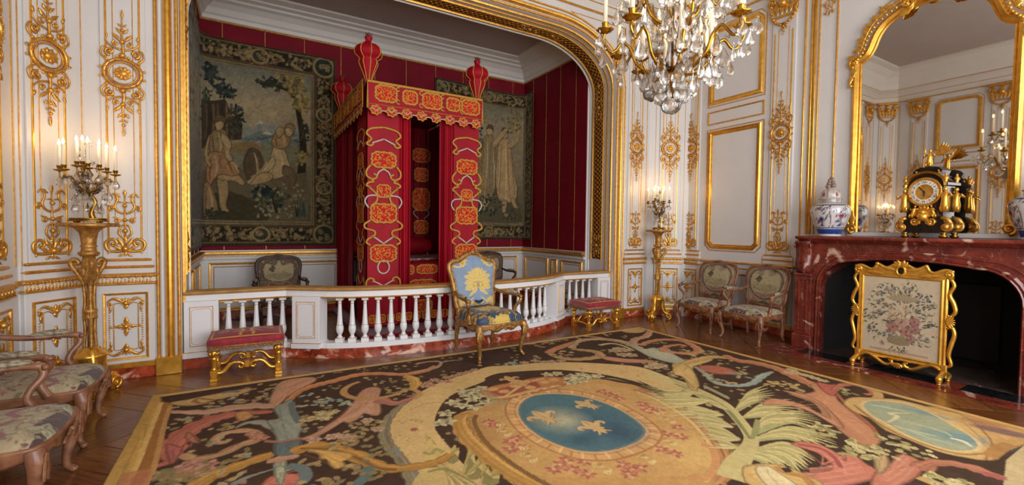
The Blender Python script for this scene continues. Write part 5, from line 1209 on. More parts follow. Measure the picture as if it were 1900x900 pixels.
for g in (1, -1):
    for yy in (-0.095, 0.10):
        mb = MB(); figure(mb, g*0.172, yy, 0.27, 0.25, 0, True); ck(mb, 'caryatid', MGOLD2)
        mb = MB(); mb.lathe([(0.012, 0.56), (0.02, 0.57), (0.012, 0.58), (0.026, 0.60), (0.02, 0.62), (0.008, 0.63), (0.012, 0.645), (0.001, 0.66)], 8, (g*0.17, yy, 0)); ck(mb, 'urn_finial', MGOLD)
        mb = MB(); mb.tube([(g*(0.19)+g*p[0], yy, p[1]) for p in spiral(0, 0.115, 0.055, 0.012, PI*0.6, -PI*2.2, 24)], 0.014, 6); mb.ball((g*0.19, yy-0.005, 0.115), 0.03, 8, 5)
        mb.tube([(g*0.15, yy, 0.21), (g*0.2, yy, 0.19), (g*0.235, yy, 0.14)], [0.02, 0.022, 0.014], 6); ck(mb, 'scroll_foot', MGOLD)
        mb = MB(); mb.lathe([(0.02, 0), (0.036, 0.012), (0.036, 0.026), (0.018, 0.034), (0.03, 0.045), (0.03, 0.06)], 12, (g*0.165, yy+0.01, 0)); ck(mb, 'bun_foot', MBRASS)
    mb = MB(); figure(mb, g*0.115, -0.06, 0.60, 0.10, -g*0.02); ck(mb, 'pediment_figure', MGOLD)
    mb = MB(); figure(mb, g*0.10, -0.105, 0.21, 0.13, -g*0.03); ck(mb, 'relief_figure', MGOLD2)
mb = MB()
for k in range(9): leaf2(mb, 0, 0.24, PI*k/8, 0.10, 0.028, -0.10)
mb.ball((0, -0.105, 0.22), 0.05, 10, 7); mb.ball((0, -0.12, 0.265), 0.028, 8, 6)
for g in (1, -1): volute(mb, g*0.07, 0.17, 0.035, g, 1, 0.012, 1.2, -0.11); leaf2(mb, g*0.02, 0.2, -PI/2+g*0.6, 0.09, 0.03, -0.11)
ck(mb, 'relief_mount', MGOLD2)
# --- fire screen
FS = thing('fire_screen', 'gilt rococo fire screen with embroidered flower basket panel before the hearth', 'fire screen', (5.78, 1.935, 0.006), -PI/2)
w_, z0_, z1_ = 0.325, 0.17, 0.99
nx, ny = 150, 190; cv = Canvas(-w_, w_, z0_, z1_, nx*2, ny*2, '#c4b294'); cv.noise(0.06, 30, 4)
rg = random.Random(11); GR = ['#5d5c4a', '#6d6b55', '#4c4c44', '#807a5e', '#505450']
for k in range(230):
    a = rg.uniform(0, 2*PI); r = rg.random()**0.6; x, y = 0.285*r*math.cos(a), 0.58+0.36*r*math.sin(a); b = a+rg.uniform(-0.6, 0.6)
    cv.stroke([(x, y), (x+0.03*math.cos(b), y+0.03*math.sin(b)), (x+0.05*math.cos(b+0.6), y+0.05*math.sin(b+0.6))], 0.0035, rg.choice(GR), k=3); cv.leaf(x, y, b, rg.uniform(0.02, 0.045), 0.008, rg.choice(GR), '#3d4243')
for k in range(30): a = rg.uniform(0, 2*PI); r = rg.uniform(0.5, 1); cv.flower(0.28*r*math.cos(a), 0.58+0.35*r*math.sin(a), rg.uniform(0.014, 0.03), [rg.choice(['#9c8470', '#a58f7c', '#83766c', '#66686a']), '#8a7a70', '#6d5f50'], 5, a)
cv.ell(0.0, 0.335, 0.105, 0.055, '#9c8a68', 1, 0.15)
for k in range(9): cv.stroke([(-0.09, 0.30+0.009*k), (0, 0.295+0.009*k), (0.09, 0.30+0.009*k)], 0.003, '#6f5f45', k=3)
for x, y, r, c in ((-0.05, 0.47, 0.06, '#a7776a'), (0.06, 0.44, 0.06, '#ad8070'), (0.02, 0.53, 0.055, '#b58f7e'), (0.12, 0.55, 0.05, '#a57a70'), (0.13, 0.47, 0.05, '#9b7a6c'), (-0.01, 0.60, 0.04, '#c7b493'), (0.05, 0.60, 0.04, '#c9b896'), (-0.06, 0.58, 0.04, '#b9a384'), (0.10, 0.37, 0.045, '#9f8276'), (0.05, 0.68, 0.03, '#bfa88a'), (-0.07, 0.66, 0.03, '#b8a080')):
    cv.flower(x, y, r, [c, '#8c5f55' if c[1] < 'b' else '#a8916f', '#7d4f48'], 7, x*9); cv.flower(x, y, r*0.6, [c, '#9d7266', '#6f463f'], 5, x*5)
for k in range(9): cv.leaf(0.02+0.012*(k-4), 0.74, PI/2-(k-4)*0.28, 0.10, 0.014, '#a59272', '#7d6c50')
for k in range(14): x, y = 0.17+rg.uniform(-0.04, 0.09), 0.78+rg.uniform(-0.04, 0.08); cv.ell(x, y, 0.012, 0.008, '#3f4a63', 1, 0.4)
for k in range(14): x, y = -0.2+rg.uniform(-0.05, 0.09), 0.85+rg.uniform(-0.07, 0.05); cv.ell(x, y, 0.010, 0.008, '#4f5a66', 1, 0.4)
cv.poly([(-0.25, 0.205), (0.24, 0.205), (0.24, 0.225), (-0.25, 0.225)], '#a77d5c', 0.7)
U, V = np.meshgrid(np.linspace(-w_, w_, nx), np.linspace(z0_, z1_, ny)); link('embroidered_panel', painted_mesh('embroidered_panel', np.stack([U, 0*U-0.008, V], -1), cv.sample(nx, ny), MTAPUP, (0, 0.012, 0)), FS)
mb = MB().sweep(rect(-w_, w_, z0_, z1_), off([(-0.012, 0), (-0.012, 0.014), (0.0, 0.02), (0.012, 0.012), (0.03, 0.016), (0.042, 0.005), (0.042, -0.012), (-0.012, -0.012)], 0.0), True); mb.build('frame', MGOLD2, FS)
mb = MB()
top = smooth_path([(-0.40, 1.075), (-0.34, 1.09), (-0.26, 1.055), (-0.22, 1.075), (-0.2, 1.115), (-0.17, 1.10), (-0.12, 1.08), (-0.06, 1.11), (0, 1.14)], 4)
P = top+[(-x, z) for x, z in top[::-1][1:]]; bot = [(x, 1.005) for x, z in P]
mb.prism(bot+P[::-1], -0.014, 0.012); cr_ = mb.build('crest_rail', MGOLD2, FS)
mb = MB()
T2(mb, P, 0.016, -0.012)
for g in (1, -1):
    volute(mb, g*0.365, 1.05, 0.035, g, 1, 0.013, 1.3, -0.018); leaf2(mb, g*0.3, 1.03, (PI if g > 0 else 0)+0.1*g, 0.16, 0.025, -0.018); leaf2(mb, g*0.04, 1.06, (0 if g > 0 else PI)+g*0.2, 0.13, 0.022, -0.02); mb.ball((g*0.2, -0.012, 1.115), 0.02, 8, 5)
    for k in range(3): leaf2(mb, g*0.008, 1.10, PI/2-g*(0.3+0.5*k), 0.07, 0.02, -0.02)
ring2 = [(0.035*math.cos(a), -0.016, 1.055+0.045*math.sin(a)) for a in [2*PI*i/18 for i in range(18)]]; mb.tube(ring2, 0.012, 6, closed=True)
mb.build('crest_carving', MGOLD2, cr_)
MB().lathe([(0.026, 0), (0.026, 0.004), (0, 0.004)], 14).xf(Matrix.Translation((0, -0.012, 1.055)) @ Matrix.Rotation(PI/2, 4, 'X') @ Matrix.Scale(1.35, 4, (0, 1, 0))).build('crest_oval', MSOOT, cr_)
for g in (1, -1):
    mb = MB()
    for P in ([(g*0.37, 1.02), (g*0.405, 0.95), (g*0.375, 0.86), (g*0.405, 0.78), (g*0.42, 0.70), (g*0.385, 0.645), (g*0.365, 0.66)], [(g*0.365, 0.53), (g*0.40, 0.55), (g*0.42, 0.48), (g*0.40, 0.38), (g*0.385, 0.28), (g*0.405, 0.19), (g*0.37, 0.16)]):
        Q = smooth_path(P, 5); mb.tube([(x, 0, z) for x, z in Q], taper(len(Q), 0.014, 0.02, 0.013), 7, up=(0, 1, 0))
    for k in range(7): leaf2(mb, g*0.355, 0.60, (0 if g > 0 else PI)+(k-3)*0.33, 0.075, 0.014, -0.012)
    mb.build('side_scroll', MGOLD2, FS)
    mb = MB().box(g*0.355-0.024, g*0.355+0.024, -0.02, 0.02, 0.05, 0.18, 0.006); 
    for yy in (-0.115, 0.115):
        Q = smooth_path([(g*0.355, 0, 0.10), (g*0.355, yy*0.5, 0.085), (g*0.355, yy*0.95, 0.06), (g*0.355, yy, 0.02)], 4); mb.tube(Q, taper(len(Q), 0.028, 0.026, 0.022), 8); mb.ball((g*0.355, yy, 0.055), 0.03, 8, 6); mb.lathe([(0.018, 0), (0.02, 0.01), (0.015, 0.02)], 8, (g*0.355, yy, 0))
    mb.build('foot', MGOLD2, FS)
mb = MB(); H = smooth_path([(-0.33, 0.12), (-0.27, 0.15), (-0.2, 0.12), (-0.12, 0.07), (-0.07, 0.075), (-0.05, 0.11), (-0.08, 0.115)], 5)
for g in (1, -1): mb.tube([(g*x, 0, z) for x, z in H], taper(len(H), 0.022, 0.018, 0.010), 7, up=(0, 1, 0)); mb.tube([(g*x, 0, z) for x, z in [(-0.09, 0.075), (0, 0.09)]], 0.016, 6)
for k in range(5): leaf2(mb, 0, 0.105, -PI/2+(k-2)*0.42, 0.06, 0.014, -0.016)
mb.build('bottom_rail', MGOLD2, FS)
# ================================================================ state bed
def onY(u, v, y): d = ray(u, v); t = y/d[1]; return (d[0]*t, CAMH+d[2]*t)
MBED = mat('crimson_bed_silk', '#a80420', 0.6, var=0.25, scale=5, stretch=(1, 1, 0.3), spec=0.25, bump=0.04, bscale=400)
MBEDD = mat('crimson_lining', '#85051b', 0.7, var=0.25, scale=5, spec=0.2)
MGB = mat('gold_braid', '#d9a544', 0.6, 0.15, scale=90, col2='#b37c2a', bump=0.4, bscale=500)
MSB = mat('silver_braid', '#dccfc4', 0.6, 0.1, scale=90, col2='#b9a79c', bump=0.4, bscale=500)
MORA = mat('orange_brocade', '#b81c18', 0.7, scale=48, col2='#dc8530', contrast=(0.43, 0.47), detail=2, spec=0.2)
MDAIS = mat('crimson_carpet', '#8e1526', 0.95, var=0.25, scale=20, sheen=0.3)
BX0, BX1, BY0, BY1, BZ = 1.325, 2.93, 5.95, 8.03, 3.285
tag(MB().box(1.25, 3.02, 5.74, 8.06, 0.0, 0.07, 0.012).build('bed_platform', MDAIS), 'low platform covered in crimson carpet under the state bed', 'platform')
BED = thing('state_bed', 'crimson canopied state bed with gold braid and cupped finials in the alcove', 'bed', ((BX0+BX1)/2, BY1, 0.07))
ox, oy, oz = (BX0+BX1)/2, BY1, 0.07
def bb(mb, name, m, parent=None, **k):
    mb.v = [(x-ox, y-oy, z-oz) for x, y, z in mb.v]; return mb.build(name, m, parent or BED, **k)
bb(MB().box(BX0+0.01, BX1-0.01, BY0+0.01, BY1, BZ-0.03, BZ, 0.005), 'tester', MBEDD)
# finials
def finial(x, y, z):
    mb = MB(); mb.lathe([(0.03, 0), (0.035, 0.03), (0.055, 0.1), (0.095, 0.2), (0.115, 0.26), (0.10, 0.30), (0.12, 0.315), (0.16, 0.35), (0.165, 0.40), (0.145, 0.45), (0.09, 0.49), (0.045, 0.51), (0.035, 0.54), (0.045, 0.57), (0.05, 0.585), (0.0, 0.59)], 24, (x, y, z), lobes=8, amp=0.05)
    f = bb(mb, 'finial', MBED); g = MB()
    for k in range(8):
        a = 2*PI*k/8; P = [(r*1.03, zz) for r, zz in [(0.03, 0), (0.057, 0.1), (0.098, 0.2), (0.118, 0.26), (0.103, 0.30)]]+([(0.125, 0.315), (0.166, 0.35), (0.171, 0.40), (0.15, 0.45), (0.092, 0.49)] if True else [])
        g.tube([(x+r*math.cos(a), y+r*math.sin(a), z+zz) for r, zz in smooth_path(P, 2)], 0.007, 4)
    bb(g, 'finial_braid', MGB, f, kind='stuff')
    h = MB(); rg = random.Random(3)
    for k in range(26): a = rg.uniform(0, 2*PI); r = rg.uniform(0.01, 0.05); h.tube([(x+0.4*r*math.cos(a), y+0.4*r*math.sin(a), z+0.57), (x+r*math.cos(a), y+r*math.sin(a), z+0.62+rg.uniform(0, 0.02))], [0.008, 0.003], 4)
    bb(h, 'plume', mat('brown_plume', '#6b4a3a', 0.95, var=0.4, scale=40) if 'brown_plume' not in bpy.data.materials else bpy.data.materials['brown_plume'], f, kind='stuff')
for x in (BX0+0.03, BX1-0.03):
    for y in (BY0+0.03, BY1-0.2): finial(x, y, BZ)
# braid helpers on a vertical plane; F maps (s,z) to xyz with small offset outwards
def ribbon(F, P, w, name, m, parent, closed=False, k=5, smooth=True):
    Q = smooth_path(P, k, closed) if smooth else P; up = Vector(F(0, 0, 1))-Vector(F(0, 0, 0))
    return bb(MB().tube([F(a, b, 0.004) for a, b in Q], w/2, 6, 0.35, closed=closed, up=up), name, m, parent)
def wavy(cx, cz, hw, hh, lob=(3, 3), amp=0.12):
    P = []; n = 40
    for i in range(n):
        a = 2*PI*i/n; c, s = math.cos(a), math.sin(a); q = (abs(c)**4+abs(s)**4)**-0.25; wv = 1+amp*math.cos(12*a)
        P.append((cx+hw*c*q*wv, cz+hh*s*q*wv))
    return P
def cartouche(F, cx, cz, hw, hh, parent, w=0.028, inner=True):
    P = wavy(cx, cz, hw, hh, amp=0.05); c = [F(a, b, 0.003) for a, b in P]
    if inner: bb(MB().add([F(cx, cz, 0.003)]+c, [(0, i+1, (i+1) % 40+1) for i in range(40)]), 'brocade_field', MORA, parent)
    ribbon(F, P[::1], w, 'gold_cartouche', MGB, parent, True, 1, False)
    if inner:
        for g in (1, -1): ribbon(F, [(cx+g*0.2*hw, cz-0.55*hh), (cx+g*0.55*hw, cz-0.1*hh), (cx+g*0.2*hw, cz+0.15*hh), (cx+g*0.45*hw, cz+0.55*hh)], 0.012, 'gold_cord', MGB, parent, k=3)
# curtain embroidery, half widths in metres, z in metres (local to world height)
def zz_(y): return onY(707, 220+y/2.647, 5.945)[1]
EMB_G = [[(0, 42), (38, 55), (50, 80), (36, 105), (50, 128), (38, 138), (30, 125)],
         [(38, 232), (50, 260), (48, 288), (30, 300), (20, 285), (30, 272)], [(38, 300), (30, 312), (44, 318), (50, 332), (38, 340)],
         [(44, 338), (20, 375), (22, 410), (38, 430)],
         [(38, 500), (55, 520), (52, 540), (28, 552), (26, 572), (38, 582)], [(30, 580), (44, 590), (50, 608), (38, 622)],
         [(50, 838), (50, 800), (40, 782), (28, 790), (32, 802)]]
EMB_S = [[(0, 100), (34, 124)], [(0, 248), (14, 262), (20, 282)], [(0, 614), (28, 582)], [(0, 822), (30, 796)]]
def embroidered(F, s, parent, sc=0.0044):
    """F(s,z,out); s centre"""
    for P in EMB_G:
        for g in (1, -1):
            ribbon(F, [(s+g*a*sc, zz_(b)) for a, b in P], 0.028, 'gold_ribbon', MGB, parent, k=4)
            if P is EMB_G[0] and g == 1: pass
    for P in EMB_S:
        for g in (1, -1): ribbon(F, [(s+g*a*sc, zz_(b)) for a, b in P], 0.022, 'silver_ribbon', MSB, parent, k=3)
    for a, b, w_ in ((165, 240, 0.155), (420, 510, 0.165), (622, 702, 0.165)): cartouche(F, s, (zz_(a)+zz_(b))/2, w_, abs(zz_(a)-zz_(b))/2, parent)
    cartouche(F, s, zz_(356), 0.085, 0.08, parent, 0.022)
    for g in (1, -1): ribbon(F, [(s+g*a*sc, zz_(b)) for a, b in ((12, 378), (44, 382), (54, 410), (44, 440))], 0.022, 'silver_ribbon', MSB, parent)
    ribbon(F, [(s+0.075*math.cos(a), zz_(730)+0.085*math.sin(a)) for a in [2*PI*i/16 for i in range(16)]], 0.022, 'silver_ribbon', MSB, parent, True, 1, False)
# pleated curtain sheets
def pleats(p0, p1, n_, amp, z0, z1, name, m, flat0=0.0, parent=None, seed=0):
    """sheet from p0 to p1 (xy), folds outward to the right of travel"""
    p0, p1 = Vector(p0), Vector(p1); d = p1-p0; L = d.length; d.normalize(); nn = Vector((d.y, -d.x)); K = max(12, int(n_*12)); rows = []; rg = random.Random(seed)
    ph = [rg.uniform(0.6, 1.25) for _ in range(int(n_)+3)]
    for j in range(9):
        z = z1+(z0-z1)*j/8; row = []
        for i in range(K+1):
            t = i/K; q = t*n_*2*PI; k = ph[int(t*n_)]; a = amp*(0.75+0.25*j/8)*k*(0.5-0.5*math.cos(q))*(0.3+0.7*min(1, 6*t, 6*(1-t))) if t*L > flat0 else 0
            p = p0+d*(t*L+0.012*math.sin(q*0.5+j*0.25)*(1 if 0 < i < K else 0))+nn*a; row.append((p.x, p.y, z))
        rows.append(row)
    mb = MB().grid(rows); mb.grid([[(a-nn.x*0.012, b-nn.y*0.012, c) for a, b, c in r] for r in rows][::-1]); return bb(mb, name, m, parent)
ZT = BZ-0.05; ZB_ = 0.14
def flat_panel(a, b, name):
    a, b = Vector(a), Vector(b); d = (b-a); L = d.length; d.normalize(); nn = Vector((d.y, -d.x)); rows = []
    for j in range(13):
        z = ZT+(ZB_-ZT)*j/12; rows.append([(a.x+d.x*L*i/6+nn.x*0.01*math.sin(i*1.1)*j/12, a.y+d.y*L*i/6+nn.y*0.01*math.sin(i*1.1)*j/12, z) for i in range(7)])
    mb = MB().grid(rows); mb.grid([[(x-nn.x*0.015, y-nn.y*0.015, z) for x, y, z in r] for r in rows][::-1]); o = bb(mb, name, MBED)
    def F(s, z, out): return (a.x+d.x*s+nn.x*(out+0.008), a.y+d.y*s+nn.y*(out+0.008), z)
    return o, F, L
o, F, L = flat_panel((BX0+0.015, BY0), (1.735, BY0), 'curtain'); embroidered(F, 0.205, o)
o, F, L = flat_panel((2.535, BY0), (BX1-0.01, BY0), 'curtain'); embroidered(F, 0.20, o)
pleats((1.735, BY0+0.02), (1.915, BY0+0.03), 3, 0.05, ZB_, ZT, 'curtain_folds', MBED, seed=1)
pleats((2.33, BY0+0.03), (2.54, BY0+0.02), 4, 0.05, ZB_, ZT, 'curtain_folds', MBED, seed=2)
o, F, L = flat_panel((BX0, 6.50), (BX0, BY0+0.015), 'curtain'); embroidered(F, 0.26, o)
pleats((BX0+0.01, BY1), (BX0+0.01, 7.30), 6, 0.06, ZB_, ZT, 'curtain_folds', MBEDD, seed=3)
o2, F2, L2 = flat_panel((BX0+0.02, 7.28), (BX0+0.02, 6.9), 'curtain')
pleats((BX1, BY0+0.02), (BX1, 6.6), 5, 0.05, ZB_, ZT, 'curtain_folds', MBED, seed=4)
pleats((BX1, 7.2), (BX1, BY1), 6, 0.05, ZB_, ZT, 'curtain_folds', MBEDD, seed=5)
# scalloped bottom trimmings on the front skirts
for x in [1.40, 1.52, 1.64, 1.76, 1.88, 2.0, 2.12, 2.24, 2.4, 2.5, 2.62, 2.74, 2.86]:
    def Fb(s, z, out): return (s, BY0-0.02-out, z)
    cartouche(Fb, x, 0.24, 0.045, 0.05, BED, 0.016, True)
# valances
def valance(a, b, ncar, npal, det=True):
    a, b = Vector(a), Vector(b); d = (b-a); L = d.length; d.normalize(); nn = Vector((d.y, -d.x)); zt, zb = BZ+0.012, 2.945
    def F(s, z, out): return (a.x+d.x*s+nn.x*(out+0.006), a.y+d.y*s+nn.y*(out+0.006), z)
    pts = []; n = npal*10
    for i in range(n+1):
        s = L*i/n; t = (i/n*npal) % 1; pts.append((s, zb-0.06*abs(math.sin(PI*t))))
    V = [F(0, zt, 0), F(L, zt, 0)]; mb = MB(); rows = [[F(s, zt, 0) for s, z in pts], [F(s, (zt+z)/2, 0.002) for s, z in pts], [F(s, z, 0) for s, z in pts]]
    mb.grid(rows); mb.grid([[(x-nn.x*0.015, y-nn.y*0.015, z) for x, y, z in r] for r in rows][::-1]); o = bb(mb, 'valance', MBED)
    ribbon(F, [(0.0, zb), (0.0, zt-0.012), (L, zt-0.012), (L, zb)], 0.034, 'gold_border', MGB, o, smooth=False)
    ribbon(F, [(0.0, zb+0.06), (L, zb+0.06)], 0.008, 'gold_cord', MGB, o, smooth=False)
    fr_ = [0.145, 0.34, 0.53, 0.72, 0.885] if ncar == 5 else [(k+0.5)/ncar for k in range(ncar)]
    for k, q in enumerate(fr_):
        big = k % 2 == 0; cartouche(F, q*L, (zt+zb)/2+0.035, (0.135 if big else 0.095), (0.10 if big else 0.085), o, 0.03)
    for q in [(fr_[k]+fr_[k+1])/2 for k in range(ncar-1)]:
        for g in (1, -1):
            ribbon(F, spiral(q*L, (zt+zb)/2+0.035+g*0.075, 0.035, 0.012, PI*0.3*g, PI*1.9*g, 10), 0.018, 'gold_cord', MGB, o, smooth=False)
    for k in range(npal):
        s = L*(k+0.5)/npal; P = [(s+r*math.cos(a), zb-0.012+r*0.85*math.sin(a)) for r, a in [((0.075 if i % 2 else 0.055), 2*PI*i/14) for i in range(14)]]
        bb(MB().add([F(s, zb, 0.003)]+[F(x, z, 0.003) for x, z in P], [(0, i+1, (i+1) % 14+1) for i in range(14)]), 'palmette_field', MORA, o)
        ribbon(F, P, 0.020, 'gold_palmette', MGB, o, True, 2)
        ribbon(F, [(s-0.05, zb+0.02), (s, zb-0.025), (s+0.05, zb+0.02)], 0.016, 'silver_chevron', MSB, o, smooth=False)
        if k < npal-1: q = L*(k+1)/npal; ribbon(F, [(q-0.03, zb-0.02), (q, zb-0.012), (q+0.03, zb-0.02)], 0.016, 'silver_edge', MSB, o)
valance((BX0-0.005, BY0-0.075), (BX1+0.005, BY0-0.075), 5, 8)
valance((BX0-0.055, BY1), (BX0-0.055, BY0-0.075), 7, 10)
# bedstead inside
bb(MB().box(BX0+0.06, BX1-0.06, 6.2, BY1-0.02, 0.07, 0.5, 0.02), 'bedstead', MBEDD)
rows = []
nx_ = 25
for j, (y, z) in enumerate([(6.13, 0.15), (6.12, 0.4), (6.12, 0.6), (6.12, 0.78), (6.125, 0.86), (6.16, 0.915), (6.22, 0.935), (6.5, 0.955), (6.9, 0.965), (7.3, 0.97), (7.9, 0.97)]):
    rows.append([(BX0+0.05+(BX1-BX0-0.1)*i/nx_, y-0.01*math.sin(i*0.9)*(z < 0.8), z-0.03*(abs(i/nx_*2-1)**6)) for i in range(nx_+1)])
cv_ = bb(MB().grid(rows), 'coverlet', MBED)
def Fc(s, z, out): return (s, 6.115-out, z)
for x, w_ in ((1.95, 0.06), (2.21, 0.15), (2.47, 0.06)): cartouche(Fc, x, 0.85, w_, 0.06, cv_, 0.022)
cartouche(Fc, 2.14, 0.60, 0.2, 0.10, cv_, 0.03); cartouche(Fc, 2.16, 0.33, 0.12, 0.08, cv_, 0.03)
bb(MB().box(BX0+0.08, BX1-0.08, 6.4, 7.3, 0.955, 0.985, 0.012), 'folded_spread', mat('embroidered_spread', '#b08a84', 0.8, scale=18, col2='#7d3038', contrast=(0.42, 0.55)))
bl = MB(); P = [(x, 7.72, 1.12) for x in np.linspace(BX0+0.1, BX1-0.1, 9)]; bl.tube(P, [0.10, 0.15, 0.155, 0.155, 0.155, 0.155, 0.155, 0.15, 0.10], 14); bo = bb(bl, 'bolster', MBED)
rows = [[(BX0+0.06+(BX1-BX0-0.12)*i/60, 7.97-0.02*math.cos(i*1.3), z) for i in range(61)] for z in (0.95, 1.8, 2.6, ZT)]
hc = bb(MB().grid(rows), 'headcloth', MBEDD)
def Fh(s, z, out): return (s, 7.945-out, z)
for x in (1.9, 2.35, 2.75):
    for z in (1.45, 1.95, 2.4, 2.75): cartouche(Fh, x, z, 0.13 if z in (1.45, 2.4) else 0.16, 0.12 if z != 1.95 else 0.2, hc, 0.02)
    for g in (1, -1): ribbon(Fh, [(x+g*0.05, 1.6), (x+g*0.15, 1.7), (x+g*0.08, 1.78)], 0.016, 'silver_ribbon', MSB, hc)
# ================================================================ tapestries
def tone(c):
    c.noise(0.22, 3, 41); c.noise(0.15, 9, 42); c.a *= np.array([1.0, 0.93, 0.80], np.float32)*0.92; return c
MTAP = woven('wool_tapestry', 0.95, 0.3, 500, 0.1, 40, 0.18)
def tap_border(cv, x0, x1, y0, y1, w, seed):
    """woven frame: plain edge, floral band with medallions, fillet"""
    rg = random.Random(seed); DK, OL, TN, LT = '#2e281e', '#5a4c36', '#7c6a4c', '#998762'
    for a, b, c, d in ((x0, x1, y0, y0+w), (x0, x1, y1-w, y1), (x0, x0+w, y0, y1), (x1-w, x1, y0, y1)): cv.poly([(a, c), (b, c), (b, d), (a, d)], OL)
    def band(ax, ay, bx, by):
        L = math.hypot(bx-ax, by-ay); n = int(L/0.055); dx, dy = (bx-ax)/L, (by-ay)/L
        cv.stroke([(ax, ay), (bx, by)], w*0.62, DK, smooth=False)
        for k in range(n*5):
            t = rg.random()*L; o = rg.uniform(-0.28, 0.28)*w; x, y = ax+dx*t-dy*o, ay+dy*t+dx*o
            cv.leaf(x, y, rg.uniform(0, 2*PI), rg.uniform(0.03, 0.075), 0.016, rg.choice([OL, TN, LT, '#6d5a45', '#8a7a58', '#4a5246', '#665f48']), '#3b352b', rg.choice((0, 2)))
        for k in range(n*2): t = rg.random()*L; o = rg.uniform(-0.25, 0.25)*w; cv.flower(ax+dx*t-dy*o, ay+dy*t+dx*o, rg.uniform(0.02, 0.034), [LT, '#a0916f', '#6b4a3c'], 5)
        m = max(1, int(L/1.05))
        for k in range(m):
            t = (k+0.5)/m*L; x, y = ax+dx*t, ay+dy*t
            for g in (1, -1):
                cv.stroke(spiral(x+dx*g*0.22, y+dy*g*0.22, 0.09, 0.03, 0, g*4.2, 16), 0.03, LT, smooth=False); cv.stroke([(x+dx*g*0.12-dy*w*0.25, y+dy*g*0.12+dx*w*0.25), (x+dx*g*0.3, y+dy*g*0.3), (x+dx*g*0.12+dy*w*0.25, y+dy*g*0.12-dx*w*0.25)], 0.028, TN)
            cv.ell(x, y, w*0.36, w*0.34, LT, 1, 0.05); cv.ell(x, y, w*0.28, w*0.26, '#3d4038', 1, 0.05)
            for q in range(6): cv.flower(x+rg.uniform(-.06, .06), y+rg.uniform(-.06, .06), 0.035, [LT, TN, '#5d4a3a'], 5)
    h = w/2; band(x0+h, y0+w, x0+h, y1-w); band(x1-h, y0+w, x1-h, y1-w); band(x0+w, y0+h, x1-w, y0+h); band(x0+w, y1-h, x1-w, y1-h)
    for cx in (x0+h, x1-h):
        for cy in (y0+h, y1-h): cv.ell(cx, cy, h*0.95, h*0.95, LT, 1, 0.04); cv.ell(cx, cy, h*0.78, h*0.78, '#353a34', 1, 0.05); [cv.flower(cx+rg.uniform(-.07, .07), cy+rg.uniform(-.07, .07), 0.04, [LT, '#7d7355', '#5d4a3a'], 6) for _ in range(6)]
    P = [(x0+w, y0+w), (x1-w, y0+w), (x1-w, y1-w), (x0+w, y1-w), (x0+w, y0+w)]
    cv.stroke(P, 0.075, '#7a6d55', smooth=False); cv.stroke(P, 0.05, '#8f8265', smooth=False); cv.stroke(P, 0.012, '#40382c', smooth=False)
    Q = [(x0+.02, y0+.02), (x1-.02, y0+.02), (x1-.02, y1-.02), (x0+.02, y1-.02), (x0+.02, y0+.02)]; cv.stroke(Q, 0.045, '#3f372b', smooth=False); Q = [(x0+.05, y0+.05), (x1-.05, y0+.05), (x1-.05, y1-.05), (x0+.05, y1-.05), (x0+.05, y0+.05)]; cv.stroke(Q, 0.016, '#83765a', smooth=False)
def clump(cv, x, y, rx, ry, n, cols, L, seed, vein=None):
    rg = random.Random(seed)
    for _ in range(n):
        a = rg.uniform(0, 2*PI); r = math.sqrt(rg.random()); cv.leaf(x+rx*r*math.cos(a), y+ry*r*math.sin(a), rg.uniform(0, 2*PI), rg.uniform(L*0.6, L*1.3), L*0.3, rg.choice(cols), vein, bend=rg.uniform(-.6, .6))
def Z3(P): return [onY(330+x/1.874, y/1.874, 8.06) for x, y in P]
def limb(cv, P, w, col, sh=None):
    w = w if isinstance(w, list) else [w]
    if sh: cv.stroke([(x+0.02, y-0.015) for x, y in P], [a*1.1 for a in w] if len(w) > 1 else w[0]*1.1, sh)
    cv.stroke(P, w if len(w) > 1 else w[0], col)
# --- left tapestry: local s, s=0 at the alcove corner, negative runs along the side wall
TX1 = 1.29; TY0 = 6.22; CX = AX0+0.035; S0 = -(8.06-TY0); S1 = TX1-CX; TZ0, TZ1 = 1.125, 4.235
def S3(P): return [(x-CX, z) for x, z in Z3(P)]
cv = Canvas(S0, S1, TZ0, TZ1, 740, 620, '#8e8269')
bw = 0.36
fld = [(S0+bw, TZ0+bw), (S1-bw, TZ0+bw), (S1-bw, TZ1-bw), (S0+bw, TZ1-bw)]
cv.grad(fld, [(0, '#57503f'), (0.22, '#6d6450'), (0.42, '#857b63'), (0.55, '#9c9076'), (0.75, '#a3967a'), (0.92, '#8d8a78'), (1, '#6f7672')]); cv.noise(0.12, 60, 3)
BLD = ['#2a3338', '#36424a', '#232a2a', '#3f4a44', '#4b5348']; GOL = ['#8d7c4c', '#a08e5c', '#75683f', '#6a6546', '#b3a06c']
for P, c in (([(225, 470), (240, 430), (262, 448), (285, 412), (312, 440), (330, 425), (360, 450), (400, 430), (430, 455), (430, 500), (225, 500)], '#8b8f88'), ([(225, 480), (285, 455), (330, 470), (380, 452), (440, 480), (440, 530), (215, 540)], '#6f7a76'), ([(180, 520), (260, 490), (330, 505), (440, 500), (440, 570), (170, 570)], '#7d7a66')): cv.poly(S3(P), c)
for P in ([(270, 432), (285, 413), (300, 430)], [(395, 440), (402, 431), (412, 445)], [(290, 465), (310, 455), (330, 470)]): cv.poly(S3(P), '#b8b3a2')
for k in range(10): x, y = 230+k*22, 480+9*math.sin(k*1.7); cv.stroke(S3([(x, y), (x+16, y+6), (x+34, y+2)]), 0.02, ['#59676a', '#a09a86', '#46565c'][k % 3])
cv.poly(S3([(300, 395), (330, 380), (350, 392), (330, 405)]), '#b9ab8e', 0.7)
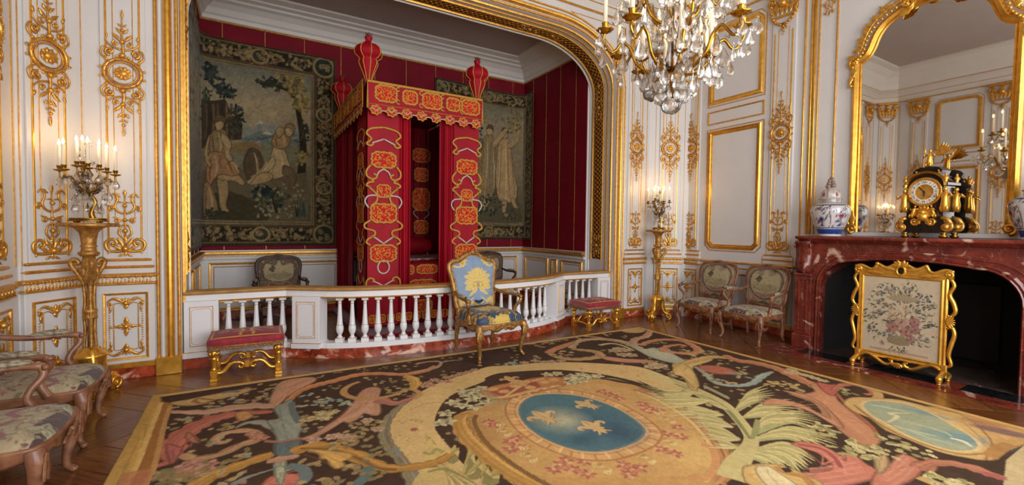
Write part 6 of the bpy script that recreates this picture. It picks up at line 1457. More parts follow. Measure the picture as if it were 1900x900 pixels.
# rocks and trees at left
cv.poly(S3([(60, 345), (120, 350), (165, 345), (190, 400), (225, 430), (222, 485), (150, 490), (60, 520)]), '#453d30')
for k in range(8): cv.stroke(S3([(90+k*16, 360), (95+k*15, 420), (85+k*17, 485)]), 0.03, ['#5d523f', '#3a342a', '#6f6149'][k % 3])
def cl3(x, y, rx, ry, n, cols, L, seed): p = S3([(x, y)])[0]; clump(cv, p[0], p[1], rx/300, ry/300, n, cols, L, seed, '#1f2627')
cl3(105, 250, 30, 45, 70, BLD, 0.07, 1); cl3(150, 305, 26, 36, 50, BLD+['#5a5f4c'], 0.06, 2); cl3(178, 320, 20, 30, 34, BLD, 0.06, 3); cl3(212, 405, 15, 60, 50, BLD, 0.05, 4); cl3(190, 430, 26, 50, 40, ['#3d3a2e', '#4d4838'], 0.06, 5); cl3(95, 330, 24, 22, 30, ['#3b4038', '#57604f'], 0.06, 6)
# right tree
cv.stroke(S3([(432, 780), (428, 640), (436, 520), (425, 420), (400, 330), (345, 300), (275, 285)]), [0.15, 0.12, 0.08, 0.05, 0.02], '#332d22')
cl3(330, 292, 60, 18, 60, ['#3b3f35', '#4a4a38', '#2f3431'], 0.07, 7); cl3(410, 300, 40, 40, 90, GOL, 0.075, 8); cl3(425, 360, 38, 34, 80, GOL, 0.075, 9); cl3(440, 450, 14, 50, 30, ['#4b4a36', '#3a3c30'], 0.07, 10); cl3(372, 272, 30, 16, 30, GOL+['#2f3a3e'], 0.07, 12); cl3(430, 545, 22, 30, 30, GOL, 0.07, 13)
# ground
cv.poly(S3([(60, 600), (160, 560), (300, 620), (450, 600), (455, 780), (60, 780)]), '#6a604b'); cv.poly(S3([(60, 690), (170, 660), (250, 690), (330, 740), (300, 780), (60, 780)]), '#46402f')
cv.poly(S3([(180, 500), (260, 490), (300, 520), (240, 530), (190, 530)]), '#86673f', 0.7)
SK, SKD = '#a8946f', '#7d6a4e'
# standing figure
def shape(P, col, R=S3, folds=None, fc=('#5c4b38', '#c2ab84', '#7d6648')):
    Q = smooth_path(R(P), 5, True); cv.poly(Q, col); A = np.array(Q); c = A.mean(0); cv.stroke(Q+Q[:1], 0.014, '#3f3325', 0.7, smooth=False)
    cv.poly([tuple(p) for p in c+(A-c)*0.62+np.array([-0.02, 0.02])], tuple(min(1, v*1.25) for v in lin(col)), 0.45)
    for k, (a, b) in enumerate(folds or []): a_, b_ = R([a, b]); m = ((a_[0]+b_[0])/2+0.03*math.sin(k*2.1), (a_[1]+b_[1])/2); cv.stroke([a_, m, b_], [0.012, 0.028, 0.008], fc[k % 3], 0.8)
shape([(150, 610), (172, 625), (176, 670), (168, 715), (178, 735), (150, 742), (146, 715), (140, 660), (135, 625)], '#a08a66'); shape([(140, 590), (190, 592), (215, 612), (232, 632), (225, 645), (200, 632), (170, 628), (140, 622)], '#a8916c')
shape([(112, 470), (128, 452), (150, 448), (170, 462), (180, 500), (176, 535), (150, 545), (120, 540), (106, 510)], '#8f7a58', folds=[((120, 470), (125, 535)), ((140, 462), (145, 535)), ((160, 470), (165, 530))])
shape([(104, 535), (140, 528), (178, 540), (200, 575), (218, 600), (190, 612), (150, 606), (128, 622), (108, 648), (92, 620), (95, 570)], '#a07c5a', folds=[((112, 545), (108, 630)), ((128, 540), (130, 612)), ((150, 540), (160, 602)), ((168, 545), (190, 602)), ((180, 555), (208, 598))])
shape([(82, 640), (108, 640), (132, 690), (140, 745), (110, 760), (78, 755), (70, 700)], '#94795a', folds=[((92, 650), (88, 745)), ((105, 655), (118, 745))])
shape([(150, 462), (168, 470), (186, 500), (180, 530), (190, 552), (180, 562), (164, 545), (166, 512), (152, 490)], '#ab946e'); shape([(112, 470), (100, 478), (86, 520), (88, 560), (108, 582), (116, 572), (100, 548), (104, 505)], '#a58e68')
shape([(132, 446), (130, 425), (140, 412), (155, 416), (160, 434), (152, 450), (140, 454)], '#b09a74'); shape([(126, 428), (132, 406), (150, 400), (166, 412), (164, 428), (150, 420), (138, 424)], '#6b5638'); cv.stroke(S3([(166, 412), (178, 400), (190, 405)]), 0.02, '#7d6a48')
# reclining figure
shape([(238, 615), (228, 565), (246, 520), (272, 518), (292, 545), (302, 590), (294, 628), (262, 636)], '#574b39', folds=[((245, 540), (250, 615)), ((265, 530), (275, 620)), ((280, 545), (290, 610))])
shape([(300, 612), (318, 560), (328, 520), (345, 500), (368, 512), (382, 550), (392, 590), (372, 612), (335, 622)], '#b09a74', folds=[((335, 530), (330, 600)), ((355, 520), (360, 600))], fc=('#8a7350', '#c9b48c', '#9a8460'))
shape([(325, 500), (335, 470), (352, 455), (378, 462), (392, 485), (380, 512), (352, 518)], '#9a7d58', folds=[((340, 475), (345, 512)), ((360, 462), (370, 508))])
shape([(328, 545), (340, 570), (310, 600), (275, 628), (248, 640), (240, 630), (270, 612), (300, 582)], '#b39d76'); shape([(368, 575), (395, 585), (412, 610), (404, 650), (388, 655), (388, 622), (365, 605)], '#6f5f48'); shape([(290, 600), (330, 608), (318, 630), (270, 642), (250, 640)], '#a38c66')
shape([(384, 440), (398, 446), (400, 464), (388, 476), (376, 468), (374, 450)], '#b09a74'); shape([(372, 446), (380, 432), (398, 430), (408, 446), (402, 470), (398, 452), (384, 444)], '#857455'); shape([(340, 455), (356, 440), (372, 452), (364, 468), (350, 480)], '#a8916c')
# foreground plants
cl3(330, 690, 70, 40, 90, ['#3c4034', '#525341', '#2c3330', '#67664d'], 0.08, 14); cl3(300, 665, 40, 20, 30, ['#232a2a', '#34403f'], 0.08, 15)
rg = random.Random(5)
for k in range(60): x, y = rg.uniform(270, 440), rg.uniform(640, 755); p = S3([(x, y)])[0]; cv.flower(p[0], p[1], rg.uniform(0.014, 0.03), ['#a39a7c', '#8d8568', '#5f6a68'], 5)
for k in range(12): x = 415+k*3; cv.stroke(S3([(x, 755), (x+rg.uniform(-14, 14), 690)]), [0.03, 0.004], rg.choice(BLD+['#5d6a58'])); 
cl3(120, 745, 50, 25, 40, ['#3c4034', '#4d4a38'], 0.07, 16)
cv.stroke(S3([(345, 740), (330, 690), (350, 650)]), [0.05, 0.02], '#3a3226')
# side wall part: further landscape
scatter_foliage(cv, (S0+bw, -0.1, 2.6, 3.8), 120, BLD+GOL, (0.05, 0.1), 7, '#22282a'); scatter_foliage(cv, (S0+bw, -0.1, 1.5, 2.2), 80, ['#46402f', '#5c5442', '#39413a'], (0.05, 0.1), 8)
tap_border(cv, S0, S1, TZ0, TZ1, bw, 1)
def fold_tapestry(name, s0, s1, bend, cvx, z0, z1, dx, flipx, label, nxs, nys):
    """s<bend lies on one wall, s>bend on the other, rounded in the corner"""
    s = np.linspace(s0, s1, nxs); z = np.linspace(z0, z1, nys); S, Z = np.meshgrid(s, z); return S, Z
nx, ny = 370, 311; S, Z = np.meshgrid(np.linspace(S0, S1, nx), np.linspace(TZ0, TZ1, ny)); r_ = 0.06
wob = 0.006*np.sin(S*9)+0.004*np.sin(S*23+1)
X = np.where(S > 0, CX+S, CX); Y = np.where(S > 0, 8.06, 8.06+S); q = np.exp(-(S/0.08)**2)
X = X+0.03*q+np.where(S < 0, wob+0.0, 0); Y = Y-0.03*q-np.where(S >= 0, wob, 0)
sag = 0.02*np.abs(np.sin(S*2.4))*(Z > TZ1-0.02)
to = link('tapestry', painted_mesh('tapestry', np.stack([X, Y, Z-sag], -1), tone(cv).sample(nx, ny), MTAP), None); tag(to, 'mythological hunting tapestry with reclining figure hung beside the bed behind the alcove chair', 'tapestry')
# --- right tapestry
R0x, R1 = 3.035, 5.005; SB = R1-R0x; E1 = SB+0.36; cv = Canvas(0, E1, 1.22, 4.25, 480, 600, '#857a62')
fld = [(bw, 1.22+bw), (E1-bw, 1.22+bw), (E1-bw, 4.25-bw), (bw, 4.25-bw)]
cv.grad(fld, [(0, '#4f4a3b'), (0.2, '#6a6350'), (0.45, '#8c826a'), (0.8, '#9c917a'), (1, '#7d7c6e')]); cv.noise(0.12, 60, 8)
def Z5(P): return [(x-R0x, z) for x, z in [onY(880+a/1.607, b/1.607, 8.06) for a, b in P]]
def cl5(x, y, rx, ry, n, cols, L, seed): p = Z5([(x, y)])[0]; clump(cv, p[0], p[1], rx/100, ry/100, n, cols, L, seed, '#22282a')
cl5(118, 360, 22, 30, 60, GOL, 0.07, 1); cl5(60, 350, 40, 14, 40, ['#9a9070', '#7d7a60'], 0.06, 2); cl5(-40, 380, 50, 40, 80, BLD, 0.08, 3)
cv.poly(Z5([(-60, 560), (130, 560), (130, 680), (-60, 680)]), '#5f5846')
# two draped dancing figures
def sh5(P, col, folds=None, fc=('#7a6648', '#cdb88f', '#5d6a78')): shape(P, col, Z5, folds, fc)
sh5([(22, 420), (40, 398), (56, 405), (64, 440), (60, 490), (64, 545), (52, 585), (20, 595), (2, 580), (10, 520), (14, 460)], '#93815f', [((30, 415), (15, 580)), ((40, 410), (30, 585)), ((50, 420), (48, 580)), ((24, 440), (8, 560)), ((56, 450), (58, 560))])
sh5([(72, 430), (88, 408), (106, 418), (112, 460), (118, 510), (128, 560), (120, 598), (92, 602), (72, 590), (64, 530), (68, 470)], '#b39a73', [((82, 425), (76, 585)), ((92, 420), (92, 598)), ((100, 425), (108, 595)), ((108, 450), (122, 585)), ((76, 450), (70, 560))], ('#8f7452', '#d6c298', '#a0604c'))
for x, y in ((46, 385), (90, 394)): sh5([(x-7, y+10), (x-9, y-4), (x, y-13), (x+9, y-6), (x+8, y+10), (x, y+15)], '#b09a74'); sh5([(x-10, y-2), (x-4, y-16), (x+8, y-15), (x+12, y+2), (x+6, y-4), (x-4, y-6)], '#5f4c34')
sh5([(52, 425), (70, 404), (92, 378), (100, 384), (82, 412), (60, 440)], '#ab946e'); sh5([(98, 425), (122, 412), (128, 384), (136, 388), (132, 420), (106, 440)], '#ab946e'); sh5([(84, 598), (98, 600), (94, 628), (106, 642), (92, 646), (84, 628)], '#a8916c'); sh5([(108, 592), (120, 592), (126, 610), (132, 618), (118, 618)], '#a8916c'); sh5([(34, 585), (48, 588), (38, 618), (24, 628), (22, 612)], '#a8916c'); sh5([(-20, 440), (20, 410), (24, 440), (0, 470), (-20, 480)], '#6d6a70', [((-10, 445), (18, 425))])
cl5(45, 610, 34, 22, 80, ['#3c4034', '#525341', '#2c3330', '#77765c'], 0.07, 5); cl5(110, 640, 20, 10, 30, ['#46463a', '#5d5c48'], 0.07, 6)
tap_border(cv, 0, E1, 1.22, 4.25, bw*0.86, 2)
nx, ny = 234, 304; S, Z = np.meshgrid(np.linspace(0, E1, nx), np.linspace(1.22, 4.25, ny)); wob = 0.006*np.sin(S*8)+0.004*np.sin(S*21)
X = np.where(S < SB, R0x+S, R1); Y = np.where(S < SB, 8.06, 8.06-(S-SB)); q = np.exp(-((S-SB)/0.08)**2); X = X-0.03*q-np.where(S >= SB, wob+0.02*(S-SB)/0.36, 0); Y = Y-0.03*q-np.where(S < SB, wob, 0)
zt_ = (Z-1.22)/3.03; Z = Z+zt_*np.where(S < SB, 0.03*np.sin(S*2.2), -0.02)-0.05*zt_*np.sin(np.clip(S/SB, 0, 1)*PI)
to = link('tapestry', painted_mesh('tapestry', np.stack([X, Y, Z], -1), tone(cv).sample(nx, ny), MTAP), None); tag(to, 'tapestry with two draped dancing figures partly hidden by the bed curtain', 'tapestry')
# ================================================================ savonnerie carpet
KX0, KX1, KY0, KY1 = -0.69, 4.995, -0.45, 4.745
KW, KH = 1300, 1190
kv = Canvas(KX0, KX1, KY0, KY1, KW, KH, '#37261d')
kv.noise(0.25, 40, 1); kv.noise(0.2, 9, 2)
def _r(ox_, oy_, sc):
    return lambda P: [onz(ox_+x/sc, oy_+y/sc, 0.008) for x, y in P]
A_, B_, C_, D_, E_ = (_r(x, 640, 3.4619) for x in (200, 540, 860, 1180, 1480)); F_ = _r(900, 590, 4.524)
CRM, GLD, OCH, PNK, ROS, SAL, BLG, TEA, LGR, OLV = '#c9ab6c', '#b98a36', '#9a6a26', '#b88462', '#b0604c', '#bf7e4c', '#84908a', '#536a70', '#b3aa6a', '#8c8a52'
def vein(P, w, col, n=5, spread=0.03, al=0.35):
    w *= 0.7; spread *= 1.15
    for k in range(n): o = (k-(n-1)/2)*spread; kv.stroke([(x+o, y+o*0.6) for x, y in P], w, col, al)
def sprig(R, pts, cols, L=0.06, n=5, seed=0, vein_=None):
    rg = random.Random(seed)
    for p in pts:
        x, y = R([p])[0]
        for k in range(n): a = rg.uniform(0, 2*PI); d = rg.uniform(0, L*1.1); kv.leaf(x+d*math.cos(a), y+d*math.sin(a), rg.uniform(0, 2*PI), rg.uniform(L*0.5, L*1.05), L*0.26, rg.choice(cols), vein_, rg.choice((0, 2)))
def bloom(R, pts, r, cols, n=6):
    for k, p in enumerate(pts): x, y = R([p])[0]; kv.flower(x, y, r, cols, n, k); kv.flower(x, y, r*0.55, cols[::-1], 5, k+1)
LV = ['#a08a58', '#8a7648', '#b09c66', '#7a724c', '#957a52']; LB = ['#85938a', '#9c977a', '#ab9c74']
def _mul(c, k): return tuple(min(1, v*k) for v in (lin(c) if isinstance(c, str) else c))
def ac(P, w, col, al=1.0, **k):
    """shaded acanthus stroke with lobed edge"""
    if al < 1 or max(w) < 0.07: return kv.stroke(P, w, col, al, **k)
    Q = smooth_path(P, 8) if len(P) > 2 else P; n = len(Q); W = np.interp(np.linspace(0, 1, n), np.linspace(0, 1, len(w)), w)
    L_ = sum(math.dist(Q[i], Q[i+1]) for i in range(n-1)); lob = max(3, L_/0.11); ph = np.linspace(0, lob*PI, n)
    Wl = W*(0.82+0.36*np.abs(np.sin(ph)))
    kv.stroke(Q, list(Wl+0.016), _mul(col, 0.45), 0.9, smooth=False); kv.stroke(Q, list(Wl), col, smooth=False)
    Qa = np.array(Q); d = np.gradient(Qa, axis=0); d /= np.hypot(d[:, 0], d[:, 1])[:, None]+1e-9; nn = np.c_[-d[:, 1], d[:, 0]]
    for o, kk, ww in ((0.26, 1.28, 0.24), (-0.3, 0.72, 0.22), (0.05, 0.62, 0.05), (0.4, 0.7, 0.06)): kv.stroke([tuple(q) for q in Qa+nn*(W*o)[:, None]], list(np.maximum(W*ww, 0.006)), _mul(col, kk), 0.65, smooth=False)
def pl(P, col, al=1.0):
    """shaded leaf shape"""
    kv.poly(P, col, al); c = np.mean(np.array(P), 0); A = np.array(P)
    kv.poly([tuple(q) for q in c+(A-c)*0.72+np.array([0.015, 0.012])], _mul(col, 1.18), 0.55*al); kv.stroke(P+P[:1], 0.014, _mul(col, 0.5), 0.85*al, smooth=False)
    e1, e2 = A[0], A[len(A)//2]; rg_ = random.Random(len(P))
    for q in range(7):
        i = rg_.randrange(len(A)); kv.stroke([tuple(e1*0.3+c*0.7), tuple(c*0.4+A[i]*0.6), tuple(c*0.08+A[i]*0.92)], [0.012, 0.004], _mul(col, 0.6 if q % 2 else 1.3), 0.6*al, k=3)
# scattered small leaves over the ground
rg = random.Random(4)
for k in range(170):
    x, y = rg.uniform(KX0+0.3, KX1-0.2), rg.uniform(KY0, KY1-0.12); a = rg.uniform(0, 2*PI)
    for q in range(rg.randint(2, 4)): kv.leaf(x+0.04*math.cos(a+q*2), y+0.04*math.sin(a+q*2), a+q*1.9, rg.uniform(0.035, 0.07), 0.02, rg.choice(LV+['#9a7460']), '#6a6248')
# --- cream scroll band sweeping round the medallion
outer = B_([(800, 920), (740, 800), (690, 720), (620, 640), (595, 560), (620, 480), (700, 395), (830, 305), (950, 245), (1100, 195), (1230, 150)])+F_([(60, 405), (230, 398), (430, 378), (700, 372), (1000, 385), (1300, 412), (1500, 480), (1650, 540), (1730, 592)])+D_([(250, 240), (390, 300)])
inner = D_([(330, 345), (150, 285), (0, 225)])+F_([(1400, 592), (1300, 545), (1100, 495), (900, 462), (640, 437), (450, 440), (250, 452), (100, 468), (0, 505)])+B_([(1240, 235), (1100, 290), (1000, 345), (940, 430), (920, 520), (960, 590), (1030, 670), (1100, 760), (1300, 920)])
band = smooth_path(outer, 3)+smooth_path(inner, 3); kv.poly(band, CRM)
ac(B_([(830, 305), (700, 395), (620, 480), (597, 560), (622, 640), (690, 720), (745, 800), (800, 900)]), [0.01, 0.06, 0.07, 0.06, 0.08], '#8d8568'); kv.stroke(B_([(640, 460), (612, 560), (650, 660), (720, 760)]), 0.02, '#6f6c58')
for P in ([(640, 690), (680, 680), (690, 720)], [(620, 690), (660, 670), (700, 660)], [(780, 800), (830, 850), (800, 900)]): kv.stroke(B_(P), 0.03, '#7d8076')
kv.stroke(B_([(760, 420), (860, 380), (960, 370)]), 0.006, '#8d6f4a'); kv.stroke(B_([(700, 510), (770, 480), (850, 490)]), 0.006, '#8d6f4a'); sprig(B_, [(710, 500), (770, 480), (840, 490), (690, 590), (740, 600)], ['#a3894f', '#97754a'], 0.03, 2, 3)
for a in range(8): x, y = B_([(790, 543)])[0]; kv.leaf(x, y, a*PI/4, 0.035, 0.007, '#9a4f48')
sprig(F_, [(1270, 480), (1330, 470), (820, 430), (1180, 455)], ['#a98a5a', '#9a7a55'], 0.035, 3, 5)
# edge flowers in rose on the band's upper rim
bloom(B_, [(880, 245), (920, 225), (960, 235), (1000, 210), (1050, 200), (1090, 185), (1140, 175), (860, 265), (1180, 160), (905, 260), (1010, 235)], 0.05, ['#a97c66', '#b89274', '#7d5a48'])
bloom(F_, [(330, 375), (420, 360), (500, 370), (560, 365), (640, 360)], 0.06, ['#a98a70', '#8f7a60', '#b59a78']); sprig(F_, [(200, 370), (260, 380), (180, 390)], ['#7d9088', '#93a090'], 0.07, 6, 6)
# --- medallion
med = smooth_path(C_([(-62, 480), (12, 600), (92, 690), (232, 810), (440, 925)])+D_([(330, 925), (500, 920), (590, 800), (565, 700), (540, 640), (440, 510), (330, 435), (150, 325), (0, 262)])+C_([(1000, 242), (860, 220), (650, 235), (400, 260), (250, 320), (110, 400), (-8, 432)]), 4, True)
kv.poly(med, '#b98d4a')
mc = np.mean(np.array(med), 0)
kv.poly([(mc[0]+(x-mc[0])*0.86, mc[1]+(y-mc[1])*0.86) for x, y in med], '#c09652'); kv.ell(*D_([(400, 690)])[0], 0.3, 0.32, '#cdaa60', 0.7, 0.6); kv.ell(*C_([(120, 560)])[0], 0.18, 0.3, '#a8763e', 0.5, 0.7)
ac(C_([(60, 450), (-20, 470), (0, 560), (90, 660), (230, 770), (360, 850), (480, 910)]), [0.06, 0.12, 0.12, 0.12, 0.12], GLD); kv.stroke(C_([(85, 450), (70, 500), (140, 620), (280, 740), (430, 840), (560, 910)]), 0.035, '#7d5a28'); kv.stroke(C_([(20, 450), (10, 510), (90, 620), (230, 740), (400, 850)]), 0.012, '#d3aa58')
ac(D_([(0, 285), (160, 345), (345, 455), (465, 570), (540, 680), (568, 780), (500, 880)]), [0.06, 0.09, 0.1, 0.1, 0.11], '#b07c48'); kv.stroke(D_([(0, 300), (160, 365), (330, 475), (440, 590), (500, 690), (520, 780), (440, 880)]), 0.03, '#d0ae68'); kv.stroke(D_([(20, 275), (180, 340), (370, 460), (500, 590), (570, 720)]), 0.014, '#8a5a35')
kv.stroke(D_([(420, 640), (480, 660), (510, 720), (500, 800), (430, 860), (340, 850)]), 0.05, '#c08a50')
# rose festoons in the medallion
for R, pts, r in ((C_, [(190, 510), (160, 495), (230, 520), (300, 620), (330, 650), (300, 670), (380, 660), (340, 600)], 0.055), (C_, [(620, 770), (700, 800), (660, 740), (780, 750), (800, 830), (580, 800), (1020, 770), (1090, 800), (1060, 830), (1140, 790)], 0.055), (C_, [(920, 310), (960, 330), (1000, 345), (890, 300), (1150, 380), (1180, 420), (1220, 430)], 0.06), (D_, [(40, 380), (90, 410), (150, 420), (270, 530), (200, 570), (290, 590), (160, 670), (250, 700)], 0.055)):
    for k, p in enumerate(pts):
        x, y = R([p])[0]
        for q in range(7): a = q*0.9+k; kv.leaf(x, y, a, r*1.1, r*0.26, ['#b0594a', '#c07a5e', '#a8694c', '#cfa070'][q % 4], '#8f4a3e')
        kv.ell(x, y, r*0.3, r*0.3, '#cda766', 1, 0.4)
for R, p in ((C_, (430, 720)), (C_, (900, 790)), (C_, (1180, 730)), (D_, (210, 480)), (C_, (1320, 620)), (C_, (270, 560))): sprig(R, [p], ['#cba85e', '#c09a55', '#a98a48', '#d6bb7c'], 0.08, 9, 8, '#94743c')
# blue oval with its gilt rim
oval = smooth_path(C_([(358, 420), (385, 368), (450, 332), (560, 318), (700, 325), (820, 350), (960, 400), (1080, 470), (1148, 530), (1160, 565), (1120, 612), (1020, 655), (900, 682), (760, 680), (640, 650), (520, 600), (430, 540), (378, 480)]), 4, True)
oc = np.mean(np.array(oval), 0); so = lambda s: [(oc[0]+(x-oc[0])*s, oc[1]+(y-oc[1])*s) for x, y in oval]
kv.poly(so(1.27), '#a8743e'); kv.poly(so(1.23), '#cb9c5c'); kv.poly(so(1.10), '#b98650'); kv.poly(so(1.06), '#d0a86c'); kv.poly(so(1.02), '#9a6c5a')
for k in range(0, len(oval), 2): a, b = so(1.06)[k], so(1.23)[k]; kv.stroke([a, b], 0.018, '#b07c46' if k % 4 else '#dcb677', smooth=False)
kv.poly(oval, '#3c6c7c'); kv.ell(*C_([(880, 520)])[0], 0.4, 0.42, '#2c5a74', 0.7, 0.7); kv.ell(*C_([(1000, 560)])[0], 0.17, 0.22, '#1f4560', 0.7, 0.8); kv.ell(*C_([(760, 610)])[0], 0.16, 0.1, '#22485f', 0.6, 0.8)
kv.ell(*C_([(620, 480)])[0], 0.26, 0.28, '#a8ab8c', 0.8, 0.9); kv.ell(*C_([(650, 490)])[0], 0.12, 0.12, '#b5b59a', 0.6, 0.9)
for i, p in enumerate(oval):      # clip haze back to the oval with a fresh rim
    pass
kv.stroke(oval+oval[:1], 0.02, '#5c7a7c', 0.7, smooth=False)
def lis(p0, p1, col='#c2a36a', sh='#8a6a3c'):
    b = np.array(p0); t = np.array(p1); d = t-b; L = np.hypot(*d); u = d/L; n = np.array([-u[1], u[0]])
    q = lambda a, c: tuple(b+u*a*L+n*c*L)
    for off_, cc in (((0.02, -0.03), sh), ((0, 0), col)):
        sft = lambda P: [(x+off_[0]*L, y+off_[1]*L) for x, y in P]
        kv.poly(sft(smooth_path([q(0.3, 0), q(0.45, 0.13), q(0.7, 0.17), q(1.0, 0), q(0.7, -0.17), q(0.45, -0.13)], 4, True)), cc)
        for g in (1, -1): kv.stroke(sft([q(0.28, g*0.03), q(0.5, g*0.18), q(0.66, g*0.36), q(0.55, g*0.48), q(0.45, g*0.4)]), [0.1*L, 0.17*L, 0.12*L, 0.04*L], cc); kv.stroke(sft([q(0.27, g*0.04), q(0.1, g*0.14), q(0.0, g*0.26)]), [0.1*L, 0.03*L], cc)
        kv.stroke(sft([q(0.28, -0.22), q(0.28, 0.22)]), 0.09*L, cc, smooth=False); kv.leaf(*sft([q(0.27, 0)])[0], math.atan2(-u[1], -u[0]), 0.32*L, 0.07*L, cc)
    kv.stroke([q(0.35, 0), q(0.95, 0)], 0.02*L, sh, smooth=False)
lis(*C_([(585, 500), (440, 425)])); lis(*C_([(862, 405), (712, 362)])); lis(*C_([(912, 565), (755, 487)]))
# crown above the oval
pl(smooth_path(C_([(95, 310), (180, 268), (330, 238), (450, 214), (560, 204), (645, 215), (655, 258), (500, 300), (380, 322), (270, 352), (160, 345)]), 3, True), '#b0703c')
kv.poly(C_([(170, 300), (330, 255), (460, 235), (500, 270), (380, 300), (250, 335)]), '#9a4a34'); kv.stroke(C_([(150, 345), (300, 330), (450, 295), (620, 262)]), 0.05, '#c9a060')
for p in ((190, 285), (260, 300), (330, 265), (430, 275), (520, 240), (580, 225)): kv.ell(*C_([p])[0], 0.06, 0.05, '#c79c5c', 1, 0.3)
kv.stroke(C_([(270, 330), (360, 270), (420, 240), (520, 215)]), 0.03, '#cda768'); lis(*C_([(330, 240), (265, 200)]), '#c39a5e'); lis(*C_([(400, 268), (340, 222)]), '#c39a5e')
for k in range(10): kv.ell(*C_([(340+k*26, 338-k*8)])[0], 0.014, 0.012, '#d9c08a' if k % 2 else '#8a4a3a', 1, 0.3)
# white flowers on the dark crescent
for R, pts, s in ((B_, [(1170, 300), (1120, 320), (1200, 330), (1100, 390), (1040, 370), (1160, 350), (1000, 440), (1180, 400), (1120, 300), (1220, 280), (960, 500), (1010, 490), (1250, 370)], 1), (C_, [(700, 200), (740, 215), (680, 215), (780, 225), (720, 235), (820, 205), (690, 245), (760, 190), (860, 200), (600, 185), (540, 190)], 1)):
    for k, p in enumerate(pts):
        x, y = R([p])[0]
        for q in range(5): kv.leaf(x, y, q*1.26+k, 0.075, 0.022, '#c9bf98' if q % 2 else '#b5ac84', '#8f8a68')
    sprig(R, pts, ['#8a8a62', '#a09a70', '#6d7456'], 0.06, 3, 9)
for k in range(9): kv.stroke(B_([(1180+k*14, 260+k*8), (1240+k*10, 300+k*12), (1400, 370)]), 0.006, '#9a9468'); kv.stroke(C_([(700+k*12, 230), (900, 215), (980+k*10, 215+k*3)]), 0.005, '#8f8a60', 0.7)
# --- great palm on the right
def fronds(R, base, tips, w, cols, n=5, spread=16):
    for bx, tips_ in zip(base, tips):
        for (tx, ty, cx, cy) in tips_:
            for k in range(n):
                o = (k-(n-1)/2)*spread; kv.stroke(R([bx, (cx+o*0.2, cy+o*0.6), (tx-abs(o)*1.4, ty+o)]), [w, w*1.3, w*0.15], cols[k % len(cols)])
PC = ['#b5ab6c', '#c4b87a', '#9da066', '#aea35f', '#cdbf86']
fronds(D_, [(640, 430), (690, 470), (730, 590), (740, 620), (720, 690), (700, 720)], [[(900, 315, 740, 340)], [(1070, 402, 850, 400), (980, 440, 820, 430)], [(1200, 492, 960, 470), (1010, 470, 860, 480)], [(1300, 635, 1000, 560), (1190, 620, 960, 570)], [(1160, 738, 960, 660), (1110, 780, 930, 690)], [(1010, 778, 860, 710), (900, 760, 800, 720)]], 0.03, PC, 8, 15)
fronds(D_, [(420, 300), (480, 360), (560, 450), (620, 530), (660, 610), (650, 660)], [[(85, 300, 240, 310)], [(130, 335, 300, 350), (170, 370, 320, 370)], [(240, 420, 400, 420), (320, 430, 440, 440)], [(380, 455, 500, 480), (400, 490, 500, 500)], [(450, 530, 560, 560), (470, 560, 560, 590)], [(520, 620, 580, 640)]], 0.025, PC, 7, 13)
kv.stroke(D_([(60, 190), (250, 240), (420, 310), (560, 380), (660, 480), (740, 600), (700, 690), (640, 780), (610, 860)]), [0.14, 0.16, 0.13, 0.1, 0.09, 0.1, 0.15, 0.16], '#bcb072'); ac(D_([(250, 250), (420, 320), (560, 395), (650, 490), (735, 605)]), [0.02, 0.035, 0.04, 0.02], '#7d8450'); ac(D_([(780, 480), (770, 550), (745, 605)]), [0.03, 0.05, 0.02], '#8a8e58'); kv.stroke(D_([(240, 230), (330, 270), (290, 300)]), 0.02, '#9a9460')
for k in range(7): kv.leaf(*D_([(420+k*30, 300+k*20)])[0], 2.2-0.1*k, 0.16, 0.03, PC[k % 5], '#7d8450')
for k in range(6): kv.leaf(*D_([(480+k*24, 290+k*12)])[0], 1.1, 0.13, 0.025, '#8f9468')
# --- palm and flame at the front left
fronds(B_, [(1020, 760), (1120, 860), (1250, 900)], [[(1090, 670, 1040, 720), (900, 600, 930, 680)], [(1185, 695, 1150, 780), (1240, 760, 1190, 820), (1000, 800, 1050, 830)], [(1350, 830, 1300, 860), (1275, 790, 1260, 850)]], 0.05, ['#b09c54', '#9a8c4c', '#c6b06c', '#858048'], 4, 18)
kv.poly(smooth_path(B_([(840, 690), (860, 640), (900, 600), (920, 640), (1000, 660), (1025, 700), (1000, 745), (1100, 830), (1200, 920), (800, 920), (820, 830), (860, 770)]), 3, True), '#c6ad66', 0.9)
for k in range(9): ac(B_([(960-k*10, 720+k*12), (1000, 800), (1020+k*22, 900)]), [0.02, 0.03, 0.01], ['#a3924e', '#d0ba78', '#8d8448'][k % 3])
kv.stroke(B_([(850, 690), (900, 700), (930, 670), (980, 690)]), 0.03, '#9a9050')
# --- left side acanthus
ac(A_([(1150, 370), (1230, 300), (1330, 262), (1454, 232)])+B_([(420, 195), (560, 185), (720, 190), (860, 168), (930, 135)]), [0.04, 0.09, 0.09, 0.07, 0.06], SAL)
kv.stroke(B_([(760, 180), (860, 160), (940, 145), (960, 110), (880, 108), (800, 125)]), 0.035, '#b08a70'); kv.stroke(B_([(930, 150), (980, 110), (1100, 95)]), 0.02, '#93917c')
pl(smooth_path(A_([(1040, 385), (1060, 310), (1120, 235), (1300, 208), (1335, 232), (1230, 285), (1140, 345), (1075, 410)]), 4, True), '#b98a6c'); vein(A_([(1060, 380), (1130, 290), (1300, 222)]), 0.012, '#8f564e', 6, 0.03)
ac(A_([(1060, 400), (960, 392), (800, 405), (640, 430), (520, 432), (400, 428), (390, 410), (460, 398)]), [0.06, 0.11, 0.11, 0.08, 0.04, 0.03, 0.02], '#b8927a'); vein(A_([(1000, 400), (820, 412), (640, 430)]), 0.01, '#8d5f58', 4, 0.025)
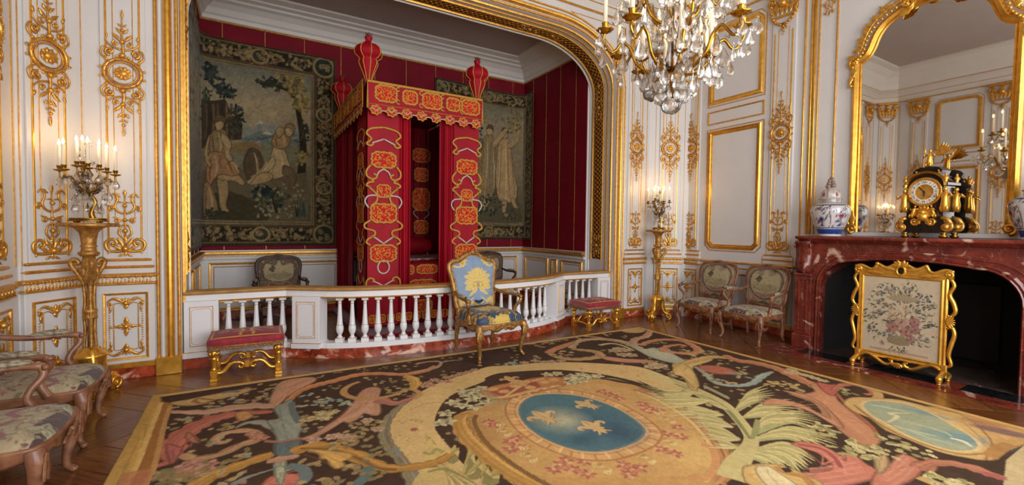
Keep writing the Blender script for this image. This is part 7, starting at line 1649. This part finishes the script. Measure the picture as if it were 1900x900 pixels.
ac(A_([(1060, 430), (900, 438), (760, 455), (640, 490), (520, 550), (440, 620), (420, 690), (400, 745), (290, 790)]), [0.04, 0.08, 0.12, 0.15, 0.16, 0.15, 0.12, 0.06, 0.03], ROS); vein(A_([(760, 455), (600, 520), (480, 600), (440, 690)]), 0.014, '#c28a7e', 4, 0.04); vein(A_([(700, 470), (560, 540), (460, 620)]), 0.01, '#7d3438', 3, 0.05)
for P, c in (([(520, 560), (560, 600), (585, 630), (540, 625), (500, 600)], '#a8674e'), ([(820, 440), (900, 430), (930, 460), (850, 490)], '#b5864e'), ([(380, 640), (470, 660), (490, 640), (440, 740), (400, 760)], '#a55a58')): pl(smooth_path(A_(P), 3, True), c)
ac(A_([(480, 705), (560, 730), (700, 710), (850, 645), (960, 605), (920, 555), (800, 558), (700, 590), (700, 625), (760, 625), (780, 605)]), [0.05, 0.06, 0.07, 0.06, 0.05, 0.04, 0.02], '#b58e66'); kv.stroke(A_([(560, 722), (700, 700), (850, 632)]), 0.012, '#8a5f42'); bloom(A_, [(960, 590), (930, 570), (990, 600)], 0.05, ['#b07a62', '#9a6450', '#c09070'])
# blue-grey winged mask
ac(A_([(1090, 525), (1000, 500), (900, 500), (820, 535)]), [0.1, 0.07, 0.04, 0.01], '#8f9388')
pl(smooth_path(A_([(1070, 410), (1130, 375), (1180, 350), (1195, 400), (1230, 470), (1245, 540), (1225, 580), (1240, 640), (1200, 690), (1140, 725), (1080, 705), (1068, 660), (1085, 600), (1060, 540), (1025, 490), (1100, 470)]), 4, True), BLG); pl(smooth_path(A_([(1085, 630), (1180, 620), (1240, 600), (1220, 670), (1150, 720), (1080, 705)]), 3, True), TEA); kv.stroke(A_([(1180, 370), (1190, 430), (1230, 500)]), 0.05, '#5d6f72'); vein(A_([(1060, 490), (1130, 530), (1200, 590)]), 0.014, '#a9a694', 4, 0.04); kv.stroke(A_([(1010, 618), (1100, 622), (1240, 600)]), 0.03, '#9f6c5c')
pl(smooth_path(A_([(1070, 740), (1140, 740), (1135, 820), (1110, 890), (1080, 860)]), 3, True), '#8a9480'); ac(A_([(1020, 750), (1100, 735), (1230, 712)]), [0.03, 0.07, 0.03], '#b58a72')
# gold leaf
ac(A_([(540, 915), (700, 830), (860, 770), (1060, 700)]), [0.1, 0.11, 0.09, 0.07], '#b5862e'); ac(A_([(1180, 690), (1300, 655), (1454, 665)])+B_([(230, 668), (400, 705), (540, 770), (680, 795), (860, 772), (960, 742), (1030, 700)]), [0.08, 0.13, 0.13, 0.1, 0.07, 0.06, 0.05], '#b5832c'); kv.stroke(B_([(60, 665), (250, 672), (400, 715), (560, 790), (680, 800)]), 0.025, '#7d5520')
pl(smooth_path(B_([(90, 670), (250, 680), (395, 700), (370, 735), (330, 745), (345, 775), (290, 795), (250, 765), (235, 735), (190, 730), (180, 700)]), 3, True), '#c79c48'); vein(B_([(130, 680), (250, 720), (320, 760)]), 0.012, '#96702c', 3, 0.04)
# rose flowers, front left
bloom(A_, [(470, 800), (530, 810), (590, 790), (640, 770), (560, 770), (510, 775), (620, 800)], 0.065, ['#b88a7a', '#a87466', '#8d5a50']); sprig(A_, [(340, 850), (400, 850), (430, 870), (470, 860), (590, 850), (390, 820), (690, 770)], LV, 0.09, 6, 11, '#6d6a4a')
pl(smooth_path(A_([(1000, 890), (1040, 850), (1120, 835), (1200, 830), (1245, 860), (1230, 910), (1000, 915)]), 3, True), '#b5624e'); vein(A_([(1040, 890), (1110, 850), (1220, 850)]), 0.014, '#d09a82', 4, 0.035); pl(smooth_path(A_([(1075, 790), (1140, 790), (1125, 880), (1095, 890)]), 3, True), '#98a08a')
kv.stroke(A_([(1150, 780), (1240, 790), (1275, 840), (1240, 890)]), 0.07, '#5f7276'); kv.stroke(B_([(500, 780), (490, 830), (440, 880), (380, 915)]), 0.07, '#56706f'); ac(A_([(800, 900), (900, 850), (1060, 800)]), [0.05, 0.03, 0.01], '#7d857c')
# pink acanthus under the ring
pl(smooth_path(B_([(60, 605), (150, 570), (230, 520), (330, 450), (400, 370), (440, 310), (500, 275), (570, 280), (565, 340), (575, 430), (540, 455), (470, 440), (430, 475), (370, 500), (330, 495), (250, 545), (130, 605)]), 4, True), '#b98a6c'); vein(B_([(300, 490), (420, 400), (520, 290)]), 0.014, '#8d5048', 6, 0.045); vein(B_([(440, 450), (500, 380), (540, 300)]), 0.02, '#cfa08c', 3, 0.05); ac(B_([(560, 350), (660, 375), (760, 350), (820, 310)]), [0.12, 0.06, 0.03], '#b07062')
ac(B_([(440, 238), (380, 260), (338, 295), (365, 330), (480, 350), (640, 328), (760, 285), (830, 315), (790, 350)]), [0.04, 0.05, 0.06, 0.06, 0.05, 0.05, 0.05, 0.04], '#b58c4e'); ac(B_([(730, 200), (775, 215), (800, 250), (780, 285)]), [0.05, 0.1, 0.1, 0.05], '#c0953e')
sprig(B_, [(120, 385), (150, 310), (210, 370), (340, 370), (240, 350), (310, 380)], ['#7d958e', '#93a598', '#a5aa8c'], 0.07, 5, 12); bloom(B_, [(200, 440), (240, 440), (150, 470), (100, 480), (270, 430), (220, 470)], 0.055, ['#b5a878', '#a08c58', '#c6b98c'])
bloom(B_, [(290, 585), (350, 590), (260, 590), (390, 595), (150, 610), (560, 540), (490, 485)], 0.05, ['#c0a88a', '#b58f78', '#9a6a5a']); sprig(B_, [(330, 620), (300, 640), (430, 610), (460, 590), (490, 630), (420, 540), (490, 520), (560, 500), (380, 800), (420, 770), (530, 680), (540, 710), (330, 870), (220, 880), (130, 890), (540, 830), (120, 770)], LV, 0.075, 5, 13, '#6d6848')
sprig(A_, [(500, 480), (450, 520), (700, 390), (820, 375), (760, 350), (900, 350), (960, 360), (720, 540), (760, 520), (640, 625), (1000, 330), (1060, 280), (830, 730), (880, 720), (780, 880), (1290, 480), (1330, 380), (1410, 420), (1300, 540)], LV+LB, 0.075, 5, 14, '#6d6848'); sprig(B_, [(540, 260), (600, 240), (640, 235), (500, 220), (270, 270), (640, 300), (700, 290), (180, 210), (320, 175), (480, 160), (600, 150), (680, 150), (760, 320)], LV, 0.06, 4, 15, '#6d6848')
# corner shell top left
pl(smooth_path(A_([(400, 372), (520, 350), (640, 325), (900, 280), (905, 300), (780, 335), (700, 350), (640, 375), (540, 390), (450, 388)]), 3, True), '#b0935c'); kv.stroke(A_([(540, 370), (580, 345), (640, 350), (680, 355), (600, 375), (560, 360)]), 0.03, '#8a6436'); kv.stroke(A_([(730, 310), (790, 300), (850, 300)]), 0.05, '#66757a')
# --- far right scrolls
ac(F_([(725, 255), (765, 205), (860, 183), (1000, 180), (1150, 200), (1270, 245), (1340, 285)]), [0.08, 0.09, 0.1, 0.12, 0.12, 0.1], '#b39a72'); ac(F_([(725, 260), (810, 270), (930, 285), (965, 320), (860, 342), (720, 347), (600, 325), (530, 285)]), [0.06, 0.09, 0.1, 0.1, 0.1, 0.09, 0.08, 0.06], '#a98a5c'); pl(smooth_path(F_([(500, 285), (620, 232), (760, 195), (700, 240), (600, 275), (560, 300)]), 3, True), '#b57850')
pl(smooth_path(F_([(950, 320), (1060, 330), (1200, 345), (1400, 355), (1390, 375), (1200, 375), (1030, 355)]), 3, True), '#b57c62'); ac(F_([(960, 230), (1060, 215), (1160, 235), (1250, 275)]), [0.06, 0.05, 0.03], '#b8a684'); kv.stroke(F_([(830, 155), (960, 165), (1080, 190)]), 0.06, '#b08468')
pl(smooth_path(F_([(1180, 205), (1290, 250), (1340, 262), (1420, 250), (1470, 280), (1560, 295), (1610, 320), (1700, 375), (1600, 382), (1440, 345), (1330, 300)]), 3, True), '#a3a794'); vein(F_([(1350, 280), (1480, 320), (1640, 370)]), 0.02, '#7d8f8c', 3, 0.06); kv.stroke(F_([(1430, 270), (1500, 255), (1540, 275)]), 0.07, '#8ba09c')
ac(F_([(1310, 232), (1380, 200), (1500, 182), (1650, 192), (1760, 240), (1790, 285), (1660, 297), (1500, 272), (1530, 240), (1640, 225), (1680, 240)]), [0.07, 0.09, 0.1, 0.09, 0.1, 0.1, 0.09, 0.07, 0.06, 0.05], '#bb8058'); ac(F_([(1385, 112), (1350, 155), (1265, 178), (1250, 215), (1320, 222)]), [0.07, 0.1, 0.1, 0.08, 0.05], '#b98f76'); kv.ell(*F_([(1240, 105)])[0], 0.2, 0.16, '#b89a58', 1, 0.15)
bloom(F_, [(1130, 260), (1090, 275), (1170, 270), (1220, 310), (1160, 310), (1430, 390), (1470, 400), (1400, 410)], 0.09, ['#b8a680', '#a8926c', '#8d7a58']); sprig(F_, [(430, 225), (520, 210), (560, 200), (680, 190), (800, 170), (1180, 160), (1020, 140), (1500, 220), (1680, 270), (1850, 280), (1880, 300), (1560, 470), (1620, 500), (450, 330), (700, 290), (620, 300), (470, 240), (1750, 320)], LV+['#b0906a'], 0.09, 5, 16)
pl(smooth_path(F_([(1580, 390), (1700, 372), (1800, 350), (1900, 335), (1900, 358), (1780, 395), (1740, 430), (1790, 592), (1720, 592), (1660, 480), (1590, 430)]), 3, True), '#bfa25c')
pl(smooth_path(D_([(240, 150), (290, 120), (340, 140), (380, 190), (405, 262), (370, 275), (300, 205), (250, 190)]), 3, True), '#c0a25c'); ac(D_([(300, 120), (400, 95), (500, 78), (640, 92)]), [0.05, 0.1, 0.1, 0.05], '#bd9c5a'); ac(D_([(380, 140), (440, 180), (520, 245), (650, 262), (750, 245), (810, 200), (880, 172)]), [0.03, 0.05, 0.06, 0.06, 0.06, 0.07, 0.02], '#93a59c'); kv.ell(*D_([(520, 160)])[0], 0.16, 0.2, '#b0604c', 1, 0.25, 0.6); sprig(D_, [(500, 220), (540, 230), (660, 200), (700, 180), (700, 150), (560, 120), (600, 250), (470, 190), (640, 190)], LV+LB, 0.08, 5, 17)
ac(D_([(570, 65), (650, 100), (760, 115), (900, 150), (1000, 195), (1120, 250), (1230, 300)]), [0.06, 0.12, 0.14, 0.13, 0.12, 0.12, 0.14], '#bc7c50'); vein(D_([(700, 105), (900, 155), (1100, 245)]), 0.014, '#8f5236', 3, 0.04); bloom(D_, [(980, 180), (1020, 175), (1060, 190), (1110, 200), (1150, 215), (1200, 230), (1000, 160)], 0.055, ['#c9b88a', '#b5a272', '#a08a5c']); sprig(D_, [(900, 250), (960, 245), (1010, 265), (870, 255), (1040, 285)], ['#bfa65c', '#b09850', '#a08a54'], 0.08, 6, 18)
pl(smooth_path(E_([(0, 325), (90, 355), (180, 440), (250, 530), (310, 580), (380, 628), (470, 656), (528, 625), (505, 565), (420, 490), (320, 410), (250, 345), (232, 275), (140, 245), (80, 260), (110, 300)]), 4, True), '#bb805a'); pl(smooth_path(D_([(815, 385), (860, 345), (980, 360), (1100, 400), (1250, 480), (1180, 380), (1050, 330), (940, 292), (1080, 320), (1200, 380), (1330, 520), (1280, 520), (1120, 430), (960, 385)]), 3, True), '#bd8560'); vein(E_([(60, 340), (200, 430), (330, 560), (450, 630)]), 0.016, '#8f5238', 4, 0.05); kv.stroke(E_([(240, 300), (330, 400), (470, 520), (515, 600)]), 0.03, '#a05a38'); pl(smooth_path(E_([(120, 240), (170, 300), (235, 330), (270, 260), (200, 255)]), 3, True), '#b0584a')
ac(E_([(235, 295), (290, 258), (390, 260), (470, 290), (490, 315), (430, 318)]), [0.04, 0.06, 0.06, 0.07, 0.06, 0.03], '#b86a55'); kv.stroke(E_([(470, 285), (515, 310), (505, 345), (400, 345)]), 0.07, '#bf9a58')
# --- blue cartouche at the right edge
pl(smooth_path(E_([(298, 372), (355, 338), (480, 342), (640, 352), (800, 388), (960, 425), (1100, 465), (1190, 555), (1250, 640), (1215, 735), (1080, 725), (900, 685), (700, 605), (560, 545), (470, 475), (355, 425)]), 4, True), '#c4a05c'); kv.stroke(E_([(360, 385), (450, 455), (560, 530), (720, 605), (900, 670), (1060, 705), (1190, 700)]), 0.02, '#96703a')
blu = smooth_path(E_([(412, 392), (450, 360), (560, 360), (720, 385), (880, 450), (1020, 530), (1120, 590), (1172, 650), (1130, 682), (1000, 682), (850, 642), (700, 582), (560, 503), (470, 450)]), 4, True); kv.poly(blu, '#949f84')
kv.ell(*E_([(1060, 600)])[0], 0.16, 0.3, '#5c8c98', 0.8, 0.7, 0.5); kv.ell(*E_([(820, 440)])[0], 0.07, 0.25, '#6a9298', 0.8, 0.7, 0.2); kv.ell(*E_([(520, 400)])[0], 0.1, 0.14, '#86a094', 0.8, 0.8)
for k, P in enumerate(([(470, 385), (560, 400), (700, 430)], [(580, 500), (640, 460), (590, 440), (720, 440)], [(620, 520), (760, 560), (900, 590)], [(980, 600), (1060, 620), (1120, 655)], [(640, 480), (800, 520), (940, 560), (990, 590)], [(700, 545), (850, 600), (1000, 640)])): kv.stroke(E_(P), [0.02, 0.04, 0.01], ['#aebb9e', '#c3bf94', '#b0b890', '#d0d0b0', '#a3ad88', '#98b0a4'][k])
kv.stroke(blu+blu[:1], 0.025, '#cbb27a', smooth=False)
pl(smooth_path(E_([(800, 392), (1000, 412), (1200, 440), (1460, 490), (1460, 640), (1340, 650), (1280, 730), (1210, 735), (1250, 640), (1190, 550), (1080, 462), (950, 420)]), 3, True), '#bb9250'); kv.ell(*E_([(1310, 555)])[0], 0.09, 0.2, '#7d5f5c', 1, 0.4, 0.3); kv.ell(*E_([(1190, 500)])[0], 0.09, 0.17, '#a06a42', 0.8, 0.6, 0.3); kv.stroke(E_([(1230, 720), (1290, 670), (1370, 640)]), 0.08, '#a5783a')
kv.poly(E_([(1340, 740), (1460, 640), (1460, 920), (1320, 920)]), '#b8a478')
# --- bottom right rose leaves
pl(smooth_path(E_([(30, 822), (120, 825), (200, 805), (222, 770), (130, 695), (0, 655), (-40, 640), (20, 622), (130, 640), (240, 690), (305, 750), (312, 705), (370, 710), (430, 760), (515, 815), (485, 860), (300, 905), (70, 905)]), 4, True), '#bf705a'); vein(E_([(60, 850), (250, 830), (420, 800)]), 0.02, '#dba090', 4, 0.05); vein(E_([(160, 680), (270, 740), (300, 800)]), 0.018, '#d5948a', 3, 0.05); kv.stroke(E_([(0, 640), (140, 665), (230, 720), (280, 790)]), 0.03, '#a34a48')
pl(smooth_path(E_([(505, 815), (585, 785), (640, 715), (700, 710), (770, 740), (800, 785), (760, 850), (620, 915), (480, 915)]), 4, True), '#b87058'); vein(E_([(560, 860), (660, 800), (720, 740)]), 0.02, '#d09a80', 4, 0.05); pl(smooth_path(E_([(500, 730), (560, 710), (585, 770), (530, 830), (505, 800)]), 3, True), '#b59668')
ac(E_([(780, 800), (870, 760), (1000, 765), (1150, 800), (1330, 865)]), [0.1, 0.07, 0.07, 0.1, 0.05], '#a96a4e'); kv.stroke(E_([(1180, 830), (1260, 840), (1320, 870)]), 0.06, '#a0504a'); kv.stroke(E_([(780, 850), (900, 900)]), 0.08, '#bd9a58')
pl(smooth_path(D_([(685, 800), (740, 772), (880, 765), (980, 790), (1080, 830), (1200, 915), (760, 915)]), 3, True), '#c4a25c'); pl(smooth_path(D_([(765, 795), (850, 780), (930, 830), (1040, 915), (860, 915)]), 3, True), '#d0c090'); kv.stroke(D_([(900, 780), (960, 820), (1080, 850), (1140, 915)]), 0.05, '#b07e3c'); kv.poly(D_([(930, 790), (980, 788), (1010, 815), (960, 822)]), '#2c2420')
for R, pts in ((E_, [(360, 640), (400, 650), (350, 690), (460, 680), (520, 660), (560, 690), (480, 740), (560, 610), (660, 650), (700, 660), (770, 690), (110, 535), (170, 530), (235, 570), (860, 870), (930, 870), (1000, 870), (1060, 885), (900, 880), (300, 290), (330, 310)]), (D_, [(1150, 540), (1200, 535), (1270, 570), (1400, 640), (1440, 660), (1400, 690)])): sprig(R, pts, ['#bfb276', '#a8a062', '#cdbf8a', '#8d8850'], 0.08, 5, 19, '#7d7848')
# --- borders
pl(smooth_path(A_([(300, 340), (345, 366), (250, 600), (190, 760), (120, 920), (45, 920), (140, 690), (200, 540), (250, 430)]), 3, True), '#b8923e'); kv.poly(A_([(340, 362), (420, 378), (385, 490), (335, 740), (250, 920), (110, 920), (200, 740), (270, 560)]), '#98641f'); kv.stroke(A_([(400, 390), (360, 520), (310, 740), (240, 915)]), 0.03, '#b58a48'); kv.stroke(A_([(345, 370), (255, 600), (190, 770), (110, 920)]), 0.03, '#d0ae5c'); kv.poly(A_([(95, 825), (285, 795), (250, 920), (50, 920)]), '#b07048', 0.8)
for (ax, ay, bx, by), c, w in (((KX0, KY1-0.035, KX1, KY1-0.035), '#c7a765', 0.075), ((KX0, KY1-0.005, KX1, KY1-0.005), '#a8823f', 0.03), ((KX1-0.03, KY0, KX1-0.03, KY1), '#c79e50', 0.065), ((KX1-0.075, KY0, KX1-0.075, KY1), '#8f6a30', 0.012), ((KX0+0.03, KY0, KX0+0.03, KY1), '#b8923e', 0.06)): kv.stroke([(ax, ay), (bx, by)], w, c, smooth=False)
# outside the picture the design repeats turned about the medallion
gx = KX0+(np.arange(KW)+0.5)/kv.px; gy = KY0+(np.arange(KH)+0.5)/kv.py; GX, GY = np.meshgrid(gx, gy)
fw = GX*_f[0]+GY*_f[1]+(0-CAMH)*_f[2]; vv = 450+FPX*(GX*_dn[0]+GY*_dn[1]+(0-CAMH)*_dn[2])/np.maximum(fw, 0.1); hid = (vv > 905) | (fw < 0.3)
tw = canvas_at(kv, np.clip(4.305-GX, KX0, KX1), np.clip(5.2-GY, KY0, KY1)); tw = np.where((GX < 2.9)[..., None], canvas_at(kv, np.clip(GX, KX0, KX1), np.clip(5.2-GY, KY0, KY1)), tw)
kv.a = np.where(hid[..., None], tw, kv.a)
kv.noise(0.10, 70, 5); kv.noise(0.10, 4, 6); kv.noise(0.06, 11, 7)
_l = kv.a @ np.array([0.35, 0.5, 0.15], np.float32); kv.a = (_l[..., None]+(kv.a-_l[..., None])*0.86)*np.array([1.20, 1.10, 0.93], np.float32)+np.array(lin('#33251a'), np.float32)*0.9
xs = np.linspace(KX0, KX1, 800); ys = np.concatenate([np.linspace(KY0, 0.55, 30)[:-1], np.linspace(0.55, KY1, 590)])
X, Y = np.meshgrid(xs, ys); Zc = 0.009+0.0012*np.sin(X*2.1)*np.sin(Y*1.7)+0.002*np.exp(-((X-KX0)/0.04)**2)*np.sin(Y*6)
MCARP = woven('savonnerie_pile', 1.0, 0.35, 420, 0.0, 70, 0.12)
co = link('carpet', painted_mesh('carpet', np.stack([X, Y, Zc], -1), canvas_at(kv, X, Y), MCARP, (0, 0, -0.0075))); tag(co, 'large savonnerie carpet with fleur-de-lis medallion and acanthus scrolls on the parquet', 'carpet')
# ================================================================ chandelier
CHX, CHY = 2.43, 2.065
CD = thing('chandelier', 'brass and cut crystal chandelier with lit candles hanging from the ceiling', 'chandelier', (CHX, CHY, 2.215))
DL, DM, DS = drop_mesh(0.15, 0.042, 8), drop_mesh(0.115, 0.031, 7), drop_mesh(0.08, 0.02, 6); RS = rosette_mesh(0.036)
MCLEAR = crystal('clear_crystal', al=0.6); MGILT = mat('chandelier_gilt', '#c99a3a', 0.22, 1.0, scale=10, col2='#a87a28')
bl_ = MB().lathe([(0.004, 0.0), (0.03, 0.006), (0.055, 0.03), (0.064, 0.06), (0.055, 0.09), (0.03, 0.112), (0.015, 0.12)], 32, lobes=16, amp=0.04); bl_.build('crystal_ball', MCLEAR, CD)
MB().lathe([(0.012, 0.12), (0.012, 0.2), (0.05, 0.21), (0.075, 0.225), (0.08, 0.25), (0.06, 0.265), (0.03, 0.28), (0.02, 0.3)], 16, lobes=8, amp=0.06).build('base_boss', MGILT, CD)
MB().lathe([(0.02, 0.3), (0.055, 0.34), (0.035, 0.40), (0.03, 0.46), (0.05, 0.60), (0.065, 0.70), (0.05, 0.74), (0.03, 0.76), (0.06, 0.82), (0.03, 0.9), (0.045, 1.05), (0.03, 1.15), (0.05, 1.2), (0.02, 1.3)], 12, lobes=6, amp=0.05).build('crystal_stem', MCRY, CD)
MB().lathe([(0.008, 0.25), (0.008, 3.285)], 8).build('suspension_rod', MGILT, CD)
for z in (0.75, 1.16): MB().lathe([(0.03, z-0.015), (0.055, z), (0.055, z+0.012), (0.03, z+0.025)], 16).build('collar', MGILT, CD)
CUPL = MB().lathe([(0.006, -0.02), (0.02, -0.012), (0.05, 0.004), (0.056, 0.012), (0.05, 0.014), (0.02, 0.008), (0.014, 0.012), (0.014, 0.022), (0.019, 0.03), (0.02, 0.05), (0.024, 0.054), (0.0, 0.053)], 24, lobes=8, amp=0.09).mesh('drip_pan', MGILT)
CANL = MB().lathe([(0.0145, 0), (0.0145, 0.235), (0.011, 0.24), (0, 0.24)], 12).mesh('candle', MWAX); FLL = flame_mesh(0.055)
def arm(r, a, z0, z1, lit=True, big=True):
    ca, sa = math.cos(a), math.sin(a); W = lambda rr, zz: (rr*ca, rr*sa, zz)
    P = smooth_path([W(0.04, z0), W(r*0.3, z0-0.015), W(r*0.52, z0+0.05), W(r*0.62, z0+0.15), W(r*0.74, z0+0.19), W(r*0.84, z0+0.14), W(r*0.92, (z0+z1)/2), W(r*1.02, z1-0.06), W(r*1.0, z1-0.01)], 5)
    ao = MB().tube(P, taper(len(P), 0.013, 0.010, 0.009), 7).build('arm', MGILT, CD); link('drip_pan', CUPL, ao, W(r, z1))
    c = link('candle', CANL, CD, W(r, z1+0.045))
    link('flame', FLL, c, (0, 0, 0.242))
    sp = smooth_path([W(r*0.74, z0+0.19), W(r*0.8, z0+0.3), W(r*0.95, z0+0.34), W(r*1.0, z0+0.27)], 4)
    for k, (q, zz, me) in enumerate(((1.08, z1-0.03, DM), (0.98, z1-0.05, DS), (0.88, z0+0.08, DM), (0.72, z0+0.15, DL), (0.5, z0+0.02, DM), (0.33, z0-0.03, DL), (1.05, z1-0.12, DS))):
        da = 0.10*((k % 3)-1); link('crystal_drop', me, CD, (r*q*math.cos(a+da), r*q*math.sin(a+da), zz), (0, 0, a+k*0.9))
    for q, zz in ((0.78, z0+0.21), (0.5, z0+0.08)): link('crystal_rosette', RS, CD, (r*q*ca, r*q*sa, zz), (0, 0, a+PI/2+0.5))
NA = 8
for k in range(NA): arm(0.44, 2*PI*k/NA+0.15, 0.29, 0.56 if k % 2 else 0.50)
for k in range(6): arm(0.30, 2*PI*k/6+0.5, 0.62, 0.82)
for k in range(6):       # inner low lights
    a = 2*PI*k/6+0.9; r = 0.24; W = lambda rr, zz: (rr*math.cos(a), rr*math.sin(a), zz)
    P = smooth_path([W(0.04, 0.27), W(0.12, 0.24), W(0.2, 0.25), W(r, 0.31)], 4); ao = MB().tube(P, 0.008, 6).build('arm', MGILT, CD); link('drip_pan', CUPL, ao, W(r, 0.325), sc=(0.7, 0.7, 0.8)); c = link('candle', CANL, CD, W(r, 0.36)); link('flame', FLL, c, (0, 0, 0.242))
for k in range(26):      # dense skirt of drops
    a = k*2.399; r = 0.08+0.24*((k*0.381) % 1); link('crystal_drop', (DL, DM, DL)[k % 3], CD, (r*math.cos(a), r*math.sin(a), 0.22+0.10*r/0.3+0.02*math.sin(k*3.1)), (0, 0, a+k))
for k in range(12):
    a = 2*PI*k/12; link('crystal_drop', DM, CD, (0.085*math.cos(a), 0.085*math.sin(a), 0.19), (0, 0, a)); link('crystal_rosette', RS, CD, (0.19*math.cos(a+.2), 0.19*math.sin(a+.2), 0.42+0.22*(k % 3)), (0, 0, a+PI/2+0.3))
for k in range(8):       # tall plumes of drops on the upper branches
    a = 2*PI*k/8+0.4; link('crystal_drop', DL, CD, (0.17*math.cos(a), 0.17*math.sin(a), 0.62), (0, 0, a)); link('crystal_drop', DL, CD, (0.36*math.cos(a+.3), 0.36*math.sin(a+.3), 0.78), (0, 0, a)); link('crystal_drop', DM, CD, (0.50*math.cos(a), 0.50*math.sin(a), 0.52), (0, 0, a))
L = bpy.data.lights.new('chandelier_glow', 'POINT'); L.energy = 130.0; L.color = (1.0, 0.66, 0.36); L.shadow_soft_size = 0.03
lo = bpy.data.objects.new('chandelier_glow', L); C.objects.link(lo); lo.parent = CD; lo.location = (0, 0, 0.75)
